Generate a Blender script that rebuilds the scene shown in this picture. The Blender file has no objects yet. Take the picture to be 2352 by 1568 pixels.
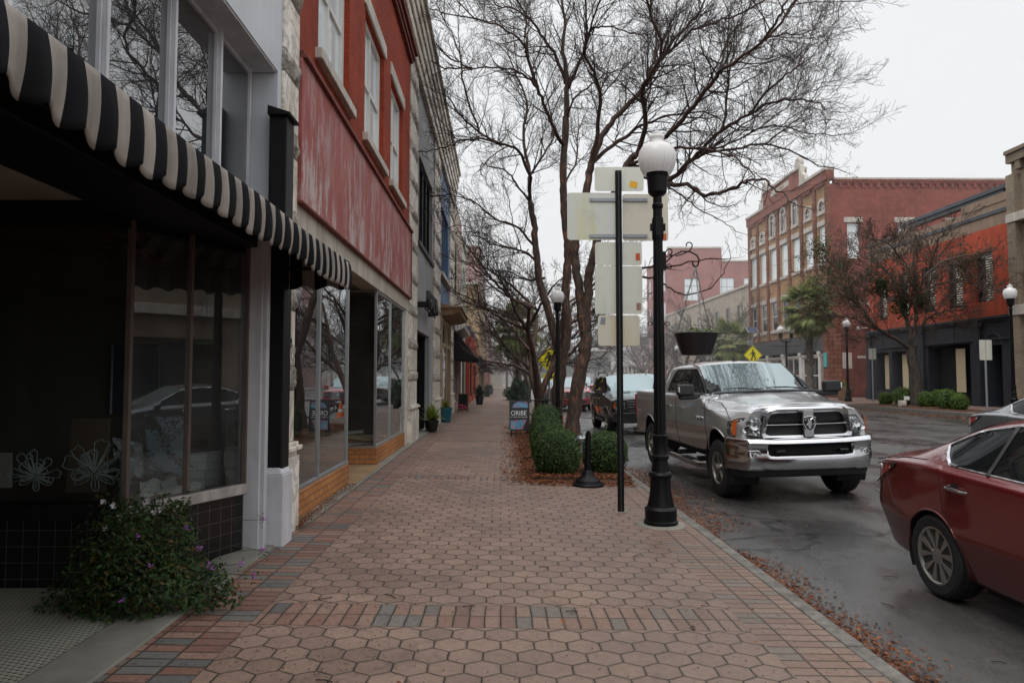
import bpy, bmesh, math, random
from mathutils import Vector, Matrix, noise
import numpy as np
PI = math.pi
R = math.radians
sc = bpy.context.scene
COL = sc.collection

# ------------------------------------------------------------------ camera geometry
F_, CU, CV, H_ = 1622.0, 1176.0, 784.0, 1.6
YAW, PIT = math.atan(26 / F_), math.atan(84 / F_)

def ray(u, v):
    x = (u - CU) / F_; y = (CV - v) / F_
    f = math.cos(PIT) - y * math.sin(PIT); up = y * math.cos(PIT) + math.sin(PIT)
    return (x * math.cos(YAW) + f * math.sin(YAW), f * math.cos(YAW) - x * math.sin(YAW), up)

def at(u, v, Y):
    r = ray(u, v); t = Y / r[1]
    return Vector((r[0] * t, Y, H_ + r[2] * t))

def onx(u, v, X):
    r = ray(u, v); t = X / r[0]
    return Vector((X, r[1] * t, H_ + r[2] * t))

def walk_z(x): return -.02 * x
def road_z(x): return -.2 + .028 * (x - 2.35)

cam = bpy.data.cameras.new('camera'); co = bpy.data.objects.new('camera', cam); COL.objects.link(co)
cam.sensor_width = 36; cam.lens = F_ / 2352 * 36; cam.clip_end = 2000; cam.clip_start = .05
co.location = (0, 0, H_); co.rotation_euler = (PI / 2 + PIT, 0, -YAW)
sc.camera = co

# ------------------------------------------------------------------ node helper
class N:
    def __init__(s, name, disp=False):
        s.m = bpy.data.materials.new(name); s.m.use_nodes = True
        s.t = s.m.node_tree; s.t.nodes.clear()
        s.out = s.t.nodes.new('ShaderNodeOutputMaterial')
    def n(s, typ, ins=None, **kw):
        nd = s.t.nodes.new(typ)
        for k, v in kw.items(): setattr(nd, k, v)
        for k, v in (ins or {}).items(): s.set(nd.inputs[k], v)
        return nd
    def set(s, inp, v):
        if isinstance(v, bpy.types.NodeSocket): s.t.links.new(v, inp)
        elif hasattr(v, 'outputs'): s.t.links.new(v.outputs[0], inp)
        else:
            if isinstance(v, (tuple, list)) and len(v) == 3 and inp.type == 'RGBA': v = (*v, 1)
            inp.default_value = v
    def ma(s, op, a, b=None, c=None):
        nd = s.n('ShaderNodeMath', operation=op)
        s.set(nd.inputs[0], a)
        if b is not None: s.set(nd.inputs[1], b)
        if c is not None: s.set(nd.inputs[2], c)
        return nd.outputs[0]
    def mix(s, f, a, b, mode='MIX'):
        nd = s.n('ShaderNodeMix', data_type='RGBA', blend_type=mode)
        s.set(nd.inputs[0], f); s.set(nd.inputs[6], a); s.set(nd.inputs[7], b)
        return nd.outputs[2]
    def ramp(s, f, stops):
        nd = s.n('ShaderNodeValToRGB'); s.set(nd.inputs[0], f)
        e = nd.color_ramp.elements
        while len(e) > 1: e.remove(e[0])
        for i, (p, c) in enumerate(stops):
            q = e[0] if i == 0 else e.new(p)
            q.position = p
            q.color = (*c, 1) if isinstance(c, (tuple, list)) else (c, c, c, 1)
        return nd.outputs[0]
    def noise(s, scale, detail=4, vec=None, rough=.55, dist=0):
        nd = s.n('ShaderNodeTexNoise', {'Scale': scale, 'Detail': detail, 'Roughness': rough, 'Distortion': dist})
        if vec is not None: s.set(nd.inputs['Vector'], vec)
        return nd.outputs[0]
    def pos(s, obj=False):
        if obj: return s.n('ShaderNodeTexCoord').outputs['Object']
        return s.n('ShaderNodeNewGeometry').outputs['Position']
    def sep(s, v):
        nd = s.n('ShaderNodeSeparateXYZ'); s.set(nd.inputs[0], v); return nd.outputs
    def comb(s, x, y, z=0.0):
        nd = s.n('ShaderNodeCombineXYZ')
        for i, q in enumerate((x, y, z)): s.set(nd.inputs[i], q)
        return nd.outputs[0]
    def vmul(s, v, k):
        nd = s.n('ShaderNodeVectorMath', operation='MULTIPLY'); s.set(nd.inputs[0], v); s.set(nd.inputs[1], k); return nd.outputs[0]
    def wall(s, obj=False):
        """(u,v) on any upright face: along the wall, height"""
        p = s.sep(s.pos(obj))
        nn = s.sep(s.n('ShaderNodeNewGeometry').outputs['True Normal'])
        ax = s.ma('GREATER_THAN', s.ma('ABSOLUTE', nn[0]), .6)
        u = s.ma('ADD', s.ma('MULTIPLY', p[1], ax), s.ma('MULTIPLY', p[0], s.ma('SUBTRACT', 1.0, ax)))
        return s.comb(u, p[2], 0.0)
    def bump(s, h, strength=.3, dist=.01):
        nd = s.n('ShaderNodeBump', {'Strength': strength, 'Distance': dist}); s.set(nd.inputs['Height'], h); return nd.outputs[0]
    def pbr(s, col, rough=.6, metal=0., bump=None, **kw):
        b = s.n('ShaderNodeBsdfPrincipled')
        s.set(b.inputs['Base Color'], col); s.set(b.inputs['Roughness'], rough); s.set(b.inputs['Metallic'], metal)
        if bump is not None: s.set(b.inputs['Normal'], bump)
        for k, v in kw.items(): s.set(b.inputs[k.replace('_', ' ')], v)
        s.t.links.new(b.outputs[0], s.out.inputs[0])
        return s.m

M = {}
def mul(c, k): return tuple(q * k for q in c)

def m_paint(name, col, rough=.6, dirt=.35, scale=3., metal=0., obj=False, streak=True, bump=.1, **kw):
    s = N(name); p = s.pos(obj)
    n1 = s.noise(scale, 6, p)
    v2 = s.vmul(p, (scale * 4, scale * 4, scale * .5)) if streak else p
    n2 = s.noise(1.0 if streak else scale * 3, 5, v2)
    f = s.ramp(s.ma('ADD', s.ma('MULTIPLY', n1, .5), s.ma('MULTIPLY', n2, .5)), [(.38, 0.), (.68, 1.)])
    c = s.mix(f, mul(col, 1 - dirt), mul(col, 1.08))
    r = s.ma('ADD', s.ma('MULTIPLY', n2, .25), rough - .12)
    kw.setdefault('Specular_IOR_Level', .3)
    M[name] = s.pbr(c, r, metal, s.bump(s.noise(60, 3, p), bump, .004) if bump else None, **kw)

def m_brick(name, c1, c2, mortar, bw=.21, bh=.07, ms=.008, dirt=.45, rough=.85, blotch=None, obj=False):
    s = N(name); w = s.wall(obj); p = s.pos(obj)
    bt = s.n('ShaderNodeTexBrick', {'Vector': w, 'Color1': c1, 'Color2': c2, 'Mortar': mortar, 'Scale': 1.0,
             'Mortar Size': ms, 'Mortar Smooth': .3, 'Bias': -.1, 'Brick Width': bw, 'Row Height': bh})
    n = s.noise(.7, 8, p, .65)
    f = s.ramp(n, [(.35, 1 - dirt), (.62, 1.06)])
    c = s.mix(1.0, bt.outputs[0], f, 'MULTIPLY')
    ns = s.noise(1.0, 5, s.vmul(p, (5, 5, .35)))
    c = s.mix(s.ramp(ns, [(.5, 0.), (.75, dirt * .7)]), c, mul(c1, .4))
    if blotch:
        c = s.mix(s.ramp(s.noise(1.6, 8, p, .7), [(.6, 0.), (.68, .6)]), c, blotch)
    h = s.ma('SUBTRACT', 1.0, bt.outputs[1])
    M[name] = s.pbr(c, rough, 0, s.bump(s.ma('ADD', h, s.ma('MULTIPLY', s.noise(40, 3, p), .4)), .5, .01), Specular_IOR_Level=.2)

def m_glass(name, tint=(.75, .8, .8), refl=1., dark=None, smudge=.0):
    """thin pane: fresnel mirror over see-through"""
    s = N(name)
    fr = s.n('ShaderNodeFresnel', {'IOR': 1.62}).outputs[0]
    fr = s.ma('MINIMUM', s.ma('MULTIPLY', s.ma('ADD', fr, .03), refl), 1.0)
    g = s.n('ShaderNodeBsdfGlossy', {'Color': (.9, .93, .95), 'Roughness': .008})
    tr = s.n('ShaderNodeBsdfTransparent', {'Color': tint})
    if smudge:
        d = s.n('ShaderNodeBsdfDiffuse', {'Color': (.5, .5, .48)})
        p = s.pos(); mm = s.n('ShaderNodeMixShader'); s.set(mm.inputs[0], s.ramp(s.noise(1.5, 6, s.vmul(p, (1, 1, .35))), [(.3, 0.), (.8, smudge)]))
        s.set(mm.inputs[1], tr.outputs[0]); s.set(mm.inputs[2], d.outputs[0]); tr = mm
    mx = s.n('ShaderNodeMixShader'); s.set(mx.inputs[0], fr); s.set(mx.inputs[1], tr.outputs[0]); s.set(mx.inputs[2], g.outputs[0])
    s.t.links.new(mx.outputs[0], s.out.inputs[0]); M[name] = s.m

def m_pane(name, col, ior=1.9, rough=.02, var=.3, metal=0.):
    s = N(name); p = s.pos()
    f = s.noise(.8, 3, p)
    c = s.mix(f, mul(col, 1 - var), mul(col, 1 + var))
    M[name] = s.pbr(c, rough, metal, s.bump(s.noise(.9, 2, p), .12, .02), IOR=ior)

def m_flat(name, col, rough=.6, metal=0., **kw):
    s = N(name); p = s.pos(True)
    c = s.mix(s.noise(8, 4, p), mul(col, .85), mul(col, 1.12))
    M[name] = s.pbr(c, rough, metal, **kw)

# ------------------------------------------------------------------ mesh helper
class MB:
    def __init__(s): s.v = []; s.f = []; s.m = []
    def add(s, vs, fs, m=0):
        o = len(s.v); s.v.extend([tuple(q) for q in vs])
        for f in fs: s.f.append(tuple(i + o for i in f)); s.m.append(m)
        return s
    def quad(s, *p, m=0): return s.add(p, [tuple(range(len(p)))], m)
    def box(s, x0, x1, y0, y1, z0, z1, m=0):
        x0, x1 = min(x0, x1), max(x0, x1); y0, y1 = min(y0, y1), max(y0, y1); z0, z1 = min(z0, z1), max(z0, z1)
        return s.add([(x0, y0, z0), (x1, y0, z0), (x1, y1, z0), (x0, y1, z0), (x0, y0, z1), (x1, y0, z1), (x1, y1, z1), (x0, y1, z1)],
              [(0, 3, 2, 1), (4, 5, 6, 7), (0, 1, 5, 4), (1, 2, 6, 5), (2, 3, 7, 6), (3, 0, 4, 7)], m)
    def obox(s, c, size, rot=(0, 0, 0), m=0):
        from mathutils import Euler
        e = Euler(rot).to_matrix(); hx, hy, hz = [q / 2 for q in size]
        vs = [Vector(c) + e @ Vector(q) for q in ((-hx, -hy, -hz), (hx, -hy, -hz), (hx, hy, -hz), (-hx, hy, -hz), (-hx, -hy, hz), (hx, -hy, hz), (hx, hy, hz), (-hx, hy, hz))]
        return s.add(vs, [(0, 3, 2, 1), (4, 5, 6, 7), (0, 1, 5, 4), (1, 2, 6, 5), (2, 3, 7, 6), (3, 0, 4, 7)], m)
    def tube(s, pts, rads, n=8, cap=True, m=0, ph=0.):
        pts = [Vector(p) for p in pts]
        if not isinstance(rads, (list, tuple)): rads = [rads] * len(pts)
        o = len(s.v); prev = None
        for i, p in enumerate(pts):
            d = (pts[min(i + 1, len(pts) - 1)] - pts[max(i - 1, 0)])
            if d.length < 1e-9: d = Vector((0, 0, 1))
            d.normalize()
            if prev is None:
                a = d.orthogonal().normalized()
            else:
                a = prev - d * prev.dot(d)
                a = a.normalized() if a.length > 1e-6 else d.orthogonal().normalized()
            prev = a; b = d.cross(a)
            for k in range(n):
                t = 2 * PI * k / n + ph
                s.v.append(tuple(p + (a * math.cos(t) + b * math.sin(t)) * rads[i]))
        for i in range(len(pts) - 1):
            for k in range(n):
                k2 = (k + 1) % n
                s.f.append((o + i * n + k, o + i * n + k2, o + (i + 1) * n + k2, o + (i + 1) * n + k)); s.m.append(m)
        if cap:
            s.f.append(tuple(o + k for k in range(n))[::-1]); s.m.append(m)
            s.f.append(tuple(o + (len(pts) - 1) * n + k for k in range(n))); s.m.append(m)
        return s
    def lathe(s, prof, c=(0, 0, 0), n=24, m=0, axis='z', cap=True):
        o = len(s.v)
        for r, z in prof:
            for k in range(n):
                t = 2 * PI * k / n; a, b = r * math.cos(t), r * math.sin(t)
                if axis == 'z': q = (c[0] + a, c[1] + b, c[2] + z)
                elif axis == 'x': q = (c[0] + z, c[1] + a, c[2] + b)
                else: q = (c[0] + a, c[1] + z, c[2] + b)
                s.v.append(q)
        for i in range(len(prof) - 1):
            for k in range(n):
                k2 = (k + 1) % n
                s.f.append((o + i * n + k, o + i * n + k2, o + (i + 1) * n + k2, o + (i + 1) * n + k)); s.m.append(m)
        if cap:
            if prof[0][0] > 1e-5: s.f.append(tuple(o + k for k in range(n))[::-1]); s.m.append(m)
            if prof[-1][0] > 1e-5: s.f.append(tuple(o + (len(prof) - 1) * n + k for k in range(n))); s.m.append(m)
        return s
    def prism(s, poly, vec, m=0):
        n = len(poly); vec = Vector(vec)
        vs = [Vector(p) for p in poly] + [Vector(p) + vec for p in poly]
        fs = [tuple(range(n))[::-1], tuple(range(n, 2 * n))] + [(i, (i + 1) % n, n + (i + 1) % n, n + i) for i in range(n)]
        return s.add(vs, fs, m)
    def grid(s, fn, nu, nv, m=0):
        vs = [fn(i / nu, j / nv) for i in range(nu + 1) for j in range(nv + 1)]
        fs = [(i * (nv + 1) + j, (i + 1) * (nv + 1) + j, (i + 1) * (nv + 1) + j + 1, i * (nv + 1) + j + 1) for i in range(nu) for j in range(nv)]
        return s.add(vs, fs, m)
    def build(s, name, mat, parent=None, smooth=False, bevel=0, world=True, label=None, fix=False, angle=40):
        me = bpy.data.meshes.new(name)
        vs = s.v
        if parent is not None and world:
            l = Vector((0, 0, 0)); q_ = parent
            while q_ is not None: l = l + q_.location; q_ = q_.parent
            if l.length > 0: vs = [(a - l[0], b - l[1], c - l[2]) for a, b, c in vs]
        me.from_pydata(vs, [], s.f)
        mats = mat if isinstance(mat, (list, tuple)) else [mat]
        for q in mats: me.materials.append(M[q] if isinstance(q, str) else q)
        if len(mats) > 1: me.polygons.foreach_set('material_index', s.m)
        if fix or bevel:
            bm = bmesh.new(); bm.from_mesh(me)
            bmesh.ops.remove_doubles(bm, verts=bm.verts, dist=1e-5) if fix else None
            bmesh.ops.recalc_face_normals(bm, faces=bm.faces); bm.to_mesh(me); bm.free()
        if smooth:
            me.shade_smooth()
            if smooth != 'all':
                try: me.set_sharp_from_angle(angle=R(angle))
                except Exception: pass
        me.update()
        o = bpy.data.objects.new(name, me); COL.objects.link(o)
        if parent is not None: o.parent = parent
        if bevel:
            b = o.modifiers.new('bevel', 'BEVEL'); b.width = bevel; b.segments = 2; b.limit_method = 'ANGLE'; b.angle_limit = R(50)
        if label: o['label'] = label
        return o

def thing(name, label, cat, loc=(0, 0, 0), rz=0, group=None, kind=None):
    o = bpy.data.objects.new(name, None); COL.objects.link(o); o.empty_display_size = .1
    o.location = loc; o.rotation_euler = (0, 0, rz); o['label'] = label; o['category'] = cat
    if group: o['group'] = group
    if kind: o['kind'] = kind
    return o

def tag(o, label, cat, group=None, kind=None):
    o['label'] = label; o['category'] = cat
    if group: o['group'] = group
    if kind: o['kind'] = kind
    return o

def struct(o, label=None):
    o['kind'] = 'structure'
    if label: o['label'] = label; o['category'] = o.name.split('.')[0].replace('_', ' ')
    return o

def copy_tree(o, parent=None):
    c = o.copy(); COL.objects.link(c); c.parent = parent
    for ch in list(o.children): copy_tree(ch, c)
    return c

def text_mesh(txt, size, depth, name, mat, parent, mtx, align='CENTER', sx=1.0, bold=0.):
    cu = bpy.data.curves.new(name, 'FONT'); cu.body = txt; cu.size = size; cu.extrude = depth; cu.align_x = align; cu.align_y = 'CENTER'
    cu.offset = bold; cu.resolution_u = 3
    t = bpy.data.objects.new(name + '_tmp', cu); COL.objects.link(t)
    dg = bpy.context.evaluated_depsgraph_get()
    me = bpy.data.meshes.new_from_object(t.evaluated_get(dg)); bpy.data.objects.remove(t)
    me.transform(mtx @ Matrix.Diagonal((sx, 1, 1, 1)))
    if parent is not None: me.transform(Matrix.Translation(-parent.location))
    me.materials.clear(); me.materials.append(M[mat]); me.name = name
    o = bpy.data.objects.new(name, me); COL.objects.link(o)
    if parent is not None: o.parent = parent
    return o
def frame_mtx(loc, ex, ey):
    """matrix placing text: ex = reading direction, ey = up"""
    ex, ey = Vector(ex).normalized(), Vector(ey).normalized(); ez = ex.cross(ey)
    m = Matrix((ex, ey, ez)).transposed().to_4x4(); m.translation = Vector(loc); return m
# ------------------------------------------------------------------ world and sun (overcast)
w = bpy.data.worlds.new('World'); sc.world = w; w.use_nodes = True
nt = w.node_tree; nt.nodes.clear()
def wn(t, **k):
    n = nt.nodes.new(t)
    for a, b in k.items(): setattr(n, a, b)
    return n
SUN_EL, SUN_ROT = R(62), R(-150)
sky = wn('ShaderNodeTexSky', sky_type='NISHITA', sun_disc=False, sun_elevation=SUN_EL, sun_rotation=SUN_ROT, dust_density=6., air_density=1.2)
hs = wn('ShaderNodeHueSaturation'); hs.inputs['Saturation'].default_value = .12; hs.inputs['Value'].default_value = .6
nt.links.new(sky.outputs[0], hs.inputs['Color'])
tc = wn('ShaderNodeTexCoord'); nz = wn('ShaderNodeTexNoise'); nz.inputs['Scale'].default_value = .8; nz.inputs['Detail'].default_value = 4
nt.links.new(tc.outputs['Generated'], nz.inputs['Vector'])
cr = wn('ShaderNodeValToRGB'); nt.links.new(nz.outputs[0], cr.inputs[0])
cr.color_ramp.elements[0].position = .3; cr.color_ramp.elements[0].color = (9.5, 9.75, 10.05, 1)
cr.color_ramp.elements[1].position = .7; cr.color_ramp.elements[1].color = (10.2, 10.4, 10.7, 1)
mx = wn('ShaderNodeMix', data_type='RGBA'); mx.inputs[0].default_value = .88
nt.links.new(hs.outputs[0], mx.inputs[6]); nt.links.new(cr.outputs[0], mx.inputs[7])
sx_ = wn('ShaderNodeSeparateXYZ'); nt.links.new(tc.outputs['Generated'], sx_.inputs[0])
zr_ = wn('ShaderNodeMapRange', interpolation_type='SMOOTHSTEP'); nt.links.new(sx_.outputs[2], zr_.inputs[0])
for k_i, v_i in ((1, .42), (2, 1.), (3, .96), (4, 2.3)): zr_.inputs[k_i].default_value = v_i
sc_n = wn('ShaderNodeVectorMath', operation='SCALE'); nt.links.new(mx.outputs[2], sc_n.inputs[0]); nt.links.new(zr_.outputs[0], sc_n.inputs['Scale'])
bg = wn('ShaderNodeBackground'); bg.inputs[1].default_value = .1
nt.links.new(sc_n.outputs[0], bg.inputs[0])
wo = wn('ShaderNodeOutputWorld'); nt.links.new(bg.outputs[0], wo.inputs[0])
sl = bpy.data.lights.new('sun', 'SUN'); sl.energy = 1.2; sl.angle = R(35); sl.color = (1, .96, .9)
so = bpy.data.objects.new('sun', sl); COL.objects.link(so)
d = Vector((math.sin(SUN_ROT) * math.cos(SUN_EL), math.cos(SUN_ROT) * math.cos(SUN_EL), math.sin(SUN_EL)))
so.rotation_euler = d.to_track_quat('Z', 'Y').to_euler()
sc.view_settings.view_transform = 'Standard'; sc.view_settings.look = 'None'; sc.view_settings.exposure = 0
sc.cycles.max_bounces = 8; sc.cycles.transparent_max_bounces = 24; sc.cycles.use_denoising = True
sc.cycles.caustics_reflective = False; sc.cycles.caustics_refractive = False

# ------------------------------------------------------------------ pavement
def cell2(s, x, y, cw, ch):
    """grid cells: returns (random value, distance to nearest edge in metres)"""
    a = s.ma('DIVIDE', x, cw); b = s.ma('DIVIDE', y, ch)
    fa = s.ma('FRACT', a); fb = s.ma('FRACT', b)
    ea = s.ma('MULTIPLY', s.ma('MINIMUM', fa, s.ma('SUBTRACT', 1.0, fa)), cw)
    eb = s.ma('MULTIPLY', s.ma('MINIMUM', fb, s.ma('SUBTRACT', 1.0, fb)), ch)
    wn_ = s.n('ShaderNodeTexWhiteNoise', {'Vector': s.comb(s.ma('FLOOR', a), s.ma('FLOOR', b))}, noise_dimensions='3D')
    return wn_.outputs[0], s.ma('MINIMUM', ea, eb)

def make_pavement():
    s = N('pavement'); P = s.pos(); q = s.sep(P)
    wob = s.ma('MULTIPLY', s.ma('SUBTRACT', s.noise(6, 2, P), .5), .018)
    x = s.ma('ADD', q[0], wob); y = s.ma('ADD', q[1], wob)
    W = .2; SY = W * 1.7320508
    def g(ox, oy):
        ax = s.ma('SUBTRACT', s.ma('FLOORED_MODULO', s.ma('SUBTRACT', x, ox), W), W / 2)
        ay = s.ma('SUBTRACT', s.ma('FLOORED_MODULO', s.ma('SUBTRACT', y, oy), SY), SY / 2)
        return ax, ay, s.ma('ADD', s.ma('MULTIPLY', ax, ax), s.ma('MULTIPLY', ay, ay))
    a = g(0, 0); b = g(W / 2, SY / 2)
    k = s.ma('LESS_THAN', a[2], b[2]); ik = s.ma('SUBTRACT', 1.0, k)
    gx = s.ma('ADD', s.ma('MULTIPLY', a[0], k), s.ma('MULTIPLY', b[0], ik))
    gy = s.ma('ADD', s.ma('MULTIPLY', a[1], k), s.ma('MULTIPLY', b[1], ik))
    agx, agy = s.ma('ABSOLUTE', gx), s.ma('ABSOLUTE', gy)
    hd = s.ma('MAXIMUM', s.ma('ADD', s.ma('MULTIPLY', agx, .5), s.ma('MULTIPLY', agy, .8660254)), agx)
    hedge = s.ma('SUBTRACT', W / 2, hd)
    cx = s.ma('ROUND', s.ma('MULTIPLY', s.ma('SUBTRACT', x, gx), 10 / .5)); cy = s.ma('ROUND', s.ma('MULTIPLY', s.ma('SUBTRACT', y, gy), 20.))
    hr = s.n('ShaderNodeTexWhiteNoise', {'Vector': s.comb(cx, cy)}, noise_dimensions='3D').outputs[0]
    # bands of upright bricks every 6.55 m
    yb = s.ma('FLOORED_MODULO', s.ma('SUBTRACT', y, 4.62), 6.55)
    mb = s.ma('LESS_THAN', yb, .44)
    br, bedge = cell2(s, x, yb, .104, .22)
    brr = s.n('ShaderNodeTexWhiteNoise', {'Vector': s.comb(s.ma('FLOOR', s.ma('DIVIDE', x, .104)), s.ma('FLOOR', s.ma('DIVIDE', y, .22)), 7.)}, noise_dimensions='3D').outputs[0]
    # border bricks
    ml = s.ma('LESS_THAN', x, -1.6); mr = s.ma('GREATER_THAN', x, 1.62)
    side = s.ma('MAXIMUM', ml, mr)
    sr, sedge = cell2(s, s.ma('SUBTRACT', x, -2.05), y, .225, .104)
    far = s.ma('GREATER_THAN', q[1], 29.0)
    fr_, fedge = cell2(s, x, y, .2, .2)
    def pick(m_, A, B): return s.ma('ADD', s.ma('MULTIPLY', A, m_), s.ma('MULTIPLY', B, s.ma('SUBTRACT', 1.0, m_)))
    e = pick(side, sedge, pick(mb, bedge, hedge))
    rnd = pick(side, sr, pick(mb, brr, hr))
    blk = s.ma('MAXIMUM', side, mb)
    hexc = s.ramp(hr, [(0, (.205, .128, .093)), (.5, (.25, .157, .115)), (1, (.295, .19, .142))])
    bc = s.ramp(rnd, [(0, (.18, .085, .060)), (.35, (.235, .125, .09)), (.6, (.275, .165, .122)), (.76, (.24, .15, .105)), (.78, (.115, .11, .10)), (1, (.165, .152, .135))])
    c = s.mix(blk, hexc, bc)
    # greyer, darker away from the shops, blotches
    big = s.noise(.55, 5, P, .6)
    grey = s.ramp(q[0], [(0, 0.), (1, 1.)])
    gx2 = s.n('ShaderNodeMapRange', {'Value': q[0], 1: -1.6, 2: 1.2, 3: 0., 4: .65}).outputs[0]
    c = s.mix(gx2, c, (.15, .108, .083))
    c = s.mix(1.0, c, s.ramp(big, [(.3, .72), (.55, 1.), (.75, 1.12)]), 'MULTIPLY')
    c = s.mix(1.0, c, s.ramp(s.noise(28, 5, P, .7), [(.3, .8), (.7, 1.18)]), 'MULTIPLY')
    spk = s.noise(260, 2, P)
    c = s.mix(s.ramp(spk, [(.66, 0.), (.72, .5)]), c, (.5, .42, .36))
    gum = s.n('ShaderNodeTexVoronoi', {'Vector': P, 'Scale': 2.6}).outputs[0]
    c = s.mix(s.ramp(s.ma('ADD', gum, s.ma('MULTIPLY', s.noise(30, 2, P), .03)), [(.045, .65), (.06, 0.)]), c, (.05, .04, .034))
    stn = s.noise(2.3, 6, P, .7, 1.2)
    c = s.mix(s.ramp(stn, [(.56, 0.), (.68, .45)]), c, (.06, .045, .036))
    jw = s.ma('ADD', s.ma('MULTIPLY', s.noise(9, 3, P), .006), .0015)
    jm = s.ma('LESS_THAN', e, jw)
    c = s.mix(jm, c, s.mix(s.noise(5, 3, P), (.022, .013, .008), (.04, .033, .016)))
    near = s.ramp(s.ma('DIVIDE', e, .02), [(0, .7), (1, 1.)])
    c = s.mix(1.0, c, near, 'MULTIPLY')
    rough = s.ma('SUBTRACT', .78, s.ma('MULTIPLY', s.ramp(big, [(.35, 1.), (.6, 0.)]), .3))
    h = s.ma('ADD', s.ma('MINIMUM', s.ma('DIVIDE', e, .009), 1.0), s.ma('MULTIPLY', s.noise(90, 4, P), .25))
    h = s.ma('ADD', h, s.ma('MULTIPLY', rnd, .35))
    M['pavement'] = s.pbr(c, rough, 0, s.bump(h, .55, .006))
make_pavement()

def make_road():
    s = N('road'); P = s.pos()
    big = s.noise(.35, 6, s.vmul(P, (1, .45, 1)), .65); fine = s.noise(140, 3, P)
    c = s.mix(s.ramp(fine, [(.35, 0.), (.7, 1.)]), (.036, .035, .034), (.125, .118, .112))
    c = s.mix(1.0, c, s.ramp(big, [(.3, .7), (.7, 1.25)]), 'MULTIPLY')
    wet = s.ramp(s.noise(.8, 7, s.vmul(P, (1.2, .5, 1)), .6), [(.42, 0.), (.62, 1.)])
    c = s.mix(s.ma('MULTIPLY', wet, .4), c, (.02, .02, .022))
    r = s.ma('SUBTRACT', .46, s.ma('MULTIPLY', wet, .30))
    h = s.ma('ADD', fine, s.ma('MULTIPLY', s.noise(30, 3, P), .4))
    vc = s.n('ShaderNodeTexVoronoi', {'Vector': s.n('ShaderNodeVectorMath', {0: P, 1: s.vmul(s.n('ShaderNodeTexNoise', {'Vector': P, 'Scale': 1.5}).outputs[1], (.8, .8, .8))}, operation='ADD').outputs[0], 'Scale': .33}, feature='DISTANCE_TO_EDGE').outputs[0]
    c = s.mix(s.ramp(vc, [(.006, .8), (.014, 0.)]), c, (.012, .012, .012))
    c = s.mix(s.ramp(s.noise(.22, 3, P), [(.55, 0.), (.57, .35)]), c, (.035, .034, .034))
    M['road'] = s.pbr(c, r, 0, s.bump(h, s.ma('SUBTRACT', .45, s.ma('MULTIPLY', wet, .36)), .006))
make_road()

def make_mosaic():
    s = N('mosaic_floor'); q = s.sep(s.pos())
    # pinwheel of white strips with small black squares, turned 45 degrees
    u = s.ma('ADD', q[0], q[1]); v = s.ma('SUBTRACT', q[0], q[1])
    p = .052
    fu = s.ma('FRACT', s.ma('DIVIDE', u, p)); fv = s.ma('FRACT', s.ma('DIVIDE', v, p))
    row = s.ma('FRACT', s.ma('MULTIPLY', s.ma('FLOOR', s.ma('DIVIDE', v, p)), .5))
    fu = s.ma('FRACT', s.ma('ADD', fu, row))
    dot = s.ma('MULTIPLY', s.ma('LESS_THAN', fu, .42), s.ma('LESS_THAN', fv, .42))
    grout = s.ma('MAXIMUM', s.ma('LESS_THAN', s.ma('ABSOLUTE', s.ma('SUBTRACT', fu, .5)), .06), s.ma('LESS_THAN', s.ma('ABSOLUTE', s.ma('SUBTRACT', fv, .5)), .06))
    c = s.mix(s.noise(3, 5, s.pos()), (.28, .27, .22), (.46, .45, .38))
    c = s.mix(s.ma('MULTIPLY', grout, .6), c, (.14, .13, .10)); c = s.mix(dot, c, (.012, .012, .012))
    M['mosaic_floor'] = s.pbr(c, .45)
make_mosaic()

def make_tile():
    s = N('black_tile'); w = s.wall(); q = s.sep(w)
    r, e = cell2(s, q[0], q[1], .118, .118)
    m = s.ma('LESS_THAN', e, .0016)
    c = s.mix(m, (.006, .006, .007), (.10, .09, .075))
    M['black_tile'] = s.pbr(c, s.mix(m, (.18,) * 3, (.7,) * 3), 0, s.bump(s.ma('ADD', s.ma('MINIMUM', s.ma('DIVIDE', e, .004), 1.), s.ma('MULTIPLY', r, .4)), .3, .003))
make_tile()

def make_marble(name, blocks):
    s = N(name); P = s.pos()
    vein = s.noise(1.6, 8, s.vmul(P, (1, 1.6, .8)), .62, 2.5)
    vv = s.ramp(s.ma('ABSOLUTE', s.ma('SUBTRACT', vein, .5)), [(0, 1.), (.02, .8), (.07, 0.)])
    n = s.noise(2.2, 6, P)
    c = s.mix(s.ramp(n, [(.35, 0.), (.7, 1.)]), (.62, .53, .42), (.90, .85, .77))
    c = s.mix(s.ma('MULTIPLY', vv, .6), c, (.22, .215, .21))
    st = s.noise(1.0, 6, s.vmul(P, (7, 7, .5)))
    c = s.mix(s.ramp(st, [(.54, 0.), (.75, .7)]), c, (.16, .14, .12))
    h = s.noise(26, 6, P, .7)
    if blocks:
        f = s.ramp(s.noise(9, 6, P, .75), [(.42, 0.), (.62, 1.)])
        c = s.mix(s.ma('MULTIPLY', f, .75), c, (.12, .10, .085))
        M[name] = s.pbr(c, .9, 0, s.bump(s.ma('ADD', h, s.noise(7, 5, P)), 1., .06))
    else:
        M[name] = s.pbr(c, .6, 0, s.bump(h, .15, .01))
make_marble('marble', 0); make_marble('rock_marble', 1)

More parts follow.
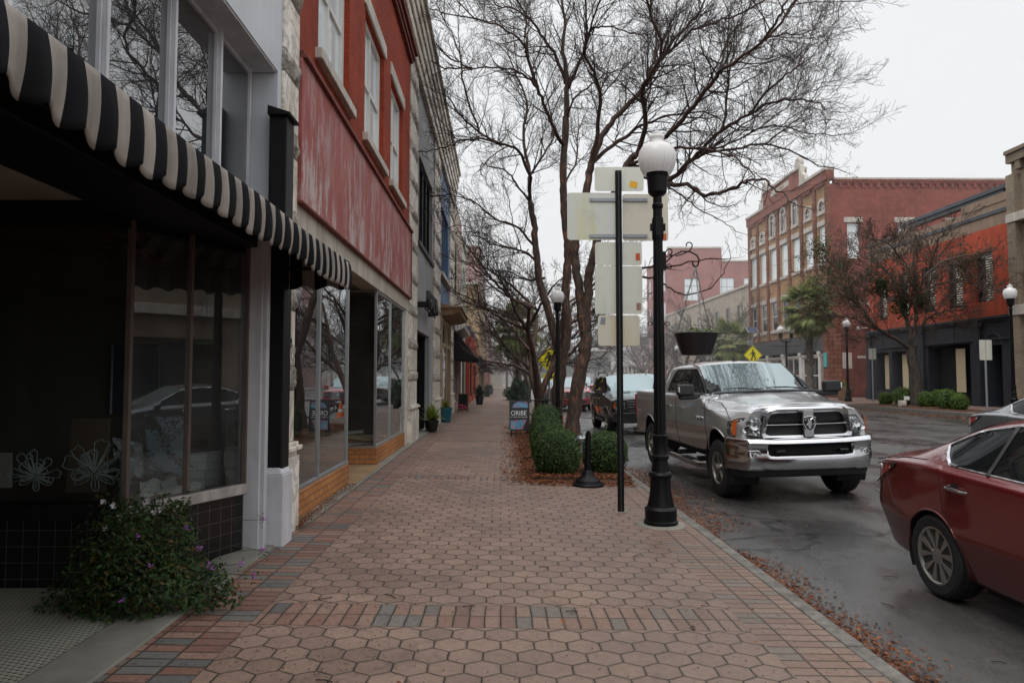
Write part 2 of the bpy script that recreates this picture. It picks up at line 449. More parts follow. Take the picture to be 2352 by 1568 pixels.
def make_redpanel():
    s = N('red_panel'); P = s.pos(); q = s.sep(P)
    n = s.noise(.9, 6, P); c = s.mix(s.ramp(n, [(.3, 0.), (.7, 1.)]), (.27, .042, .034), (.37, .10, .085))
    st = s.noise(1.0, 8, s.vmul(P, (5, 5, 1.3)), .78); reg = s.ramp(s.noise(.9, 3, s.vmul(P, (1, 1, .6))), [(.36, .1), (.48, 1.)])
    hh = s.n('ShaderNodeMapRange', {'Value': q[2], 1: 3.5, 2: 4.6, 3: 1., 4: .45}).outputs[0]
    f = s.ma('MULTIPLY', s.ma('MULTIPLY', s.ramp(st, [(.475, 0.), (.56, 1.)]), reg), hh)
    c = s.mix(s.ma('MULTIPLY', f, .85), c, (.52, .48, .46))
    c = s.mix(s.ramp(s.noise(1., 7, s.vmul(P, (14, 14, .6)), .7), [(.52, 0.), (.66, .8)]), c, (.15, .05, .045))
    M['red_panel'] = s.pbr(c, .65, 0, s.bump(st, .25, .01))
make_redpanel()

def make_stripe():
    for nm, col in (('cloth_black', (.010, .010, .012)), ('cloth_cream', (.37, .33, .295))):
        s = N(nm); P = s.pos()
        c = s.mix(s.ramp(s.noise(1., 6, s.vmul(P, (6, 6, 2.))), [(.35, 0.), (.7, 1.)]), mul(col, .6), mul(col, 1.15))
        wv = s.n('ShaderNodeTexWave', {'Vector': P, 'Scale': 160., 'Distortion': .5}, bands_direction='Z').outputs[0]
        M[nm] = s.pbr(c, .9, 0, s.bump(s.ma('ADD', s.noise(9, 4, P), s.ma('MULTIPLY', wv, .15)), .5, .012), Specular_IOR_Level=.12)
make_stripe()

def make_bark():
    for nm, a, b, wt in (('bark', (.024, .017, .014), (.10, .060, .042), (.24, .088, .046)), ('bark_grey', (.03, .024, .02), (.085, .066, .052), (.13, .10, .08)), ('bark_palm', (.06, .048, .038), (.17, .14, .11), (.26, .21, .16))):
        s = N(nm); P = s.pos(True)
        n = s.noise(1., 7, s.vmul(P, (14, 14, 4)), .65)
        c = s.mix(s.ramp(n, [(.35, 0.), (.65, 1.)]), a, b)
        c = s.mix(s.ramp(s.noise(1.0, 6, s.vmul(P, (7, 7, 3)), .65), [(.56, 0.), (.64, .8)]), c, wt)
        c = s.mix(s.ramp(s.noise(2, 5, P), [(.6, 0.), (.7, .5)]), c, (.05, .06, .03))
        M[nm] = s.pbr(c, .8, 0, s.bump(n, .9, .03))
make_bark()
m_flat('twig', (.034, .022, .018), .9); m_flat('twig_far', (.095, .068, .050), .85); m_flat('seed_pod', (.10, .05, .035), .9)  # twig_far: distance haze is put into this paler twig colour

def make_leaf(name, a, b, rough=.45, sss=True, old=None):
    s = N(name); P = s.pos()
    oi = s.n('ShaderNodeNewGeometry').outputs['Random Per Island']
    c = s.mix(oi, a, b)
    if old: c = s.mix(s.ma('GREATER_THAN', oi, .86), c, old)
    c = s.mix(1.0, c, s.ramp(s.noise(2.5, 3, P), [(.3, .6), (.7, 1.2)]), 'MULTIPLY')
    b_ = s.n('ShaderNodeBsdfPrincipled'); s.set(b_.inputs['Base Color'], c); s.set(b_.inputs['Roughness'], max(rough, .55)); b_.inputs['Specular IOR Level'].default_value = .22
    t = s.n('ShaderNodeBsdfTranslucent'); s.set(t.inputs[0], c)
    mx_ = s.n('ShaderNodeMixShader'); s.set(mx_.inputs[0], .25); s.set(mx_.inputs[1], b_.outputs[0]); s.set(mx_.inputs[2], t.outputs[0])
    s.t.links.new(mx_.outputs[0], s.out.inputs[0]); M[name] = s.m
make_leaf('leaf_box', (.02, .045, .014), (.10, .165, .045), .3)
make_leaf('leaf_lime', (.06, .12, .02), (.16, .24, .05), .5)
make_leaf('leaf_lantana', (.014, .035, .010), (.07, .125, .038), .5, old=(.10, .07, .02))
make_leaf('leaf_palm', (.12, .17, .05), (.38, .42, .16), .4, old=(.25, .18, .08))
make_leaf('leaf_ivy', (.008, .03, .012), (.03, .07, .03), .4)
make_leaf('leaf_yellow', (.12, .20, .03), (.38, .40, .08), .4)
make_leaf('leaf_oak', (.018, .03, .014), (.055, .075, .035), .7)
make_leaf('leaf_dead', (.14, .045, .02), (.42, .17, .08), .8, old=(.07, .03, .02))
make_leaf('leaf_mistletoe', (.03, .05, .015), (.07, .10, .03), .6)
make_leaf('leaf_shrub', (.02, .05, .03), (.06, .10, .06), .6)
m_flat('petal_white', (.75, .72, .72), .5); m_flat('petal_purple', (.42, .12, .50), .5)

m_paint('white_paint', (.72, .72, .75), .5, .3, 2.); m_paint('grey_metal', (.58, .60, .63), .45, .10, 2.)
m_paint('old_white', (.50, .46, .42), .6, .5, 3.); m_paint('black_paint', (.008, .008, .010), .5, .3, 3., Specular_IOR_Level=.2)
m_paint('iron', (.005, .005, .006), .42, .3, 9., obj=True, Specular_IOR_Level=.2); m_paint('concrete', (.25, .235, .20), .8, .35, 1.6, streak=False)
m_paint('curb', (.20, .185, .165), .85, .55, 6., streak=False, bump=.6); m_paint('lintel', (.55, .49, .41), .8, .4, 1.5)
m_paint('grey_render', (.36, .355, .36), .7, .3, 1.2); m_paint('blue_paint', (.10, .165, .28), .6, .2, 2.)
m_paint('tan_stone', (.40, .30, .20), .7, .3, 2.); m_paint('cream_wall', (.48, .41, .33), .8, .3, 1.); m_paint('green_wall', (.50, .55, .47), .8, .25, 1.)
m_paint('tan_render', (.33, .235, .175), .85, .25, 1.); m_paint('orange_render', (.50, .092, .048), .8, .35, .8)
m_paint('char_wood', (.032, .036, .046), .55, .3, 1.5); m_paint('coping', (.10, .11, .125), .6, .3, 2.); m_paint('dark_grey', (.08, .082, .085), .6, .25, 1.5)
m_paint('bracket_tan', (.30, .19, .11), .6, .4, 2.); m_paint('white_trim', (.72, .70, .66), .5, .2, 2.); m_paint('stone_trim', (.58, .53, .47), .8, .3, 2.)
m_brick('brick_red', (.36, .056, .026), (.27, .044, .021), (.20, .05, .025), bh=.075, ms=.006, dirt=.35)
m_brick('brick_orange', (.50, .22, .08), (.42, .17, .06), (.22, .12, .07), bw=.2, bh=.082, ms=.008, dirt=.25)
m_brick('brick_dark', (.10, .05, .035), (.06, .035, .03), (.05, .04, .035), bw=.3, bh=.1)
m_brick('brick_city', (.33, .12, .085), (.27, .09, .065), (.17, .08, .06), bw=.22, bh=.075, ms=.008, dirt=.3, blotch=None)
m_brick('brick_side', (.32, .095, .07), (.26, .075, .055), (.17, .06, .045), bw=.22, bh=.075, ms=.008, dirt=.35)
m_brick('brick_worn', (.23, .05, .032), (.15, .038, .026), (.18, .10, .08), bw=.22, bh=.075, dirt=.5, blotch=(.36, .2, .17))
m_brick('brick_rust', (.30, .12, .07), (.20, .07, .045), (.11, .05, .035), bw=.5, bh=.28, ms=.03, dirt=.35)
m_brick('brick_buff', (.46, .27, .14), (.40, .22, .11), (.30, .2, .12), bw=.22, bh=.075, dirt=.2)
m_brick('brick_tan', (.34, .27, .20), (.27, .215, .16), (.22, .18, .14), bw=.22, bh=.075, dirt=.3)
m_brick('brick_gold', (.50, .35, .19), (.42, .29, .155), (.27, .19, .12), bw=.22, bh=.075, dirt=.3)
m_brick('brick_pink', (.52, .33, .30), (.46, .28, .25), (.40, .3, .28), bw=.4, bh=.13, ms=.02, dirt=.25)
m_brick('brick_flame', (.48, .07, .03), (.40, .055, .025), (.25, .05, .03), bw=.3, bh=.1, ms=.012, dirt=.2)
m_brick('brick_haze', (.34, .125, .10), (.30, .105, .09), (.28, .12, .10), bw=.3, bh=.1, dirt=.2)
m_glass('shop_glass', (.80, .86, .86), 1.35, smudge=.10); m_glass('dark_glass', (.62, .64, .64), .8)
m_pane('pane_dark', (.02, .022, .025)); m_pane('pane_sky', (.70, .77, .79), 2.0, .06, .12); m_pane('pane_blue', (.04, .06, .10)); m_pane('pane_mirror', (.030, .033, .036), 4.0, .01)  # pane_sky: the sky's reflection is put into its pale base colour
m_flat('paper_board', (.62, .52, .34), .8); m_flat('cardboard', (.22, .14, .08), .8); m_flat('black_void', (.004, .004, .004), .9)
m_flat('chain_steel', (.35, .35, .35), .35, 1.); m_flat('zinc', (.32, .34, .36), .45, .7); m_flat('rubber', (.014, .014, .015), .75)
m_flat('plastic_black', (.012, .012, .013), .4); m_flat('terracotta_blue', (.01, .10, .15), .3); m_flat('white_plain', (.75, .75, .75), .5)
m_flat('letter_black', (.01, .01, .01), .5); m_flat('letter_white', (.8, .8, .8), .5); m_flat('teal_paint', (.08, .45, .45), .5)
m_flat('sticker_orange', (.55, .10, .03), .6); m_flat('sticker_yellow', (.75, .42, .02), .6); m_flat('sticker_grey', (.22, .24, .27), .6); m_flat('sticker_brown', (.30, .18, .14), .6)
m_flat('sign_yellow', (.80, .72, .01), .45); m_flat('fir_orange', (.8, .16, .02), .5); m_flat('wood_board', (.42, .28, .13), .7); m_flat('wood_dark', (.16, .10, .05), .7)
# ------------------------------------------------------------------ ground, pavement, road
def sheet(x0, x1, y0, y1, zf, nx, ny, skirt=None):
    b = MB(); b.grid(lambda u, v: (x0 + (x1 - x0) * u, y0 + (y1 - y0) * v, zf(x0 + (x1 - x0) * u)), nx, ny); return b
struct(sheet(-600, 600, -300, 1500, lambda x: -.62, 4, 6).build('ground', 'concrete'), 'dull ground beyond the street reaching the horizon')
struct(sheet(2.1, 16.8, -30, 420, road_z, 10, 40).build('road', 'road'), 'wet dark asphalt street strewn with wet patches')
struct(sheet(-2.56, 2.12, -30, 420, lambda x: walk_z(x), 6, 60).build('pavement', 'pavement'), 'sidewalk of hexagonal brick pavers with brick borders')
b = MB(); rng = random.Random(3)
y = -10.
while y < 200:
    L = 1.8 if y < 60 else 10
    b.box(2.13, 2.245 + rng.uniform(-.004, .004), y + .004, y + L - .004, -.45, -.042 + rng.uniform(-.003, .003)); y += L
struct(b.build('kerb', 'curb', bevel=.012), 'worn granite kerb along the brick sidewalk')
b = MB(); b.box(16.5, 16.66, -10, 200, 0, .37); struct(b.build('far_kerb', 'curb', bevel=.015), 'kerb on the far side of the street')
m_paint('far_walk', (.20, .135, .11), .7, .3, 1.5, streak=False)
b = MB(); b.grid(lambda u, v: (16.64 + 8 * u, -30 + 450 * v, .36 + .012 * 4 * u), 2, 30); struct(b.build('far_pavement', 'far_walk'), 'sidewalk on the far side of the street')
# concrete threshold strip and tiled lobby floor of the near shop
b = MB(); b.box(-2.46, -2.09, -3, 6.9, -.1, .058); struct(b.build('threshold_strip', 'concrete', bevel=.01), 'smooth concrete strip between the tiled lobby and the bricks')
b = MB(); b.quad((-6.4, -3, .054), (-2.462, -3, .054), (-2.462, 5.36, .054), (-6.4, 5.36, .054)); struct(b.build('lobby_floor', 'mosaic_floor'), 'white mosaic lobby floor dotted with black squares')
b = MB(); b.box(-2.5, -2.06, 7.5, 43, -.1, .066); struct(b.build('building_apron', 'concrete', bevel=.008), 'grey concrete strip along the foot of the shopfronts')

# ------------------------------------------------------------------ wall helpers
def wallp(b, ax, c, a0, a1, z0, z1, holes=(), d=.15, m=0, back=True):
    """upright wall in the plane ax=c with rectangular holes; reveals run by d (signed)"""
    P = (lambda a, z, o=0.: (c + o, a, z)) if ax == 'x' else (lambda a, z, o=0.: (a, c + o, z))
    A = sorted({a0, a1} | {min(max(q, a0), a1) for h in holes for q in h[:2]}); Z = sorted({z0, z1} | {min(max(q, z0), z1) for h in holes for q in h[2:4]})
    for i in range(len(A) - 1):
        for j in range(len(Z) - 1):
            ca, cz = (A[i] + A[i + 1]) / 2, (Z[j] + Z[j + 1]) / 2
            if any(h[0] < ca < h[1] and h[2] < cz < h[3] for h in holes): continue
            b.quad(P(A[i], Z[j]), P(A[i + 1], Z[j]), P(A[i + 1], Z[j + 1]), P(A[i], Z[j + 1]), m=m)
    for h in holes:
        a, e, f, g = h[:4]
        b.quad(P(a, f), P(a, g), P(a, g, d), P(a, f, d), m=m); b.quad(P(e, f), P(e, g), P(e, g, d), P(e, f, d), m=m)
        b.quad(P(a, f), P(e, f), P(e, f, d), P(a, f, d), m=m); b.quad(P(a, g), P(e, g), P(e, g, d), P(a, g, d), m=m)

def window(par, ax, c, a0, a1, z0, z1, frame='white_trim', pane='pane_dark', nv=1, nh=1, fw=.06, t=.05, out=1, sub=True, sash=False):
    """frame mesh with a pane child; c = plane of the frame's middle, out = side the viewer is on"""
    b = MB()
    def bx(p, q, r, s_, k=1.):
        if ax == 'x': b.box(c - t / 2 * k, c + t / 2 * k, p, q, r, s_)
        else: b.box(p, q, c - t / 2 * k, c + t / 2 * k, r, s_)
    bx(a0, a0 + fw, z0, z1); bx(a1 - fw, a1, z0, z1); bx(a0 + fw, a1 - fw, z0, z0 + fw); bx(a0 + fw, a1 - fw, z1 - fw, z1)
    for i in range(1, nv):
        q = a0 + (a1 - a0) * i / nv; bx(q - fw * .35, q + fw * .35, z0 + fw, z1 - fw, .8)
    for i in range(1, nh):
        q = z0 + (z1 - z0) * i / nh; bx(a0 + fw, a1 - fw, q - fw * .35, q + fw * .35, .7)
    o = b.build('window', frame, par)
    if sub:
        g = MB(); e = 0.
        if ax == 'x': g.quad((c - e, a0 + fw, z0 + fw), (c - e, a1 - fw, z0 + fw), (c - e, a1 - fw, z1 - fw), (c - e, a0 + fw, z1 - fw))
        else: g.quad((a0 + fw, c + e, z0 + fw), (a1 - fw, c + e, z0 + fw), (a1 - fw, c + e, z1 - fw), (a0 + fw, c + e, z1 - fw))
        g.build('pane', pane, o)
    return o
XW = -2.2

# ------------------------------------------------------------------ building A: grey shop with striped awning
A = thing('corner_shop', 'grey metal-clad shop with dark recessed lobby and black and cream striped awning', 'shop')
b = MB()
wallp(b, 'x', XW, -4, 6.97, 3.0, 9.5, [(-1.5, 6.86, 3.05, 4.62)], d=-.3)
b.box(-9, -2.21, -4.2, -4, 0, 9.5); b.box(-9, -8.9, -4, 7, 0, 9.5); b.box(-9, XW, -4, 7, 9.5, 9.6)
b.build('wall', 'grey_metal', A)
# upper window band (paired white mullions, panes on the plane X=-2.5)
ys = [-1.5, -.75, .1, .95, 1.8, 2.6, 3.42, 4.28, 5.17, 6.02, 6.83]
for i in range(len(ys) - 1):
    window(A, 'x', -2.47, ys[i], ys[i + 1], 3.06, 4.60, 'white_paint', 'pane_mirror', 1, 1, fw=.035, t=.05)
b = MB()
for y_ in ys[1:-1]: b.box(-2.445, -2.41, y_ - .017, y_ + .017, 3.07, 4.6)
b.box(-2.51, -2.21, -1.5, 6.84, 4.6, 4.618); b.box(-2.51, -2.44, -1.5, 6.54, 3.052, 3.1)
b.build('mullion', 'white_paint', A, bevel=.006)
# dark upper room behind
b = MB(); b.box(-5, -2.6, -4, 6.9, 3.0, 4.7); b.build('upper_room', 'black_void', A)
# black beam and lobby ceiling
b = MB(); b.box(-2.83, -2.24, -3.9, 6.5, 2.80, 3.05); b.box(-6.4, -2.83, 5.36, 5.5, 2.78, 2.95); b.box(-2.26, -2.19, -3.9, 6.6, 2.9, 3.06)
b.build('beam', 'black_paint', A, bevel=.01)
m_paint('lobby_ceiling', (.42, .36, .32), .8, .3, 1.); m_paint('brown_wall', (.17, .16, .13), .8, .3, 1.)
b = MB(); b.box(-6.5, -2.83, -3.9, 5.36, 2.95, 3.0); b.build('lobby_ceiling', 'lobby_ceiling', A)
b = MB(); b.box(-6.5, -6.4, -3.9, 5.4, 0, 3); b.box(-6.5, -2.3, -4, -3.9, 0, 3); b.build('lobby_wall', 'brown_wall', A)
# display window bay: tile base, sills, glass
c0, c1 = Vector((-2.81, 5.36, 0)), Vector((-2.33, 6.50, 0))
b = MB()
b.box(-6.4, -2.81, 5.36, 5.5, .05, .56)
dv = (c1 - c0); nv_ = Vector((dv.y, -dv.x, 0)).normalized()
b.prism([c0 + Vector((0, 0, .05)), c1 + Vector((0, 0, .05)), c1 + Vector((0, 0, .56)), c0 + Vector((0, 0, .56))], -nv_ * .1)
b.build('tile_base', 'black_tile', A)
b = MB(); b.box(-6.4, -2.79, 5.31, 5.55, .56, .66)
b.build('sill', 'black_paint', A, bevel=.008)
b = MB(); b.prism([c0 + nv_ * .05 + Vector((-.02, -.04, .56)), c1 + nv_ * .05 + Vector((0, 0, .56)), c1 + nv_ * .05 + Vector((0, 0, .65)), c0 + nv_ * .05 + Vector((-.02, -.04, .65))], -nv_ * .16)
b.build('sill', 'old_white', A, bevel=.008)
m_paint('bronze_frame', (.14, .105, .09), .45, .3, 4.)
b = MB()
def post(p, w_, z0, z1, bb): bb.box(p.x - w_ / 2, p.x + w_ / 2, p.y - w_ / 2, p.y + w_ / 2, z0, z1)
post(c0 + Vector((0, .02, 0)), .045, .66, 2.8, b); post(c0.lerp(c1, .47), .045, .65, 2.8, b); post(c1, .05, .65, 2.8, b); b.box(-4.62, -4.58, 5.38, 5.42, .66, 2.78)
b.build('mullion', 'bronze_frame', A, bevel=.006)
b = MB(); b.quad((-6.4, 5.40, .66), (-2.82, 5.40, .66), (-2.82, 5.40, 2.78), (-6.4, 5.40, 2.78)); b.build('pane', 'dark_glass', A)
b = MB(); b.quad(c0 + Vector((0, 0, .66)), c1 + Vector((0, 0, .66)), c1 + Vector((0, 0, 2.8)), c0 + Vector((0, 0, 2.8))); b.build('pane', 'shop_glass', A)
b = MB(); b.prism([c0 + Vector((-.02, -.05, 2.74)), c1 + Vector((0, 0, 2.74)), c1 + Vector((0, 0, 3.04)), c0 + Vector((-.02, -.05, 3.04))], -nv_ * .12); b.build('beam', 'black_paint', A)
# display room
b = MB(); b.box(-6.4, -6.35, 5.5, 7.45, .5, 2.95); b.box(-6.4, -2.45, 7.4, 7.45, .5, 2.95); b.box(-2.5, -2.42, 6.5, 7.45, .5, 2.95); b.box(-6.4, -2.4, 5.45, 7.45, 2.9, 2.99); b.build('display_room', 'brown_wall', A)
b = MB(); b.add([(-6.4, 5.5, .60), (-2.82, 5.5, .60), (-2.42, 6.5, .60), (-2.42, 7.4, .60), (-6.4, 7.4, .60)], [(0, 1, 2, 3, 4)]); b.build('display_floor', 'wood_dark', A)
# white end post, black downpipe casing, white plinth block
b = MB(); b.box(-2.36, -2.19, 6.50, 6.86, .05, 3.04); b.box(-2.195, -2.15, 6.52, 6.6, .05, 3.0)
b.build('end_post', 'white_paint', A, bevel=.008)
b = MB(); b.box(-2.23, -2.06, 6.72, 6.96, .72, 4.12); b.prism([(-2.24, 6.68, 4.12), (-2.02, 6.68, 4.12), (-2.02, 6.68, 4.15), (-2.24, 6.68, 4.22)], (0, .32, 0)); b.build('downpipe_casing', 'black_paint', A, bevel=.01)
b = MB(); b.box(-2.3, -2.02, 6.66, 6.96, .0, .70); b.prism([(-2.3, 6.66, .70), (-2.02, 6.66, .70), (-2.07, 6.7, .76), (-2.3, 6.7, .76)], (0, .26, 0)); b.build('plinth_block', 'white_paint', A, bevel=.012)

# striped awning: sagging valance, narrow hood and two end flaps
AX = -1.46; AY0, AY1 = -2.0, 6.87
rg = random.Random(5)
def vz(y, bottom):
    k = (y % .26) / .26
    wave = .020 * math.sin(2 * PI * y / .199 + .4 * math.sin(y * 2.3)) + .012 * math.sin(y * 4.1)
    return (2.462 + wave + .01 * math.sin(y * 1.7)) if bottom else 2.70 + .006 * math.sin(y * 3.3)
b = MB(); n = int((AY1 - AY0) / .00829); sw = .0995; prof = 9
rows = []
for i in range(n + 1):
    y = AY0 + (AY1 - AY0) * i / n
    fold = .016 * math.sin(2 * PI * y / .199 + 1.2 + .5 * math.sin(y * 2.3)) + .003 * math.sin(y * 61)
    top = vz(y, 0); bot = vz(y, 1); row = []
    row.append((-2.21, y, 3.06)); row.append((-1.85, y, 2.88)); row.append((AX - .08, y, top + .025)); row.append((AX - .02, y, top + .010))
    for j in range(prof):
        t = j / (prof - 1); row.append((AX + fold * t * 1.3 + .012 * math.sin(t * 3), y, top + (bot - top) * t))
    rows.append(row)
vs = [p for r_ in rows for p in r_]; k = len(rows[0]); fs = []; ms = []
for i in range(n):
    for j in range(k - 1):
        fs.append((i * k + j, (i + 1) * k + j, (i + 1) * k + j + 1, i * k + j + 1)); ms.append(int((rows[i][0][1] + 50) / sw) % 2)
aw = MB(); aw.v = vs; aw.f = fs; aw.m = ms
awo = aw.build('awning', ['cloth_black', 'cloth_cream'], A, smooth='all')
sd = awo.modifiers.new('solid', 'SOLIDIFY'); sd.thickness = .004
# end flap
b = MB(); n = 60
for i in range(n):
    for j in range(6):
        def q(ii, jj):
            t = ii / n; x = -2.17 + (AX + 2.17) * t
            top = 3.05 + (2.70 - 3.05) * t; bot = 2.475 + .018 * math.sin(2 * PI * t * 3.0 + 1)
            return (x, AY1 + .01 * math.sin(t * 30) * (jj / 6), top + (bot - top) * jj / 6)
        b.add([q(i, j), q(i + 1, j), q(i + 1, j + 1), q(i, j + 1)], [(0, 1, 2, 3)], int(i / n * 6) % 2)
o = b.build('end_flap', ['cloth_cream', 'cloth_black'], awo, smooth='all')
b = MB()
for yy in (AY0, 2.4, AY1 - .01): b.tube([(-2.2, yy, 3.12), (AX - .02, yy, 2.72)], .014, 8); b.tube([(-2.2, yy, 2.66), (AX - .02, yy, 2.66)], .014, 8)
b.tube([(AX - .025, AY0, 2.70), (AX - .025, AY1, 2.70)], .014, 8); b.tube([(AX - .02, AY0, 2.66), (AX - .02, AY1, 2.66)], .012, 6)
b.build('awning_frame', 'iron', awo, smooth=True)
b = MB(); b.tube([(-3.98, 4.6, 2.95), (-3.98, 4.6, 2.35)], .006, 6)
for i in range(20): b.obox((-3.98, 4.6, 2.94 - i * .03), (.018, .006, .024), (0, 0, i * PI / 2))
tag(b.build('hanging_chain', 'bronze_frame'), 'thin chain hanging from the dark lobby ceiling', 'chain')

# ------------------------------------------------------------------ marble pillars between the shops
def pillar(y0, y1, zt, label, seed, base=True):
    p = thing('marble_pillar', label, 'pillar', (XW, (y0 + y1) / 2, 0), group='marble pillars between the shopfronts')
    rg = random.Random(seed); s_ = MB(); r_ = MB(); X = XW + .03
    z = 0.05
    if base:
        s_.box(XW - .2, X + .06, y0 - .03, y1 + .02, .0, .80); s_.box(XW - .2, X + .035, y0 - .02, y1 + .01, .80, .86)
        s_.box(XW - .2, X + .09, y0 - .035, y1 + .03, .86, .905); s_.box(XW - .2, X + .05, y0 - .02, y1 + .02, .905, .94); z = .94
    k = 0; seq = [.55, .24]
    while z < zt:
        h = seq[k % 2] * rg.uniform(.95, 1.08); h = min(h, zt - z)
        if k % 2 == 0: s_.box(XW - .2, X, y0, y1, z + .004, z + h - .004)
        else:
            nu, nv2 = max(6, int((y1 - y0) / .06)), 6
            def fn(u, v):
                y = y0 + (y1 - y0) * u; zz = z + .004 + (h - .008) * v
                e = min(1, 6 * min(u, 1 - u), 4 * min(v, 1 - v))
                return (X + e * (.045 + .05 * noise.noise(Vector((y * 9, zz * 9, seed * 3.1)))), y, zz)
            r_.grid(fn, nu, nv2)
            def f2(u, v):   # the near cheek
                x = XW - .2 + (X - XW + .2) * u; zz = z + .004 + (h - .008) * v; e = min(1, 4 * min(v, 1 - v)) * min(1, 5 * (1 - u) + .2)
                return (x, y0 - e * (.02 + .03 * noise.noise(Vector((x * 9, zz * 9, seed)))), zz)
            r_.grid(f2, 5, nv2); r_.box(XW - .2, X - .01, y0 + .01, y1, z, z + h)
        z += h; k += 1
    s_.build('smooth_block', 'marble', p, bevel=.008); r_.build('rockfaced_block', 'rock_marble', p, smooth='all')
    return p
pillar(6.975, 7.48, 11.0, 'cream veined marble pillar beside the black and cream awning', 1)
pillar(16.8, 18.35, 10.4, 'weathered marble pillar between the red shop and the grey wall', 2)
pillar(23.1, 25.4, 10.4, 'marble pillar between the grey wall and the blue front', 3)
pillar(30.2, 32.4, 10.2, 'narrow marble pillar on the far side of the blue front', 4)
# junction box and loose wires on the first pillar
t = thing('junction_box', 'small broken junction box with loose white wires on the marble pillar', 'junction box', (-2.16, 7.1, 1.95))
b = MB(); b.box(-2.17, -2.10, 7.04, 7.14, 1.9, 2.0); b.build('box', 'plastic_black', t, bevel=.006)
b = MB(); rg = random.Random(8)
for i in range(5):
    p = Vector((-2.10, 7.08, 1.95)); pts = [p.copy()]; a = rg.uniform(0, .05); L = rg.uniform(.25, .45)
    for j in range(1, 13):
        tt = j / 12; pts.append(p + Vector((.03 + .03 * math.sin(tt * 5 + i), .10 * (i - 2) * .5 * math.sin(tt * PI) - .05 * tt, -L * math.sin(tt * PI * rg.uniform(.62, .66)) )))
    b.tube(pts, .0025, 5)
b.tube([(-2.1, 7.05, 2.0), (-2.09, 7.03, 2.3), (-2.1, 7.04, 2.7)], .0025, 5)
b.build('wires', 'old_white', t)

# ------------------------------------------------------------------ building B: red brick shop
B = thing('red_brick_shop', 'red brick shop with tall upper windows and faded red fascia panel', 'shop', (XW, 12, 0))
Y0, Y1 = 7.48, 16.8
W3 = [(8.34, 10.05), (11.22, 13.05), (13.9, 15.6)]
b = MB(); wallp(b, 'x', XW, Y0, Y1, 5.15, 9.3, [(a, e, 5.52, 7.62) for a, e in W3], d=-.22); b.build('wall', 'brick_red', B)
b = MB(); b.box(-9, -2.6, Y0, Y1, 9.2, 9.3); b.box(-9, -8.9, Y0, Y1, 0, 9.3); b.box(-9, XW - .2, 16.75, 16.79, 0, 9.3); b.box(-9, XW - .2, 7.49, 7.53, 0, 9.3); b.build('rear_walls', 'brick_red', B)
for a, e in W3:
    w_ = window(B, 'x', XW - .13, a, e, 5.52, 7.62, 'white_trim', 'pane_sky', 2, 2, fw=.10, t=.1)
    b = MB(); b.box(XW - .2, XW + .09, a - .14, e + .14, 5.38, 5.515); b.build('sill', 'stone_trim', w_, bevel=.012)
    b = MB(); b.box(XW - .2, XW + .035, a - .12, e + .12, 7.625, 7.88); b.build('lintel', 'stone_trim', w_, bevel=.012)
b = MB(); b.box(XW - .1, XW + .06, Y0 + .02, Y1 + .02, 3.50, 5.06); b.build('fascia_panel', 'red_panel', B)
b = MB(); b.box(XW - .1, XW + .11, Y0 + .02, Y1 + .03, 5.06, 5.11); b.box(XW - .1, XW + .075, Y0 + .02, Y1 + .02, 5.11, 5.15); b.box(XW - .1, XW + .085, Y0 + .02, Y1 + .03, 3.47, 3.5)
b.box(XW + .06, XW + .08, Y1 - .07, Y1 + .02, 3.5, 5.06)
m_paint('bracket_red', (.24, .07, .055), .7, .5, 6.); b.build('fascia_trim', 'bracket_red', B, bevel=.006)
b = MB(); b.box(XW - .3, XW + .012, Y0 + .01, Y1, 3.18, 3.47)
for yy in (7.5, 9.4, 11.3, 13.2, 15.1): b.box(XW + .01, XW + .014, yy + 1.88, yy + 1.885, 3.18, 3.47)
b.build('lintel_band', 'lintel', B, bevel=.006)
b = MB(); b.box(XW - .2, XW + .12, Y0, Y1 + .1, 9.3, 9.42); b.box(XW - .2, XW + .18, Y0, Y1 + .1, 9.42, 9.5); b.box(XW - .2, XW + .08, Y0, Y1, 9.2, 9.3); b.build('cornice', 'bracket_red', B, bevel=.01)
b = MB()
for i in range(5): b.box(XW - .5, XW + .1 + .045 * i, Y0, 32.5, 9.5 + i * .29, 9.5 + i * .29 + .27)
b.box(XW - .6, XW + .36, Y0, 32.5, 10.95, 11.05)
b.build('parapet', 'marble', B, bevel=.02)
b = MB(); b.box(XW - .6, XW + .05, -4, 7.5, 9.6, 9.9); b.build('parapet', 'stone_trim', B)
# shop base, frames, glass
b = MB()
b.box(XW - .12, XW, Y0, 10.35, 0, .36); b.box(-4.4, XW, 12.65, 12.77, 0, .36); b.box(XW - .12, XW, 12.77, 16.3, 0, .36)
b.box(-4.4, XW - .12, 10.23, 10.35, 0, .36); b.build('brick_base', 'brick_orange', B, bevel=.004)
b = MB(); b.box(XW - .3, XW + .0, 16.3, 16.8, 0, 3.18); b.build('end_pier', 'marble', B)
m_flat('alu', (.42, .43, .43), .35, .8)
b = MB()
def shopframe(bb, y0, y1, cuts, z0=.36, z1=3.18):
    bb.box(XW - .07, XW - .01, y0, y1, z0, z0 + .045); bb.box(XW - .07, XW - .01, y0, y1, z1 - .04, z1)
    for q in [y0 + .02] + cuts + [y1 - .02]: bb.box(XW - .065, XW - .015, q - .018, q + .018, z0 + .045, z1 - .04)
shopframe(b, Y0, 10.35, [8.72]); shopframe(b, 12.65, 16.3, [14.3]); b.box(-4.4, XW, 12.66, 12.72, .36, .40); b.box(-4.4, XW, 12.66, 12.72, 3.14, 3.18)
b.box(-4.4, XW, 10.29, 10.34, .36, .40)
b.build('shopfront_frame', 'alu', B, bevel=.004)
b = MB(); X = XW - .04
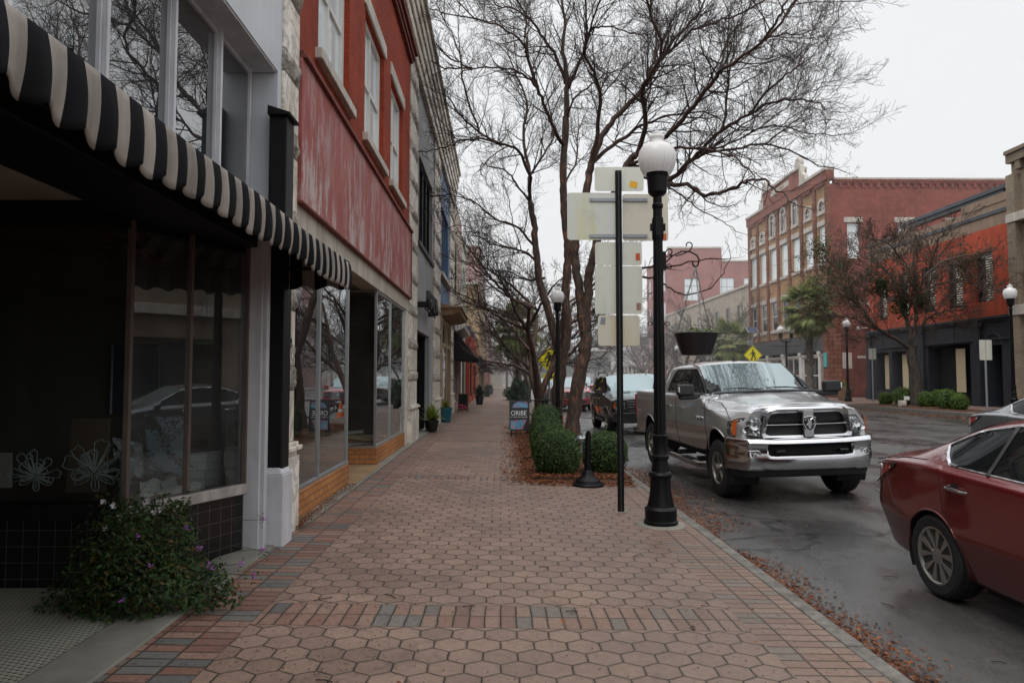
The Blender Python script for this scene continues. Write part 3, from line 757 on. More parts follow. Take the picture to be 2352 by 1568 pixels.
b.quad((X, Y0, .4), (X, 8.72, .4), (X, 8.72, 3.14), (X, Y0, 3.14)); b.build('pane', 'shop_glass', B)
b = MB(); b.quad((X, 8.72, .4), (X, 10.33, .4), (X, 10.33, 3.14), (X, 8.72, 3.14)); b.build('pane', 'shop_glass', B)
b = MB(); b.quad((X, 12.69, .4), (X, 14.3, .4), (X, 14.3, 3.14), (X, 12.69, 3.14)); b.build('pane', 'shop_glass', B)
b = MB(); b.quad((X, 14.3, .4), (X, 16.28, .4), (X, 16.28, 3.14), (X, 14.3, 3.14)); b.build('pane', 'shop_glass', B)
b = MB(); b.quad((X, 12.69, .4), (-4.4, 12.69, .4), (-4.4, 12.69, 3.14), (X, 12.69, 3.14)); b.build('pane', 'shop_glass', B)
b = MB(); b.quad((X, 10.32, .4), (-4.4, 10.32, .4), (-4.4, 10.32, 3.14), (X, 10.32, 3.14)); b.build('pane', 'shop_glass', B)
m_paint('shop_inner', (.20, .175, .14), .8, .3, .8); m_paint('tan_floor', (.34, .22, .12), .5, .3, 2., streak=False)
b = MB(); b.box(-6.0, -5.9, Y0, 16.3, 0, 3.2); b.box(-6, -2.3, Y0, 16.5, 3.2, 3.26); b.box(-6, XW - .3, 7.5, 7.56, 0, 3.2); b.box(-6, XW - .3, 16.22, 16.3, 0, 3.2); b.build('shop_room', 'shop_inner', B)
b = MB(); b.box(-6, XW - .3, 13.95, 14.05, .3, 3.2); b.build('inner_wall', 'brick_dark', B)
b = MB(); b.box(-6, -2.1, 10.35, 12.65, .0, .075); b.box(-5.9, XW - .12, Y0, 10.3, .30, .34); b.box(-5.9, XW - .12, 12.72, 16.3, .30, .34); b.build('tan_floor', 'tan_floor', B)
b = MB(); b.box(-4.5, -4.4, 10.35, 12.65, 0, 3.2); b.build('entrance_door', 'brown_wall', B)
# lumber in the display bay
lum = thing('lumber_pile', 'loose pile of yellow boards and white trim inside the shop window', 'lumber', (-3.2, 13.3, .34))
rg = random.Random(12)
for i in range(16):
    b = MB(); L = rg.uniform(1.2, 2.0); ang = rg.uniform(-.12, .12)
    b.obox((-3.2 + rg.uniform(-.15, .15), 13.05 + (i % 5) * .13, .37 + (i // 4) * .055 + rg.uniform(0, .03)), (L, rg.uniform(.09, .16), .03), (rg.uniform(-.2, .2), rg.uniform(-.1, .1), ang))
    b.build('board', 'wood_board' if i % 4 else 'white_trim', lum)

# ------------------------------------------------------------------ building C: grey rendered front
Cb = thing('grey_rendered_shop', 'plain grey rendered shopfront with a black doorway and projecting letters', 'shop', (XW, 21, 0))
b = MB(); wallp(b, 'x', XW - .02, 18.35, 23.1, 0, 9.5, [(18.5, 22.0, 0, 2.88), (18.9, 22.7, 5.3, 7.7)], d=-.14); b.build('wall', 'grey_render', Cb)
b = MB(); b.box(-5, -4.9, 18.4, 22.1, 0, 3); b.box(-5, XW - .16, 18.3, 18.4, 0, 3); b.box(-5, XW - .16, 21.99, 22.1, 0, 3); b.box(-5, XW - .16, 18.4, 22.1, 2.86, 3); b.box(-5, XW - .16, 18.4, 22.1, .0, .07); b.box(-4.0, -3.95, 18.4, 22.0, 5.2, 7.8); b.build('doorway', 'black_paint', Cb)  # recess walls coloured black to paint in the shade of the opening
for i in range(4): window(Cb, 'x', XW - .18, 18.9 + i * .95, 18.9 + (i + 1) * .95, 5.3, 7.7, 'black_paint', 'pane_dark', 1, 1, fw=.07, t=.12)
b = MB(); b.box(XW - .2, XW + .05, 18.8, 22.8, 5.16, 5.29); b.build('sill', 'dark_grey', Cb, bevel=.01)
text_mesh('HALIA', .62, .05, 'sign_letters', 'letter_black', Cb, frame_mtx((-1.93, 19.9, 3.66), (0, 1, 0), (0, 0, 1)), sx=1.5, bold=.012)
b = MB(); b.box(-2.2, -1.95, 18.45, 18.55, 3.45, 3.6); b.box(-2.2, -2.0, 21.3, 21.36, 3.45, 3.6); b.box(-2.0, -1.96, 18.5, 21.4, 3.40, 3.44); b.build('sign_bracket', 'black_paint', Cb)

# ------------------------------------------------------------------ building D: blue front with arch
D_ = thing('blue_front_shop', 'narrow blue painted shop with tan bracketed ledge and arched doorway', 'shop', (XW, 28, 0))
b = MB(); wallp(b, 'x', XW - .03, 25.4, 30.2, 4.33, 9.5, [(25.9, 29.7, 5.5, 8.1)], d=-.3); b.build('wall', 'blue_paint', D_)
window(D_, 'x', XW - .2, 25.9, 27.8, 5.5, 8.1, 'bracket_tan', 'pane_blue', 2, 1, fw=.12, t=.1); window(D_, 'x', XW - .2, 27.8, 29.7, 5.5, 8.1, 'blue_paint', 'pane_blue', 2, 1, fw=.12, t=.1)
b = MB(); b.box(XW - .1, XW + .12, 25.5, 30.1, 5.32, 5.48); b.build('sill', 'stone_trim', D_, bevel=.01)
b = MB()
b.prism([(XW, 25.5, 4.33), (XW + .75, 25.5, 4.12), (XW + .72, 25.5, 3.98), (XW + .5, 25.5, 3.9), (XW, 25.5, 3.85)], (0, 4.9, 0)); b.box(XW, XW + .80, 25.4, 30.5, 4.12, 4.2)
b.build('bracketed_ledge', 'bracket_tan', D_, bevel=.02)
b = MB(); wallp(b, 'x', XW - .05, 25.4, 30.2, 0, 3.9, [(25.9, 27.7, 0, 2.75), (28.1, 29.9, 0.5, 2.6)], d=-.2)
b.box(XW - .05, XW + .06, 25.45, 30.1, 2.78, 2.92); b.box(XW - .05, XW + .08, 27.75, 28.05, 0, 3.9); b.box(XW - .05, XW + .08, 25.4, 25.8, 0, 3.9); b.box(XW - .05, XW + .08, 29.9, 30.2, 0, 3.9); b.build('lower_wall', 'tan_stone', D_, bevel=.01)
b = MB(); pts = [(XW + .0, 26.8 + .82 * math.cos(t), 2.93 + .85 * math.sin(t)) for t in [PI * i / 16 for i in range(17)]]
b.tube(pts, .06, 8); b.build('arch_trim', 'tan_stone', D_, smooth=True)
b = MB(); b.add([(XW - .03, 26.8 + .8 * math.cos(t), 2.93 + .8 * math.sin(t)) for t in [PI * i / 16 for i in range(17)]], [tuple(range(17))]); b.build('arch_pane', 'pane_blue', D_)
window(D_, 'x', XW - .3, 28.1, 29.9, .5, 2.6, 'tan_stone', 'pane_dark', 1, 1, fw=.07)
b = MB(); b.box(XW - .36, XW - .3, 25.9, 27.7, 0, 2.75); b.build('door', 'pane_dark', D_)
# dancer silhouette on the display glass
dn = MB()
def blob(bb, pts, w0, X_):
    for (p, q, r1, r2) in pts:
        bb.tube([(X_, p[0], p[1]), (X_, q[0], q[1])], [r1, r2], 8)
yb, zb_ = 26.9, .75
S = 1.25
segs = [((0, .05), (0, .55), .02, .035), ((0, .55), (.0, .9), .035, .06), ((-.02, .35), (.22, .5), .02, .04), ((0, .95), (0, 1.2), .06, .05), ((0, 1.2), (.0, 1.3), .04, .03), ((0, 1.18), (-.2, 1.35), .03, .02), ((-.2, 1.35), (-.12, 1.62), .02, .012), ((0, 1.18), (.16, 1.38), .03, .02), ((.16, 1.38), (.06, 1.64), .02, .012)]
blob(dn, [((yb + a[0] * S, zb_ + a[1] * S), (yb + c[0] * S, zb_ + c[1] * S), r1 * S, r2 * S) for a, c, r1, r2 in segs], 0, XW + .02)
dn.lathe([(.001, -.09), (.09, 0), (.001, .09)], (XW + .02, yb, zb_ + 1.38 * S), 10); dn.add([(XW + .02, yb - .08, zb_ + .95 * S), (XW + .02, yb + .08, zb_ + .95 * S), (XW + .02, yb + .34, zb_ + .72 * S), (XW + .02, yb - .34, zb_ + .72 * S)], [(0, 1, 2, 3)])
dn.quad((XW + .0, 26.0, .2), (XW + .0, 27.6, .2), (XW, 27.6, 2.7), (XW, 26, 2.7), m=1) if False else None
tag(dn.build('dancer_cutout', 'white_plain'), 'white cutout of a ballet dancer at the blue shop entrance', 'cutout')

# ------------------------------------------------------------------ buildings E to H down the street
E_ = thing('pink_brick_shop', 'pale pink brick shop with white ledge and deep black awning', 'shop', (XW, 36, 0))
b = MB(); wallp(b, 'x', XW, 32.4, 39.6, 0, 10.2, [(33.2, 36.2, .4, 2.7), (36.9, 38.8, 0, 2.7), (33.4, 34.6, 5.6, 8.2), (35.4, 36.6, 5.6, 8.2)], d=-.2); b.build('wall', 'brick_pink', E_)
b = MB(); b.box(XW, XW + .06, 32.5, 36.4, 3.0, 9.8); 
E_w = MB(); wallp(E_w, 'x', XW + .03, 32.5, 36.4, 4.2, 9.9, [(33.4, 34.6, 5.6, 8.2), (35.4, 36.2, 5.6, 8.2)], d=-.2); E_w.build('painted_bay', 'cream_wall', E_)
for a, e in ((33.4, 34.6), (35.4, 36.2)): window(E_, 'x', XW - .1, a, e, 5.6, 8.2, 'white_trim', 'pane_sky', 1, 2)
window(E_, 'x', XW - .1, 33.2, 36.2, .4, 2.7, 'white_trim', 'pane_dark', 3, 1, fw=.1); window(E_, 'x', XW - .1, 36.9, 38.8, .02, 2.7, 'white_trim', 'pane_dark', 2, 1, fw=.1)
b = MB(); b.prism([(XW, 32.5, 4.15), (XW + .55, 32.5, 4.05), (XW + .5, 32.5, 3.9), (XW + .1, 32.5, 3.75), (XW, 32.5, 3.75)], (0, 6.6, 0)); b.build('ledge', 'white_trim', E_, bevel=.01)
m_paint('awning_black', (.012, .014, .018), .75, .3, 2.)
b = MB(); b.prism([(XW, 33.0, 3.85), (-1.05, 33.0, 2.48), (-1.05, 33.0, 2.18), (-1.08, 33.0, 2.18), (-1.08, 33.0, 2.4), (XW, 33, 2.5)], (0, 5.8, 0)); b.build('awning', 'awning_black', E_)
b = MB(); b.box(XW + .01, XW + .09, 38.0, 38.1, 4.5, 4.65); b.build('alarm_box', 'sticker_orange', E_)
G_ = thing('green_rendered_shop', 'pale green rendered shop beyond the pink brick one', 'shop', (XW, 41, 0))
b = MB(); wallp(b, 'x', XW + .02, 39.6, 43.6, 0, 9.6, [(40.2, 41.5, 5.4, 8.0), (42, 43.2, 5.4, 8.0), (40, 43.2, .3, 2.9)], d=-.2); b.box(XW, XW + .14, 39.6, 43.6, 9.2, 9.6); b.build('wall', 'green_wall', G_)
for a, e in ((40.2, 41.5), (42, 43.2)): window(G_, 'x', XW - .08, a, e, 5.4, 8, 'white_trim', 'pane_dark', 1, 2)
window(G_, 'x', XW - .08, 40, 43.2, .3, 2.9, 'dark_grey', 'pane_dark', 3, 1)
O_ = thing('orange_low_shop', 'low flame orange brick shop with grey coping', 'shop', (-1.95, 50, 0))
b = MB(); wallp(b, 'x', -1.95, 43.6, 57, 0, 4.55, [(44.8, 48, .4, 2.6), (49, 50.2, 0, 2.5), (51, 55.5, .4, 2.6)], d=-.2); wallp(b, 'y', 43.6, -9, -1.95, 0, 4.55); b.build('wall', 'brick_flame', O_)
b = MB(); b.box(-9, -1.87, 43.52, 57, 4.55, 4.8); b.build('coping', 'coping', O_, bevel=.02)
for a, e, f in ((44.8, 48, .4), (49, 50.2, .02), (51, 55.5, .4)): window(O_, 'x', -2.05, a, e, f, 2.6, 'black_paint', 'pane_dark', max(1, int((e - a) / 1.2)), 1)
T_ = thing('tall_tan_building', 'tall tan brick building with pinkish upper floor rising behind the orange shop', 'building', (-1.75, 65, 0))
b = MB(); wallp(b, 'y', 57, -12, -1.75, 0, 9.2); wallp(b, 'x', -1.75, 57, 80, 0, 9.2, [(58 + i * 2.8, 59.4 + i * 2.8, z_, z_ + 2.2) for i in range(8) for z_ in (4.6, )] + [(58 + i * 4.5, 61.5 + i * 4.5, .3, 2.9) for i in range(5)], d=-.2); b.build('wall', 'brick_gold', T_)
b = MB(); wallp(b, 'y', 57, -12, -1.75, 9.35, 12.2); wallp(b, 'x', -1.75, 57, 80, 9.35, 12.2); b.box(-12, -1.7, 56.95, 80, 12.2, 12.35); b.build('upper_wall', 'brick_pink', T_)
b = MB(); b.box(-12, -1.68, 56.93, 80, 9.2, 9.35); b.build('string_course', 'white_trim', T_)
for i in range(8): window(T_, 'x', -1.85, 58 + i * 2.8, 59.4 + i * 2.8, 4.6, 6.8, 'stone_trim', 'pane_dark', 1, 2)
for i in range(5): window(T_, 'x', -1.85, 58 + i * 4.5, 61.5 + i * 4.5, .3, 2.9, 'dark_grey', 'pane_dark', 2, 1)
b = MB(); b.prism([(-1.75, 64, 3.3), (-.75, 64, 2.2), (-.75, 64, 1.95), (-1.75, 64, 2.3)], (0, 9, 0)); b.build('awning', 'awning_black', T_)
b = MB(); b.prism([(-1.75, 58, 3.5), (-1.1, 58, 2.6), (-1.1, 58, 2.4), (-1.75, 58, 2.6)], (0, 5, 0)); b.build('awning', 'awning_black', T_)
Hh = thing('dark_red_building', 'dark red and cream building at the far end of the row', 'building', (-1.7, 90, 0))
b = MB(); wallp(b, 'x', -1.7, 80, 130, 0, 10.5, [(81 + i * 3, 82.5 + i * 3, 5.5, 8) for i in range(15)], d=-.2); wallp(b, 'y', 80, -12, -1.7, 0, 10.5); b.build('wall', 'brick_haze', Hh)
b = MB(); b.box(-12, -1.55, 80, 84, 3, 10.2); b.build('cream_bay', 'cream_wall', Hh)
cn = thing('pavement_canopy', 'flat grey canopy on a square post spanning the sidewalk far away', 'canopy', (.9, 98, 0))
b = MB(); b.box(-2, 1.0, 93, 103, 2.75, 3.0); b.build('roof_slab', 'dark_grey', cn)
b = MB(); b.box(.72, .98, 93.2, 93.5, 0, 2.75); b.box(.72, .98, 102, 102.3, 0, 2.75); b.build('post', 'dark_grey', cn)
b = MB(); b.tube([(-1.7, 93.3, 6.5), (.7, 93.3, 3.0)], .05, 6); b.tube([(-1.7, 93.9, 6.2), (.5, 93.9, 3.0)], .04, 6); b.build('stay_cable', 'dark_grey', cn)
b = MB(); b.box(-14, 0.3, 135, 140, 0, 7); b.box(-9, 30, 180, 190, 0, 5)
tag(b.build('end_of_street_building', 'concrete'), 'pale low building closing the view at the end of the street', 'building')
XR = 21.0; ZG = .42
# ------------------------------------------------------------------ tall brick commercial block
K = thing('brick_block', 'tall brick commercial block with arched top windows and scrolled stone parapet', 'building', (XR, 51, ZG))
KY0, KY1 = 44.2, 58.9; bay = (KY1 - KY0) / 7
b = MB(); fy = lambda i: KY0 + bay * i
holes = []
tops = []
for i in range(7):
    c_ = fy(i) + bay / 2
    mid = 2 <= i <= 4
    holes += [(c_ - .58, c_ + .58, 9.1, 11.5), (c_ - .58, c_ + .58, 5.2, 7.4)]
    tops.append((c_, 12.5 if mid else 12.45, 13.75 if mid else 12.75, mid))
for c_, z0, z1, mid in tops: holes.append((c_ - .36, c_ + .36, z0, z1))
wallp(b, 'x', XR, KY0, KY1, 4.5, 14.4, holes, d=.28)
b.build('infill_wall', 'brick_buff', K)
b = MB()
for i in range(8):
    y_ = fy(i); w_ = .36 if 0 < i < 7 else .55
    b.box(XR - .13, XR, max(KY0, y_ - w_ / 2 * (1 if 0 < i < 7 else 2)), min(KY1, y_ + w_ / 2 * (1 if 0 < i < 7 else 2)), 4.3, 14.3 if not 2 <= i <= 5 else 14.8)
b.box(XR - .35, XR + .5, KY0 - .02, KY0 + .75, ZG, 4.4)
b.build('pier', 'brick_rust', K, bevel=.03)
b = MB(); b.box(XR - .22, XR + .3, KY0, KY1, 14.3, 14.9); b.box(XR - .25, XR + .3, fy(2) - .2, fy(5) + .2, 14.9, 16.1)
for i in range(7):
    for k in range(6): b.box(XR - .2, XR, fy(i) + .45 + k * .22, fy(i) + .56 + k * .22, 14.05 if not 2 <= i <= 4 else 15.3, 14.28 if not 2 <= i <= 4 else 15.5)
b.build('parapet', 'brick_city', K)
b = MB(); b.box(XR - .3, XR + .35, KY0, fy(2) - .2, 14.9, 15.1); b.box(XR - .3, XR + .35, fy(5) + .2, KY1, 14.9, 15.1); b.box(XR - .33, XR + .35, fy(2) - .2, fy(5) + .2, 16.1, 16.3)
b.box(XR - .28, XR - .2, fy(3) - .6, fy(4) + .7, 15.45, 15.85)
for s_, y_ in ((-1, fy(2) - .25), (1, fy(5) + .25)):
    b.prism([(XR - .28, y_, 15.1), (XR - .28, y_ + s_ * .95, 15.1), (XR - .28, y_ + s_ * .8, 15.5), (XR - .28, y_ + s_ * .4, 15.75), (XR - .28, y_ + s_ * .25, 16.3), (XR - .28, y_, 16.6)], (.3, 0, 0))
    b.lathe([(.45, -.15), (.48, 0), (.45, .15)], (XR - .1, y_ - s_ * .3, 16.55), 16, axis='x')
b.build('stone_coping', 'stone_trim', K, bevel=.02)
txt_m = frame_mtx((XR - .285, (fy(3) + fy(4)) / 2 + .05, 15.65), (0, -1, 0), (0, 0, 1))
text_mesh('BULTMAN', .36, .01, 'name_letters', 'tan_stone', K, txt_m)
for i in range(7):
    c_ = fy(i) + bay / 2
    for z0, z1 in ((9.1, 11.5), (5.2, 7.4)):
        w_ = window(K, 'x', XR + .1, c_ - .58, c_ + .58, z0, z1, 'white_trim', 'pane_sky' if z0 > 8 else 'pane_dark', 1, 2, fw=.09, t=.08)
        q = MB(); q.box(XR - .1, XR + .1, c_ - .66, c_ + .66, z1, z1 + .34); q.box(XR - .12, XR + .1, c_ - .66, c_ + .66, z0 - .2, z0); q.build('lintel', 'stone_trim', w_, bevel=.01)
for c_, z0, z1, mid in tops:
    q = MB(); r0, r1 = .36, .56; pts_o = [(XR - .10, c_ + r1 * math.cos(t), z1 + r1 * math.sin(t)) for t in [PI * k / 14 for k in range(15)]]
    pts_i = [(XR - .10, c_ + r0 * math.cos(t), z1 + r0 * math.sin(t)) for t in [PI * k / 14 for k in range(15)]]
    for k in range(14): q.prism([pts_o[k], pts_o[k + 1], pts_i[k + 1], pts_i[k]], (.3, 0, 0))
    q.box(XR - .10, XR + .2, c_ - r1, c_ - r0, z0, z1); q.box(XR - .10, XR + .2, c_ + r0, c_ + r1, z0, z1); q.box(XR - .14, XR + .2, c_ - r1, c_ + r1, z0 - .22, z0)
    w_ = q.build('window', 'stone_trim', K)
    q = MB(); q.add([(XR - .02, c_ - r0, z0), (XR - .02, c_ + r0, z0)] + [(XR - .02, c_ + r0 * math.cos(t), z1 + r0 * math.sin(t)) for t in [PI * k / 14 for k in range(15)]], [tuple(range(17))]); q.build('pane', 'pane_dark', w_)
    q = MB(); q.box(XR - .045, XR - .025, c_ - .03, c_ + .03, z0, z1 + r0); q.box(XR - .044, XR - .026, c_ - r0, c_ + r0, z1 - .05, z1 + .01); q.build('glazing_bar', 'white_trim', w_)
# side wall facing the camera
b = MB(); SX1 = 36.
sw_h = [(22.05, 22.85, 9.2, 11.5), (25.3, 26.2, 9.2, 11.5), (28.6, 29.4, 9.2, 11.5)]
wallp(b, 'y', KY0, XR, SX1, 5.0, 14.0, sw_h, d=.25); b.box(XR - .02, SX1, KY1 - .3, KY1 - .02, ZG, 14); b.box(SX1 - .2, SX1, KY0 + .02, KY1, ZG, 14); b.build('side_wall', 'brick_side', K)
b = MB(); wallp(b, 'y', KY0, XR, SX1, ZG, 5.0, d=.25); b.build('worn_side_wall', 'brick_worn', K)
b = MB(); b.box(XR + .3, SX1, KY0 - .1, KY0 + .3, 14.0, 14.12); b.box(XR + .3, SX1, KY0 - .14, KY0 + .3, 14.12, 14.25)
for i in range(30): b.box(XR + .6 + i * .48, XR + .8 + i * .48, KY0 - .09, KY0, 13.75, 14.0)
b.build('corbel', 'brick_side', K); b = MB(); b.box(XR + .3, SX1, KY0 - .16, KY0 + .35, 14.25, 14.36); b.build('coping', 'stone_trim', K)
b = MB(); b.box(XR + .1, SX1 - .1, KY0 + .3, KY1 - .2, 13.2, 13.4); b.build('roof', 'dark_grey', K)
for a, e, f, g in sw_h:
    w_ = window(K, 'y', KY0 + .15, a, e, f, g, 'white_trim', 'pane_sky', 1, 2, fw=.07)
    q = MB(); q.box(a - .2, e + .2, KY0 - .05, KY0 + .1, g, g + .33); q.build('lintel', 'stone_trim', w_)
for x_ in (24.3, 30.2):
    v = MB(); v.lathe([(.55, 0), (.3, .45), (.3, .55), (.38, .6), (.38, .68), (.05, .8)], (x_ + 1.2, KY0 + 2.5, 14.0), 14); v.build('roof_vent', 'zinc', K, smooth=True)
b = MB(); b.box(XR + .55, XR + 1.15, KY0 - .03, KY0 + .02, 2.2, 3.2); b.box(XR + 1.5, XR + 2.3, KY0 - .03, KY0 + .02, 2.85, 3.0); b.build('wall_patch', 'stone_trim', K)
b = MB(); b.tube([(XR + 1.6, KY0 - .06, 4.75), (XR + 3.2, KY0 - .06, 4.75)], .035, 6); b.box(XR + 1.5, XR + 1.68, KY0 - .1, KY0, 4.65, 4.85); b.build('conduit', 'stone_trim', K)
text_mesh('BULTMAN', .42, .005, 'ghost_letters', 'stone_trim', K, frame_mtx((XR + 1.8, KY0 - .01, 6.3), (1, 0, 0), (0, 0, 1)), sx=.9)
text_mesh('E', .8, .005, 'ghost_letters', 'brick_haze', K, frame_mtx((XR + 1.75, KY0 - .01, 5.35), (1, 0, 0), (0, 0, 1)))
# dark signboard and white shopfront
b = MB(); b.box(XR - .16, XR + .2, KY0 + .75, KY1, 3.35, 4.42); b.build('signboard', 'dark_grey', K, bevel=.02)
b = MB()
for y_ in (46, 49, 52, 55, 58.5): b.box(XR - .12, XR + .15, y_ - .16, y_ + .16, ZG, 3.35); b.box(XR - .17, XR + .2, y_ - .22, y_ + .22, 3.15, 3.35)
b.box(XR - .05, XR + .1, KY0 + .75, KY1, 3.05, 3.15); b.build('column', 'white_trim', K, bevel=.01)
for a in (46.2, 49.2, 52.2, 55.2): window(K, 'x', XR + .1, a, a + 2.6, .5, 3.05, 'white_trim', 'pane_dark', 2, 2, fw=.12, t=.12)
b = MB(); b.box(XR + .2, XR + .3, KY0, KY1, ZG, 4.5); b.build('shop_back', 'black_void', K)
b = MB(); b.box(XR - .42, XR - .37, KY0 + .1, KY0 + .5, 2.3, 3.2); b.build('notice_panel', 'teal_paint', K)

# ------------------------------------------------------------------ orange building with black shopfront
Q = thing('orange_building', 'orange rendered building with charcoal wooden shopfront and louvred windows', 'building', (XR, 34, ZG))
b = MB(); QY0, QY1 = 28.1, 39.7
qw = [(29.6, 30.75), (31.6, 32.75), (33.6, 34.7), (35.8, 36.8), (37.9, 38.9)]
wallp(b, 'x', XR, QY0, QY1, 4.2, 8.05, [(a, e, 4.9 if a < 31 else 4.8, 7.05) for a, e in qw], d=.25); wallp(b, 'y', QY1, XR, 34, .4, 8.2, d=.1)
b.build('wall', 'orange_render', Q)
b = MB(); b.box(XR, XR + .3, QY0, QY1, 8.05, 9.0); b.box(XR - .03, XR + .3, QY0, 31.5, 9.0, 9.35); b.box(XR - .03, XR + .3, 35.8, 36.5, 9.0, 9.3); b.box(XR + .3, 34, QY1 - .3, QY1, 8.2, 9); b.build('parapet', 'tan_render', Q)
b = MB(); b.box(XR - .06, XR + .36, 28.2, 36.4, 9.0 + .5, 9.0 + .68); b.box(XR - .06, XR + .36, 36.4, QY1 + .03, 9.0, 9.15); b.box(XR - .05, XR + .3, QY0, QY1, 8.55, 8.72); b.box(XR, XR + .3, 28.8, 36.4, 9.3, 9.5); b.build('coping', 'coping', Q, bevel=.01)
for a, e in qw:
    w_ = window(Q, 'x', XR + .17, a, e, 4.9 if a < 31 else 4.8, 7.05, 'char_wood', 'pane_dark', 1, 1, fw=.09, t=.08)
    q = MB(); zz = 4.95
    while zz < 6.95: q.prism([(XR + .08, a + .1, zz), (XR + .12, a + .1, zz + .06), (XR + .13, a + .1, zz + .055), (XR + .09, a + .1, zz - .005)], (0, (e - a) * .42, 0)); zz += .105
    q.build('louvre', 'stone_trim', w_)
b = MB()
wallp(b, 'x', XR - .1, QY0, QY1, ZG, 4.2, [(29.1, 30.0, ZG, 3.0), (31.1, 34.2, ZG, 3.15), (35.9, 37.4, .9, 3.0), (37.7, 39.0, .9, 3.0)], d=.6)
b.box(XR - .28, XR - .1, QY0, QY1, 4.1, 4.22); b.box(XR - .2, XR - .1, QY0, QY1, 4.0, 4.1); b.box(XR - .18, XR - .1, QY0, QY1, 3.2, 3.28)
for y_ in (QY0 + .1, 30.5, 34.6, 39.6): b.box(XR - .24, XR - .1, y_ - .2, y_ + .2, ZG, 4.1); b.box(XR - .3, XR - .1, y_ - .25, y_ + .25, ZG, ZG + .6); b.box(XR - .3, XR - .1, y_ - .25, y_ + .25, 3.85, 4.0)
for y_ in (32.2, 36.8, 38.3): b.box(XR - .13, XR - .1, y_ - .04, y_ + .04, 3.28, 4.0)
b.build('shopfront', 'char_wood', Q, bevel=.012)
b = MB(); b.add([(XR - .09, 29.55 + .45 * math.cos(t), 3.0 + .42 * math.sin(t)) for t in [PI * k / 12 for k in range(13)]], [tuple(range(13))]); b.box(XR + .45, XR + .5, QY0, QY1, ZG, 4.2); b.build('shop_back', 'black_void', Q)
b = MB(); pp = [(XR - .1, 29.55 + .5 * math.cos(t), 3.0 + .47 * math.sin(t)) for t in [PI * k / 12 for k in range(13)]]; b.tube(pp, .05, 6); b.build('arch_trim', 'char_wood', Q)
for a, e, z0, z1 in ((36.3, 36.95, 1.0, 2.85), (38.0, 38.65, 1.0, 2.85), (31.9, 32.55, .95, 2.95)):
    b = MB(); b.box(XR + .2, XR + .22, a, e, z0, z1); b.build('papered_window', 'paper_board', Q)
b = MB(); b.box(XR + .3, XR + .34, 29.2, 29.6, .5, 2.5); b.build('door', 'bracket_tan', Q)
# ------------------------------------------------------------------ tan-grey brick building at the right edge
V = thing('tan_brick_building', 'grey tan brick building at the right edge with pale stone bands', 'building', (XR, 20, ZG))
b = MB(); vh = [(q - .6, q + .6, z_, z_ + 2.3) for q in (26.5, 23, 19.5, 16, 12.5) for z_ in (6.6, )]
wallp(b, 'x', XR - .2, 6, 28.05, .4, 10.3, vh + [(24.5, 27.5, .6, 3.2), (18, 23, .6, 3.2), (9, 16, .6, 3.2)], d=.3); wallp(b, 'y', 28.05, XR - .2, 34, .4, 10.3); b.build('wall', 'brick_tan', V)
b = MB(); b.box(XR - .45, XR - .2, 27.6, 28.07, .4, 9.8); b.box(XR - .45, XR - .2, 24.2, 25, .4, 9.8); b.build('pilaster', 'brick_tan', V)
b = MB(); b.box(XR - .5, XR - .2, 6, 28.09, 7.1 + .75, 8.2); b.box(XR - .5, XR - .2, 6, 28.09, 4.1, 4.5); b.build('stone_band', 'stone_trim', V, bevel=.02)
b = MB(); b.box(XR - .42, XR, 6, 28.07, 10.3, 10.65); b.box(XR - .5, XR, 6, 28.07, 10.65, 10.8)
for i in range(38): b.box(XR - .38, XR - .2, 7 + i * .55, 7.28 + i * .55, 9.95, 10.3)
b.build('cornice', 'brick_tan', V)
for a, e, f, g in vh: window(V, 'x', XR, a, e, f, g, 'white_trim', 'pane_dark', 1, 2)
for a, e in ((24.5, 27.5), (18, 23), (9, 16)): window(V, 'x', XR, a, e, .6, 3.2, 'dark_grey', 'pane_dark', 3, 1)
# ------------------------------------------------------------------ cream building, far brick building, white house
U = thing('cream_building', 'cream rendered building with dark signboards beyond the tall brick block', 'building', (XR, 70, ZG))
b = MB(); wallp(b, 'x', XR, 58.95, 89, .4, 9.4, [(61 + i * 3.2, 62.2 + i * 3.2, 6, 8) for i in range(8)], d=.2); wallp(b, 'y', 58.96, XR, 35, .4, 9.4); b.build('wall', 'cream_wall', U)
b = MB(); b.box(XR - .12, XR + .2, 58.95, 89, 9.4, 9.6); b.build('coping', 'stone_trim', U)
for i in range(8): window(U, 'x', XR + .1, 61 + i * 3.2, 62.2 + i * 3.2, 6, 8, 'stone_trim', 'pane_dark', 1, 2)
b = MB(); b.box(XR - .2, XR, 59, 74, 3.2, 4.5); b.build('signboard', 'dark_grey', U, bevel=.02)
text_mesh('CHANCE', .7, .02, 'sign_letters', 'pane_blue', U, frame_mtx((XR - .23, 66, 3.8), (0, -1, 0), (0, 0, 1)), sx=1.2)
b = MB(); b.box(XR - .05, XR + .05, 59.3, 74, .5, 3.1); b.build('shop_window', 'pane_dark', U)
b = MB()
for i in range(6): b.box(XR - .12, XR - .04, 59.3 + i * 2.8, 59.6 + i * 2.8, .4, 3.2)
b.build('column', 'dark_grey', U)
sg = thing('hanging_shop_sign', 'white projecting sign with black letters beside the dark signboard', 'sign', (XR - .9, 66.6, 4))
b = MB(); b.box(XR - 1.5, XR - .45, 66.55, 66.63, 3.2, 4.5); b.build('board', 'white_plain', sg)
text_mesh('RISE', .5, .01, 'sign_letters', 'letter_black', sg, frame_mtx((XR - .98, 66.54, 3.85), (1, 0, .0), (0, 0, 1)), sx=.75, bold=.02)
b = MB(); b.tube([(XR - 1.5, 66.59, 4.55), (XR, 66.59, 4.55)], .03, 6); b.build('bracket', 'iron', sg)
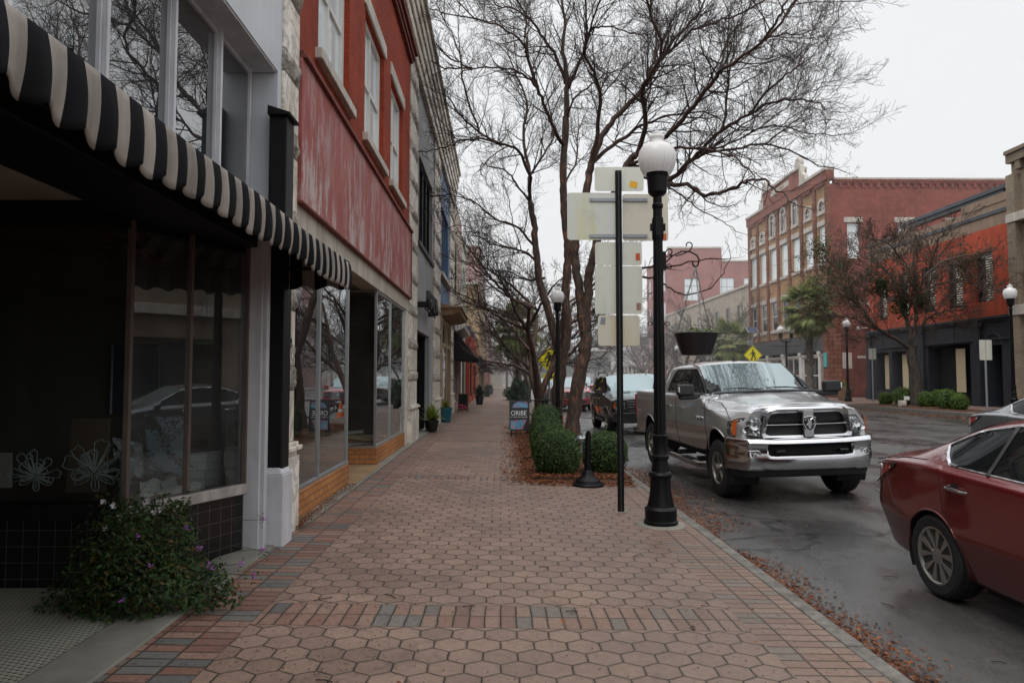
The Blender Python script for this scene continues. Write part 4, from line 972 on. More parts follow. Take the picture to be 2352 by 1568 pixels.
J = thing('far_brick_building', 'big hazy red brick building with large pale windows beyond the trees', 'building', (XR + .5, 96, ZG))
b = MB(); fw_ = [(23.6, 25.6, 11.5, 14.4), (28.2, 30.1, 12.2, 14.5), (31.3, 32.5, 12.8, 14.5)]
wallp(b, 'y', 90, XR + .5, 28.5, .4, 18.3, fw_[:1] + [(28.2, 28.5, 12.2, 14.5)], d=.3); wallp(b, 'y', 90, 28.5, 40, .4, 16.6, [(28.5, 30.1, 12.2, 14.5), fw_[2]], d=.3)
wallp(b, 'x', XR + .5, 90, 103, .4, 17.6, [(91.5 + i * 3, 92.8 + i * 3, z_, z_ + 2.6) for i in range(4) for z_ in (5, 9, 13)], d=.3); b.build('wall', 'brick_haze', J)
window(J, 'y', 90.1, 23.6, 25.6, 11.5, 14.4, 'zinc', 'pane_sky', 2, 3, fw=.1); window(J, 'y', 90.1, 28.2, 30.1, 12.2, 14.5, 'zinc', 'pane_sky', 2, 2, fw=.1); window(J, 'y', 90.1, 31.3, 32.5, 12.8, 14.5, 'zinc', 'pane_sky', 1, 2, fw=.1)
for i in range(4):
    for z_ in (5, 9, 13): window(J, 'x', XR + .6, 91.5 + i * 3, 92.8 + i * 3, z_, z_ + 2.6, 'white_trim', 'pane_sky', 1, 2)
b = MB(); b.box(XR + .4, 28.5, 89.9, 90, 18.3, 18.5); b.box(28.5, 40, 89.9, 90, 16.6, 16.8); b.build('coping', 'stone_trim', J)
Wt = thing('white_low_house', 'white low building with a railed porch far down the street', 'building', (XR - 1, 100, ZG))
b = MB(); wallp(b, 'x', XR - 1.5, 103, 125, .4, 6.5, [(105 + i * 4, 107 + i * 4, 1, 3.2) for i in range(5)], d=.2); wallp(b, 'y', 103, XR - 1.5, 30, .4, 6.5); b.build('wall', 'white_trim', Wt)
b = MB(); b.box(XR - 4.0, XR - 1, 89, 103, 3.2, 3.35); b.box(XR - 4, XR - 3.9, 89, 103, 4.05, 4.15)
for i in range(56): b.box(XR - 3.98, XR - 3.92, 89 + i * .25, 89.07 + i * .25, 3.35, 4.05)
for i in range(6): b.box(XR - 4, XR - 3.8, 89 + i * 2.7, 89.2 + i * 2.7, .4, 3.2)
b.build('porch_railing', 'white_trim', Wt)
b = MB(); b.box(XR - 1.6, 31, 102.6, 125, 6.5, 7.6); b.build('roof', 'dark_grey', Wt)
# ------------------------------------------------------------------ post-top street lamps
GLOBE = [(.001, .50), (.03, .50), (.035, .485), (.02, .47), (.045, .455), (.085, .45), (.085, .42), (.075, .415), (.075, .375), (.088, .36), (.13, .345), (.17, .32), (.200, .27), (.214, .20), (.210, .13), (.188, .06), (.155, 0)]
def make_lamp_mats():
    s = N('lamp_glass'); P = s.pos(True); q = s.sep(P)
    ang = s.ma('ARCTAN2', q[1], q[0])
    st = s.noise(1., 5, s.comb(s.ma('MULTIPLY', ang, 11.), s.ma('MULTIPLY', q[2], 1.5), 0.), .7)
    low = s.n('ShaderNodeMapRange', {'Value': q[2], 1: 4.0, 2: 4.28 - .18, 3: 1., 4: 0.}).outputs[0]
    c = s.mix(s.ma('MULTIPLY', s.ramp(st, [(.52, 0.), (.66, .7)]), low), (.88, .87, .86), (.14, .12, .11))
    b_ = s.n('ShaderNodeBsdfPrincipled', {'Base Color': c, 'Roughness': .25}); t = s.n('ShaderNodeBsdfTranslucent', {'Color': c})
    m_ = s.n('ShaderNodeMixShader'); s.set(m_.inputs[0], .35); s.set(m_.inputs[1], b_.outputs[0]); s.set(m_.inputs[2], t.outputs[0]); s.t.links.new(m_.outputs[0], s.out.inputs[0]); M['lamp_glass'] = s.m
make_lamp_mats()
def lamp_geo(t, z0=0., n=24, full=True):
    """fluted post with bell base; local coordinates, foot at z=0, top at 4.40"""
    b = MB()
    b.lathe([(.19, 0), (.19, .02), (.175, .03), (.175, .14), (.182, .15), (.17, .165), (.15, .18), (.135, .24), (.118, .34), (.112, .44), (.112, .50), (.125, .505), (.135, .53), (.12, .555), (.10, .565), (.088, .63), (.082, .70), (.098, .71), (.098, .74), (.085, .75), (.078, .77), (.078, .85), (.085, .95), (.088, .965), (.075, .975)], n=n)
    b.build('base', 'iron', t, smooth=True, world=False, angle=30)
    b = MB(); nf = 12 if full else 6; prof = []
    def ring(z, r):
        return [((r - (.007 if k % 2 else 0)) * math.cos(PI * k / nf), (r - (.007 if k % 2 else 0)) * math.sin(PI * k / nf), z) for k in range(2 * nf)]
    zs = [(.975, .068), (2.0, .063), (3.0, .056), (3.55, .052)]
    vs = [p for z, r in zs for p in ring(z, r)]; m_ = 2 * nf
    b.add(vs, [(i * m_ + k, i * m_ + (k + 1) % m_, (i + 1) * m_ + (k + 1) % m_, (i + 1) * m_ + k) for i in range(3) for k in range(m_)])
    if full:
        b.box(-.035, .035, -.07, -.03, 3.22, 3.42); b.box(-.085, .085, -.02, .02, 3.28, 3.36); b.lathe([(.062, 3.18), (.066, 3.2), (.066, 3.4), (.06, 3.43)], n=16)
    b.lathe([(.052, 3.53), (.062, 3.55), (.062, 3.58), (.05, 3.6), (.05, 3.67), (.08, 3.69), (.105, 3.72), (.118, 3.9), (.125, 3.91), (.125, 3.94), (.118, 3.95)], n=n)
    b.build('post', 'iron', t, smooth=True, world=False, angle=30)
    b = MB(); b.lathe([(r, z + 3.93) for r, z in GLOBE], n=n, cap=False); b.build('globe', 'lamp_glass', t, smooth='all', world=False)
LB = (1.79, 7.95)
lz = -.005
lm = thing('street_lamp', 'nearest black fluted street lamp with white acorn globe on a round concrete pad', 'street lamp', (LB[0], LB[1], lz), group='acorn globe street lamps')
lamp_geo(lm, n=32)
b = MB(); b.lathe([(.275, -.05), (.275, .005), (.26, .02), (.0, .022)], (LB[0], LB[1], -.04), 28, cap=False); struct(b.build('lamp_pad', 'concrete', smooth=True), 'round concrete pad under the nearest street lamp')
# scroll bracket and hanging basket
def spiral(c, r0, r1, a0, a1, n=18, s=1):
    return [(c[0] + (r0 + (r1 - r0) * k / n) * math.cos(a0 + (a1 - a0) * k / n), 0, c[1] + (r0 + (r1 - r0) * k / n) * math.sin(a0 + (a1 - a0) * k / n)) for k in range(n + 1)]
b = MB(); b.box(.05, .085, -.03, .03, 2.83, 3.04)
b.tube([(.07, 0, 2.9), (.16, 0, 2.99), (.27, 0, 3.045), (.37, 0, 3.04), (.445, 0, 3.00), (.47, 0, 2.95), (.46, 0, 2.905)] + spiral((.425, 2.905), .035, .03, 0, -PI * 1.2, 10), .009, 7)
b.tube(spiral((.355, 3.115), .03, .038, PI * 1.1, -.2, 12) + [(.37, 0, 3.06), (.30, 0, 3.02), (.2, 0, 2.99)] , .007, 6)
b.tube(spiral((.13, 3.04), .035, .03, PI, -PI * .6, 14) + [(.16, 0, 3.0)], .007, 6); b.tube([(.07, 0, 2.98), (.11, 0, 2.985), (.19, 0, 3.0)], .006, 6)
b.tube(spiral((.125, 2.87), .03, .026, PI, -PI * .9, 14), .006, 6)
b.build('scroll_bracket', 'iron', lm, smooth=True, world=False)
b = MB()
for s_ in (-1, 1): b.tube([(s_ * .06, 0, 2.22), (s_ * .08, 0, 2.22)], .007, 6); b.tube([(s_ * .1 + .022 * math.cos(t), 0, 2.22 + .022 * math.sin(t)) for t in [2 * PI * k / 12 for k in range(13)]], .005, 6)
b.build('banner_eye', 'iron', lm, smooth=True, world=False)
hb = thing('hanging_basket', 'black tapered hanging planter with small green plant on chains from the near lamp', 'hanging planter', (LB[0] + .425, LB[1], 1.86))
b = MB(); b.lathe([(.16, 0), (.165, .0), (.245, .245), (.238, .25), (.225, .235), (.0, .20)], n=32); b.build('pot', 'plastic_black', hb, smooth=True, world=False)
b = MB()
for k in range(3):
    a = k * 2.1 + .5; e = Vector((.225 * math.cos(a), .225 * math.sin(a), .25)); top = Vector((0, 0, 1.0)); nn = 22
    for i in range(nn):
        p = e.lerp(top, (i + .5) / nn); d_ = (top - e).normalized(); q = Vector((0, 1, 0)) if i % 2 else Vector((1, 0, 0))
        sd_ = d_.cross(q).normalized()
        L = (top - e).length / nn * .75
        b.tube([p - d_ * L, p - d_ * L * .5 + sd_ * .007, p + d_ * L * .5 + sd_ * .007, p + d_ * L, p + d_ * L * .5 - sd_ * .007, p - d_ * L * .5 - sd_ * .007, p - d_ * L], .0034, 4, cap=False)
b.tube([(0, 0, .98), (0, 0, 1.06)], .004, 5); b.build('chain', 'chain_steel', hb, world=False)
def leaves(bb, n, fn, size, rg, m=0, up=.3):
    for _ in range(n):
        p, nrm = fn(); s_ = size * rg.uniform(.6, 1.3)
        nrm = (Vector(nrm) + Vector((rg.uniform(-1, 1), rg.uniform(-1, 1), rg.uniform(-1, 1) + up)) * .9).normalized(); a = nrm.orthogonal().normalized()
        a.rotate(Matrix.Rotation(rg.uniform(0, 6.28), 3, nrm)); c = nrm.cross(a); p = Vector(p)
        bb.add([p - a * s_, p + c * s_ * .45 + nrm * s_ * .12, p + a * s_, p - c * s_ * .45 + nrm * s_ * .12], [(0, 1, 2, 3)], m)
rg = random.Random(4); b = MB()
leaves(b, 260, lambda: ((rg.gauss(.03, .085), rg.gauss(0, .08), .24 + abs(rg.gauss(0, .035))), (0, 0, 1)), .018, rg); b.build('foliage', 'leaf_lime', hb, world=False)

def add_lamp(x, y, z, label):
    o = copy_tree(lamp_far); o.location = (x, y, z); o['label'] = label; return o
lamp_far = thing('street_lamp', 'black lamp with white globe behind the trunks in the planted bed', 'street lamp', (1.72, 21.3, -.05), group='acorn globe street lamps')
lamp_geo(lamp_far, n=14, full=False)
add_lamp(18.3, 37.0, .37, 'far street lamp standing before the brick side wall of the tall block')
add_lamp(17.3, 23.6, .36, 'street lamp at the right edge beside the tan brick building')
add_lamp(17.2, 55.5, .36, 'distant street lamp in front of the dark signboard')
add_lamp(17.0, 84., .36, 'remotest street lamp on the far side before the white porch railing')
add_lamp(17.0, 68., .36, 'lamp on the far sidewalk just right of the hanging shop sign')
add_lamp(1.9, 52., -.05, 'small remote lamp on the near sidewalk past the palm')
dl = thing('double_lamp', 'twin-globe street lamp in front of the white columned shopfront', 'street lamp', (17.1, 42.0, .37))
b = MB(); b.lathe([(.19, 0), (.17, .15), (.12, .5), (.08, .9), (.06, 1.2), (.055, 3.4)], n=14); b.tube([(0, 0, 3.2), (0, 0, 3.45)], .07, 8); b.tube([(-.32, 0, 3.75), (-.28, 0, 3.45), (0, 0, 3.35), (.28, 0, 3.45), (.32, 0, 3.75)], .035, 6)
for s_ in (-1, 1): b.lathe([(.05, 3.6), (.11, 3.7), (.12, 3.94)], (s_ * .32, 0, 0), 12)
b.tube([(-.9, 0, 3.15), (.9, 0, 3.15)], .015, 5); b.build('post', 'iron', dl, smooth=True, world=False)
for s_ in (-1, 1): b = MB(); b.lathe([(r, z + 3.93) for r, z in GLOBE], (s_ * .32, 0, 0), n=14, cap=False); b.build('globe', 'lamp_glass', dl, smooth='all', world=False)

# ------------------------------------------------------------------ perforated sign post with the backs of signs
PX, PY = 1.47, 8.69
sp = thing('sign_post', 'dark perforated steel sign post seen from behind the signs', 'sign post', (PX, PY, -.03))
b = MB(); z = 0.; w_ = .034
b.box(-.012, .012, -.016, -.012, 0, 4.22); b.box(-w_, -.012, -.014, .0, 0, 4.22); b.box(.012, w_, -.014, .0, 0, 4.22)
b.box(-w_ - .006, -w_, -.004, .012, 0, 4.22); b.box(w_, w_ + .006, -.004, .012, 0, 4.22)
b.build('channel', 'iron', sp, world=False, bevel=.002)
b = MB()
for i in range(165): b.lathe([(.0045, 0), (.0, .0)], (0, -.0165, .03 + i * .0254), 6, axis='y') if False else b.add([(.0042 * math.cos(k * PI / 3), -.0172, .03 + i * .0254 + .0042 * math.sin(k * PI / 3)) for k in range(6)], [(0, 1, 2, 3, 4, 5)])
b.build('hole', 'zinc' , sp, world=False)
m_flat('bolt', (.3, .3, .3), .4, .9)
def sign_mat(name, base, s1, s2, seed):
    s = N(name); P = s.pos(); q = s.sep(P)
    st = s.noise(1.0, 5, s.vmul(s.n('ShaderNodeVectorMath', {0: P, 1: (seed, 0, 0)}, operation='ADD').outputs[0], (4.5, 1, .5)), .5)
    n2 = s.noise(3.1, 5, P)
    c = s.mix(s.ramp(st, [(.5, 0.), (.68, .8)]), base, s1); c = s.mix(s.ramp(n2, [(.55, 0.), (.72, .6)]), c, s2)
    spots = s.ramp(s.noise(38, 2, P), [(.7, 0.), (.76, .5)]); c = s.mix(spots, c, mul(base, .45))
    M[name] = s.pbr(c, .55, .15)
sign_mat('sign_back_a', (.62, .63, .58), (.60, .58, .28), (.40, .40, .33), 0.); sign_mat('sign_back_b', (.64, .65, .57), (.46, .48, .40), (.56, .54, .44), 3.); sign_mat('sign_back_c', (.60, .57, .47), (.58, .46, .24), (.42, .42, .36), 8.)
def rrect(x0, x1, z0, z1, r, y):
    pts = []
    for cx, cz, a in ((x1 - r, z1 - r, 0), (x0 + r, z1 - r, 90), (x0 + r, z0 + r, 180), (x1 - r, z0 + r, 270)):
        for k in range(5): t = R(a + k * 22.5); pts.append((cx + r * math.cos(t), y, cz + r * math.sin(t)))
    return pts
def S(u, v): return at(u, v, PY + .02)
def sign(u0, v0, u1, v1, mat, label, stickers=(), bar=None, dy=.0):
    a, e = S(u0, v1), S(u1, v0)
    b = MB(); b.prism(rrect(a.x, e.x, a.z, e.z, .035, PY + .02 + dy), (0, .003, 0)); t = b.build('sign_panel', mat, sp, bevel=.0008, label=label)
    for (su, sv, w_, h_, mt, rot) in stickers:
        p = S(su, sv); b = MB(); b.obox((p.x, PY + .0185 + dy, p.z), (w_, .001, h_), (0, rot, 0)); b.build('sticker', mt, t)
    if bar:
        for v_ in bar[2]:
            b0, b1 = S(bar[0], v_), S(bar[1], v_); b = MB(); b.box(b0.x, b1.x, PY + .005 + dy, PY + .02 + dy, b0.z - .022, b0.z + .022); b.build('rail', 'zinc', t, bevel=.002)
            b = MB()
            for x_ in (b0.x + .03, b1.x - .03): b.lathe([(.009, 0), (.009, .006), (.0, .007)], (x_, PY - .002 + dy, b0.z), 8, axis='y')
            b.build('bolt', 'bolt', t)
    return t
sign(1366, 384, 1478, 439, 'sign_back_b', 'small blank aluminium sign back with yellow sticker at the top of the post', [(1455, 424, .10, .08, 'sticker_yellow', .25)])
sign(1303, 443, 1419, 551, 'sign_back_a', 'large sign back with a yellow stain, left of the post', (), (1354, 1419, (459, 542)))
sign(1430, 446, 1534, 553, 'sign_back_c', 'large sign back with an orange sticker, partly behind the lamp post', [(1525, 544, .062, .085, 'sticker_orange', .05)], (1430, 1487, (459, 542)))
sign(1367, 556, 1474, 609, 'sign_back_b', 'wide low sign back with orange sticker at its right, third row on the post', [(1465, 590, .055, .09, 'sticker_orange', 0)])
sign(1367, 611, 1475, 721, 'sign_back_b', 'upright blank sign back with brownish sticker, fourth row on the post', [(1467, 704, .055, .09, 'sticker_brown', 0)])
sign(1374, 724, 1469, 794, 'sign_back_c', 'lowest sign back with rust stains and a grey sticker', [(1385, 737, .06, .09, 'sticker_grey', .15)])
b = MB(); b.obox((PX, PY, -.028), (.16, .09, .01), (0, 0, .1)); struct(b.build('post_footing', 'concrete'), 'small patch of concrete at the foot of the sign post')
# ------------------------------------------------------------------ broken bollard
bo = thing('bollard', 'short black bollard stump with flared base in front of the shrubs', 'bollard', (1.32, 10.77, -.03))
b = MB(); b.lathe([(.24, 0), (.24, .03), (.225, .05), (.20, .055), (.185, .09), (.13, .13), (.10, .16), (.085, .20), (.06, .24)], n=28); b.build('base', 'iron', bo, smooth=True, world=False, angle=30)
b = MB(); b.tube([(0, 0, .22), (.002, 0, .5), (.012, 0, .80)], [.053, .046, .042], 14); b.tube([(.012, 0, .8), (.014, 0, .83)], .028, 8); b.build('stem', 'iron', bo, smooth=True, world=False)
# hydrant-like standpipe in the bed
hy = thing('standpipe', 'small grey metal standpipe between the two clipped shrubs', 'standpipe', (1.62, 14.2, -.05))
b = MB(); b.lathe([(.11, 0), (.11, .04), (.07, .05), (.06, .36), (.10, .37), (.11, .45), (.07, .50), (.0, .52)], n=16); b.build('barrel', 'zinc', hy, smooth=True, world=False)
b = MB(); b.lathe([(.045, -.15), (.045, .15)], (0, 0, .40), 10, axis='x'); b.build('outlet', 'zinc', hy, smooth=True, world=False)
b = MB(); b.box(-.012, .012, -.1, .1, .5, .56); b.build('valve_nut', 'zinc', hy, world=False)

# ------------------------------------------------------------------ A-frame sign
af = thing('sidewalk_sign', 'black A-frame sign with swirling pink and blue artwork and white lettering', 'sign', (.52, 19.6, -.01))
def make_swirl():
    s = N('swirl_art'); P = s.pos(True)
    n = s.noise(2.6, 4, P, .6, 2.4)
    v = s.ma('FRACT', s.ma('MULTIPLY', n, 4.))
    M['swirl_art'] = s.pbr(s.ramp(v, [(0, (.05, .25, .42)), (.3, (.12, .42, .52)), (.5, (.62, .10, .12)), (.7, (.55, .22, .32)), (.85, (.08, .12, .3)), (1, (.1, .35, .5))]), .4)
make_swirl()
b = MB(); tl = R(9)
def af_pt(x, y, z): return (x, y + (z - .5) * math.sin(tl) * 1., z)
b.prism([af_pt(*p) for p in [(q[0], 0, q[2]) for q in rrect(-.28, .28, .16, .98, .05, 0)]], (0, .025, 0)); b.build('frame', 'plastic_black', af, world=False, bevel=.004)
for (x0, x1, z0, z1) in ((-.2, .235, .79, .95), (-.25, .20, .20, .47)):
    b = MB(); off = -.003
    if z0 > .5: pl = [(x0, z0), (x1, z0), (x1, z1), (x0 + .14, z1), (x0 + .05, z0 + .1)]
    else: pl = [(x0, z0), (x1 - .12, z0), (x1 - .05, z0 + .16), (x1, z1), (x0, z1 - .03)]
    b.add([(p[0], off + (p[1] - .5) * math.sin(tl), p[1]) for p in pl], [tuple(range(5))]); b.build('artwork', 'swirl_art', af, world=False)
for tx, sz, zc in (('ORIBE', .19, .64), ('AT OBSCURA SALON', .05, .535)):
    m_ = frame_mtx((-.02, -.005 + (zc - .5) * math.sin(tl), zc), (1, 0, 0), (0, math.sin(tl), 1))
    o = text_mesh(tx, sz, .001, 'lettering', 'letter_white', None, m_, sx=.85 if sz > .1 else 1.0); o.parent = af
b = MB()
for x_ in (-.22, .22): b.box(x_ - .018, x_ + .018, -.085, -.05, 0, .18); b.box(x_ - .018, x_ + .018, .32, .35, 0, .2); b.tube([(x_, .335, .1), (x_, .06, .95)], .014, 6)
b.box(-.22, .22, -.08, -.06, .08, .1); b.build('leg', 'plastic_black', af, world=False)
# chalkboard down the walk
cb = thing('chalkboard', 'small wooden framed chalkboard with pink chalk flowers by the shop door', 'chalkboard', (-1.75, 33., .035))
b = MB(); b.prism([(-.24, -.02, .05), (.24, -.02, .05), (.24, .12, .85), (-.24, .12, .85)], (0, .03, 0)); b.prism([(-.24, .35, 0), (-.2, .35, 0), (-.2, .14, .85), (-.24, .14, .85)], (0, .03, 0)); b.prism([(.2, .35, 0), (.24, .35, 0), (.24, .14, .85), (.2, .14, .85)], (0, .03, 0))
b.box(-.24, -.2, -.03, .0, 0, .1); b.box(.2, .24, -.03, 0, 0, .1); b.build('frame', 'wood_dark', cb, world=False)
b = MB(); b.quad((-.2, -.024, .12), (.2, -.024, .12), (.2, .098, .81), (-.2, .098, .81)); b.build('board', 'black_paint', cb, world=False)
m_flat('chalk_pink', (.7, .06, .2), .8); b = MB(); rg = random.Random(1)
for i in range(14):
    z_ = rg.uniform(.16, .34); x_ = rg.uniform(-.17, .17); b.add([(x_ + .035 * math.cos(k * 1.25), -.03 + (z_ - .12) * .177, z_ + .03 * math.sin(k * 1.25)) for k in range(5)], [(0, 1, 2, 3, 4)])
b.build('chalk_flowers', 'chalk_pink', cb, world=False)
# ------------------------------------------------------------------ pedestrian crossing signs
def walker(x, z, s, y, flip=1):
    b = MB()
    def P(px, pz): return (x + flip * px * s, y, z + pz * s)
    b.add([(x + .07 * s * math.cos(k * PI / 5) + .0, y, z + (.36 + .07 * math.sin(k * PI / 5)) * s) for k in range(10)], [tuple(range(10))])
    for pl in ([(-.07, .26), (.08, .28), (.10, .02), (-.05, .0)], [(-.05, .04), (.05, .04), (-.08, -.36), (-.17, -.34)], [(.0, .06), (.1, .04), (.20, -.18), (.17, -.36), (.10, -.36), (.11, -.18)], [(-.06, .25), (-.2, .12), (-.26, .02), (-.22, .0), (-.15, .08), (-.03, .18)], [(.06, .27), (.19, .12), (.17, .0), (.13, .01), (.13, .11), (.04, .18)]):
        b.add([P(*q) for q in pl], [tuple(range(len(pl)))])
    return b
def crossing(x, y, z0, h, label, solar, dz):
    t = thing('crossing_sign', label, 'sign', (x, y, z0), group='yellow pedestrian crossing signs')
    b = MB(); b.tube([(0, .06, 0), (0, .06, h)], .045, 8); b.build('post', 'zinc', t, world=False, smooth=True)
    r_ = .62; b = MB(); b.prism([(r_, 0, dz), (0, 0, dz + r_), (-r_, 0, dz), (0, 0, dz - r_)], (0, .01, 0)); b.build('plate', 'sign_yellow', t, world=False)
    b = MB(); q = r_ * .93; q2 = r_ * .89
    for k in range(4):
        a, c = k * PI / 2, (k + 1) * PI / 2
        b.add([(q * math.cos(a), -.004, dz + q * math.sin(a)), (q * math.cos(c), -.004, dz + q * math.sin(c)), (q2 * math.cos(c), -.004, dz + q2 * math.sin(c)), (q2 * math.cos(a), -.004, dz + q2 * math.sin(a))], [(0, 1, 2, 3)])
    b.build('border', 'letter_black', t, world=False)
    walker(0, dz - .02, .95, -.005).build('walking_figure', 'letter_black', t, world=False)
    b = MB(); b.box(-.3, .3, 0, .01, dz - r_ - .36, dz - r_ - .06); b.build('arrow_plate', 'sign_yellow', t, world=False)
    b = MB(); b.quad((-.16, -.003, dz - r_ - .25), (.1, -.003, dz - r_ - .25), (.1, -.003, dz - r_ - .18), (-.16, -.003, dz - r_ - .18)); b.add([(.08, -.003, dz - r_ - .31), (.22, -.003, dz - r_ - .215), (.08, -.003, dz - r_ - .12)], [(0, 1, 2)]); b.build('arrow', 'letter_black', t, world=False)
    if solar:
        b = MB(); b.obox((0, .06, h + .1), (.72, .62, .04), (R(35), 0, 0)); b.build('solar_panel', 'zinc', t, world=False)
        b = MB(); b.obox((0, .045, h + .123), (.66, .56, .01), (R(35), 0, 0)); b.build('solar_cells', 'pane_blue', t, world=False)
        b = MB(); b.box(-.3, -.04, .02, .2, dz + .66, dz + 1.0); b.build('control_box', 'zinc', t, world=False)
    return t
crossing(16.6, 46.2, .36, 4.3, 'yellow pedestrian crossing sign with solar panel on the far side', True, 2.75)
c2 = crossing(2.35, 34.2, -.05, 3.2, 'yellow pedestrian crossing sign half hidden behind the near trunks', False, 2.55)
def plain_sign(x, y, z, h, w_, hh, label):
    t = thing('parking_sign', label, 'sign', (x, y, z)); b = MB(); b.tube([(0, .03, 0), (0, .03, h)], .035, 8); b.build('post', 'zinc', t, world=False)
    b = MB(); b.prism([(p[0], 0, p[2]) for p in rrect(-w_ / 2, w_ / 2, h - hh, h, .03, 0)], (0, .006, 0)); b.build('plate', 'sign_back_b', t, world=False)
plain_sign(17.1, 32.2, .36, 2.6, .34, .5, 'grey sign back on a post left of the row of green shrubs')
plain_sign(17.3, 24.9, .36, 2.6, .45, .72, 'pale sign back on a post beside the right hand lamp')
# signal mast arm far away
ms = thing('signal_mast', 'long thin signal mast arm across the street in the distance', 'signal mast', (2.7, 88, -.1))
b = MB(); b.tube([(0, 0, 0), (0, 0, 6)], .14, 8); b.tube([(0, 0, 5.0), (11, 0, 5.15)], .09, 6); b.build('pole', 'stone_trim', ms, world=False)
b = MB(); b.box(8.3, 9.5, -.05, 0, 4.95, 5.55); b.build('arm_sign', 'white_plain', ms, world=False)
b = MB(); b.box(5, 5.35, -.15, .15, 4.2, 5.2); b.build('signal_head', 'black_paint', ms, world=False)
# mid-street steel pole and far litter: orange cones
def cone(x, y, label):
    t = thing('traffic_cone', label, 'traffic cone', (x, y, road_z(x)), group='orange traffic cones down the street'); b = MB(); b.lathe([(.2, .03), (.05, .7), (.04, .72)], n=12); b.box(-.22, .22, -.22, .22, 0, .03); b.build('cone', 'fir_orange', t, world=False)
    b = MB(); b.lathe([(.142, .3), (.115, .42)], n=12, cap=False); b.build('reflective_band', 'white_plain', t, world=False)
cone(2.62, 31.6, 'orange and white cone at the kerb between the trunks and the red vehicle')
# bicycle rack
br_ = thing('bike_rack', 'black iron bicycle rack with curled ends behind the A-frame sign', 'bicycle rack', (1.35, 22.6, -.03))
b = MB(); b.tube([(-.75, 0, .92), (.75, 0, .92)], .02, 8); b.tube([(0, 0, 0), (0, 0, .92)], .04, 8)
b.tube([(-.6, 0, .9), (-.5, 0, .55), (-.3, 0, .4), (-.08, 0, .35), (0, 0, .3)], .018, 6); b.tube([(.6, 0, .9), (.5, 0, .55), (.3, 0, .4), (.08, 0, .35), (0, 0, .3)], .018, 6); b.lathe([(.09, 0), (.09, .3), (.05, .36)], n=12)
b.build('frame', 'iron', br_, world=False, smooth=True)
# planters
def planter(x, y, z, r, h, potmat, leafmat, leaf_n, leaf_l, label, up=.55, cat='potted plant', sd=1):
    t = thing('potted_plant', label, cat, (x, y, z)); b = MB()
    b.lathe([(r * .72, 0), (r * .8, h * .1), (r * 1.02, h * .85), (r * 1.08, h * .87), (r * 1.08, h), (r * .95, h), (r * .9, h * .9), (0, h * .88)], n=20, cap=False); b.build('pot', potmat, t, smooth=True, world=False)
    rg = random.Random(sd); b = MB()
    for i in range(leaf_n):
        a = rg.uniform(0, 6.28); L = leaf_l * rg.uniform(.6, 1.1); tilt = rg.uniform(.15, .95)
        d = Vector((math.cos(a) * tilt, math.sin(a) * tilt, 1 - tilt * up)).normalized(); side_ = d.cross(Vector((0, 0, 1))).normalized() * .02 * leaf_l / .45; p = Vector((0, 0, h * .9)); pts = []
        for k in range(6):
            f = k / 5; pts.append(p + d * L * f + Vector((0, 0, -L * .45 * f * f * tilt)))
        vs = []
        for k, q in enumerate(pts): w_ = math.sin(PI * (.15 + .85 * k / 5)); vs += [q - side_ * w_, q + side_ * w_]
        b.add(vs, [(2 * k, 2 * k + 1, 2 * k + 3, 2 * k + 2) for k in range(5)])
    b.build('foliage', leafmat, t, world=False); return t
planter(-2.0, 20.6, .06, .2, .32, 'plastic_black', 'leaf_yellow', 150, .62, 'yellow green arching plant in a black pot at the grey shop doorway')
planter(-1.95, 25.2, .04, .22, .52, 'terracotta_blue', 'leaf_yellow', 90, .42, 'strappy plant in a glazed teal pot beside the blue shop')
planter(-1.25, 42., .03, .25, .55, 'plastic_black', 'leaf_shrub', 200, .85, 'tall bushy plant in a dark pot before the orange shop')
planter(-1.15, 60, .03, .3, .5, 'plastic_black', 'leaf_shrub', 120, .8, 'plant in a dark pot under the far black awning')
planter(-1.0, 70, .03, .3, .5, 'terracotta_blue', 'leaf_shrub', 120, .7, 'farthest plant in a teal pot along the shops')
planter(18.8, 38.4, .4, .42, .75, 'bracket_tan', 'leaf_yellow', 40, .6, 'big stone tub with sparse dry plant at the brick side wall')
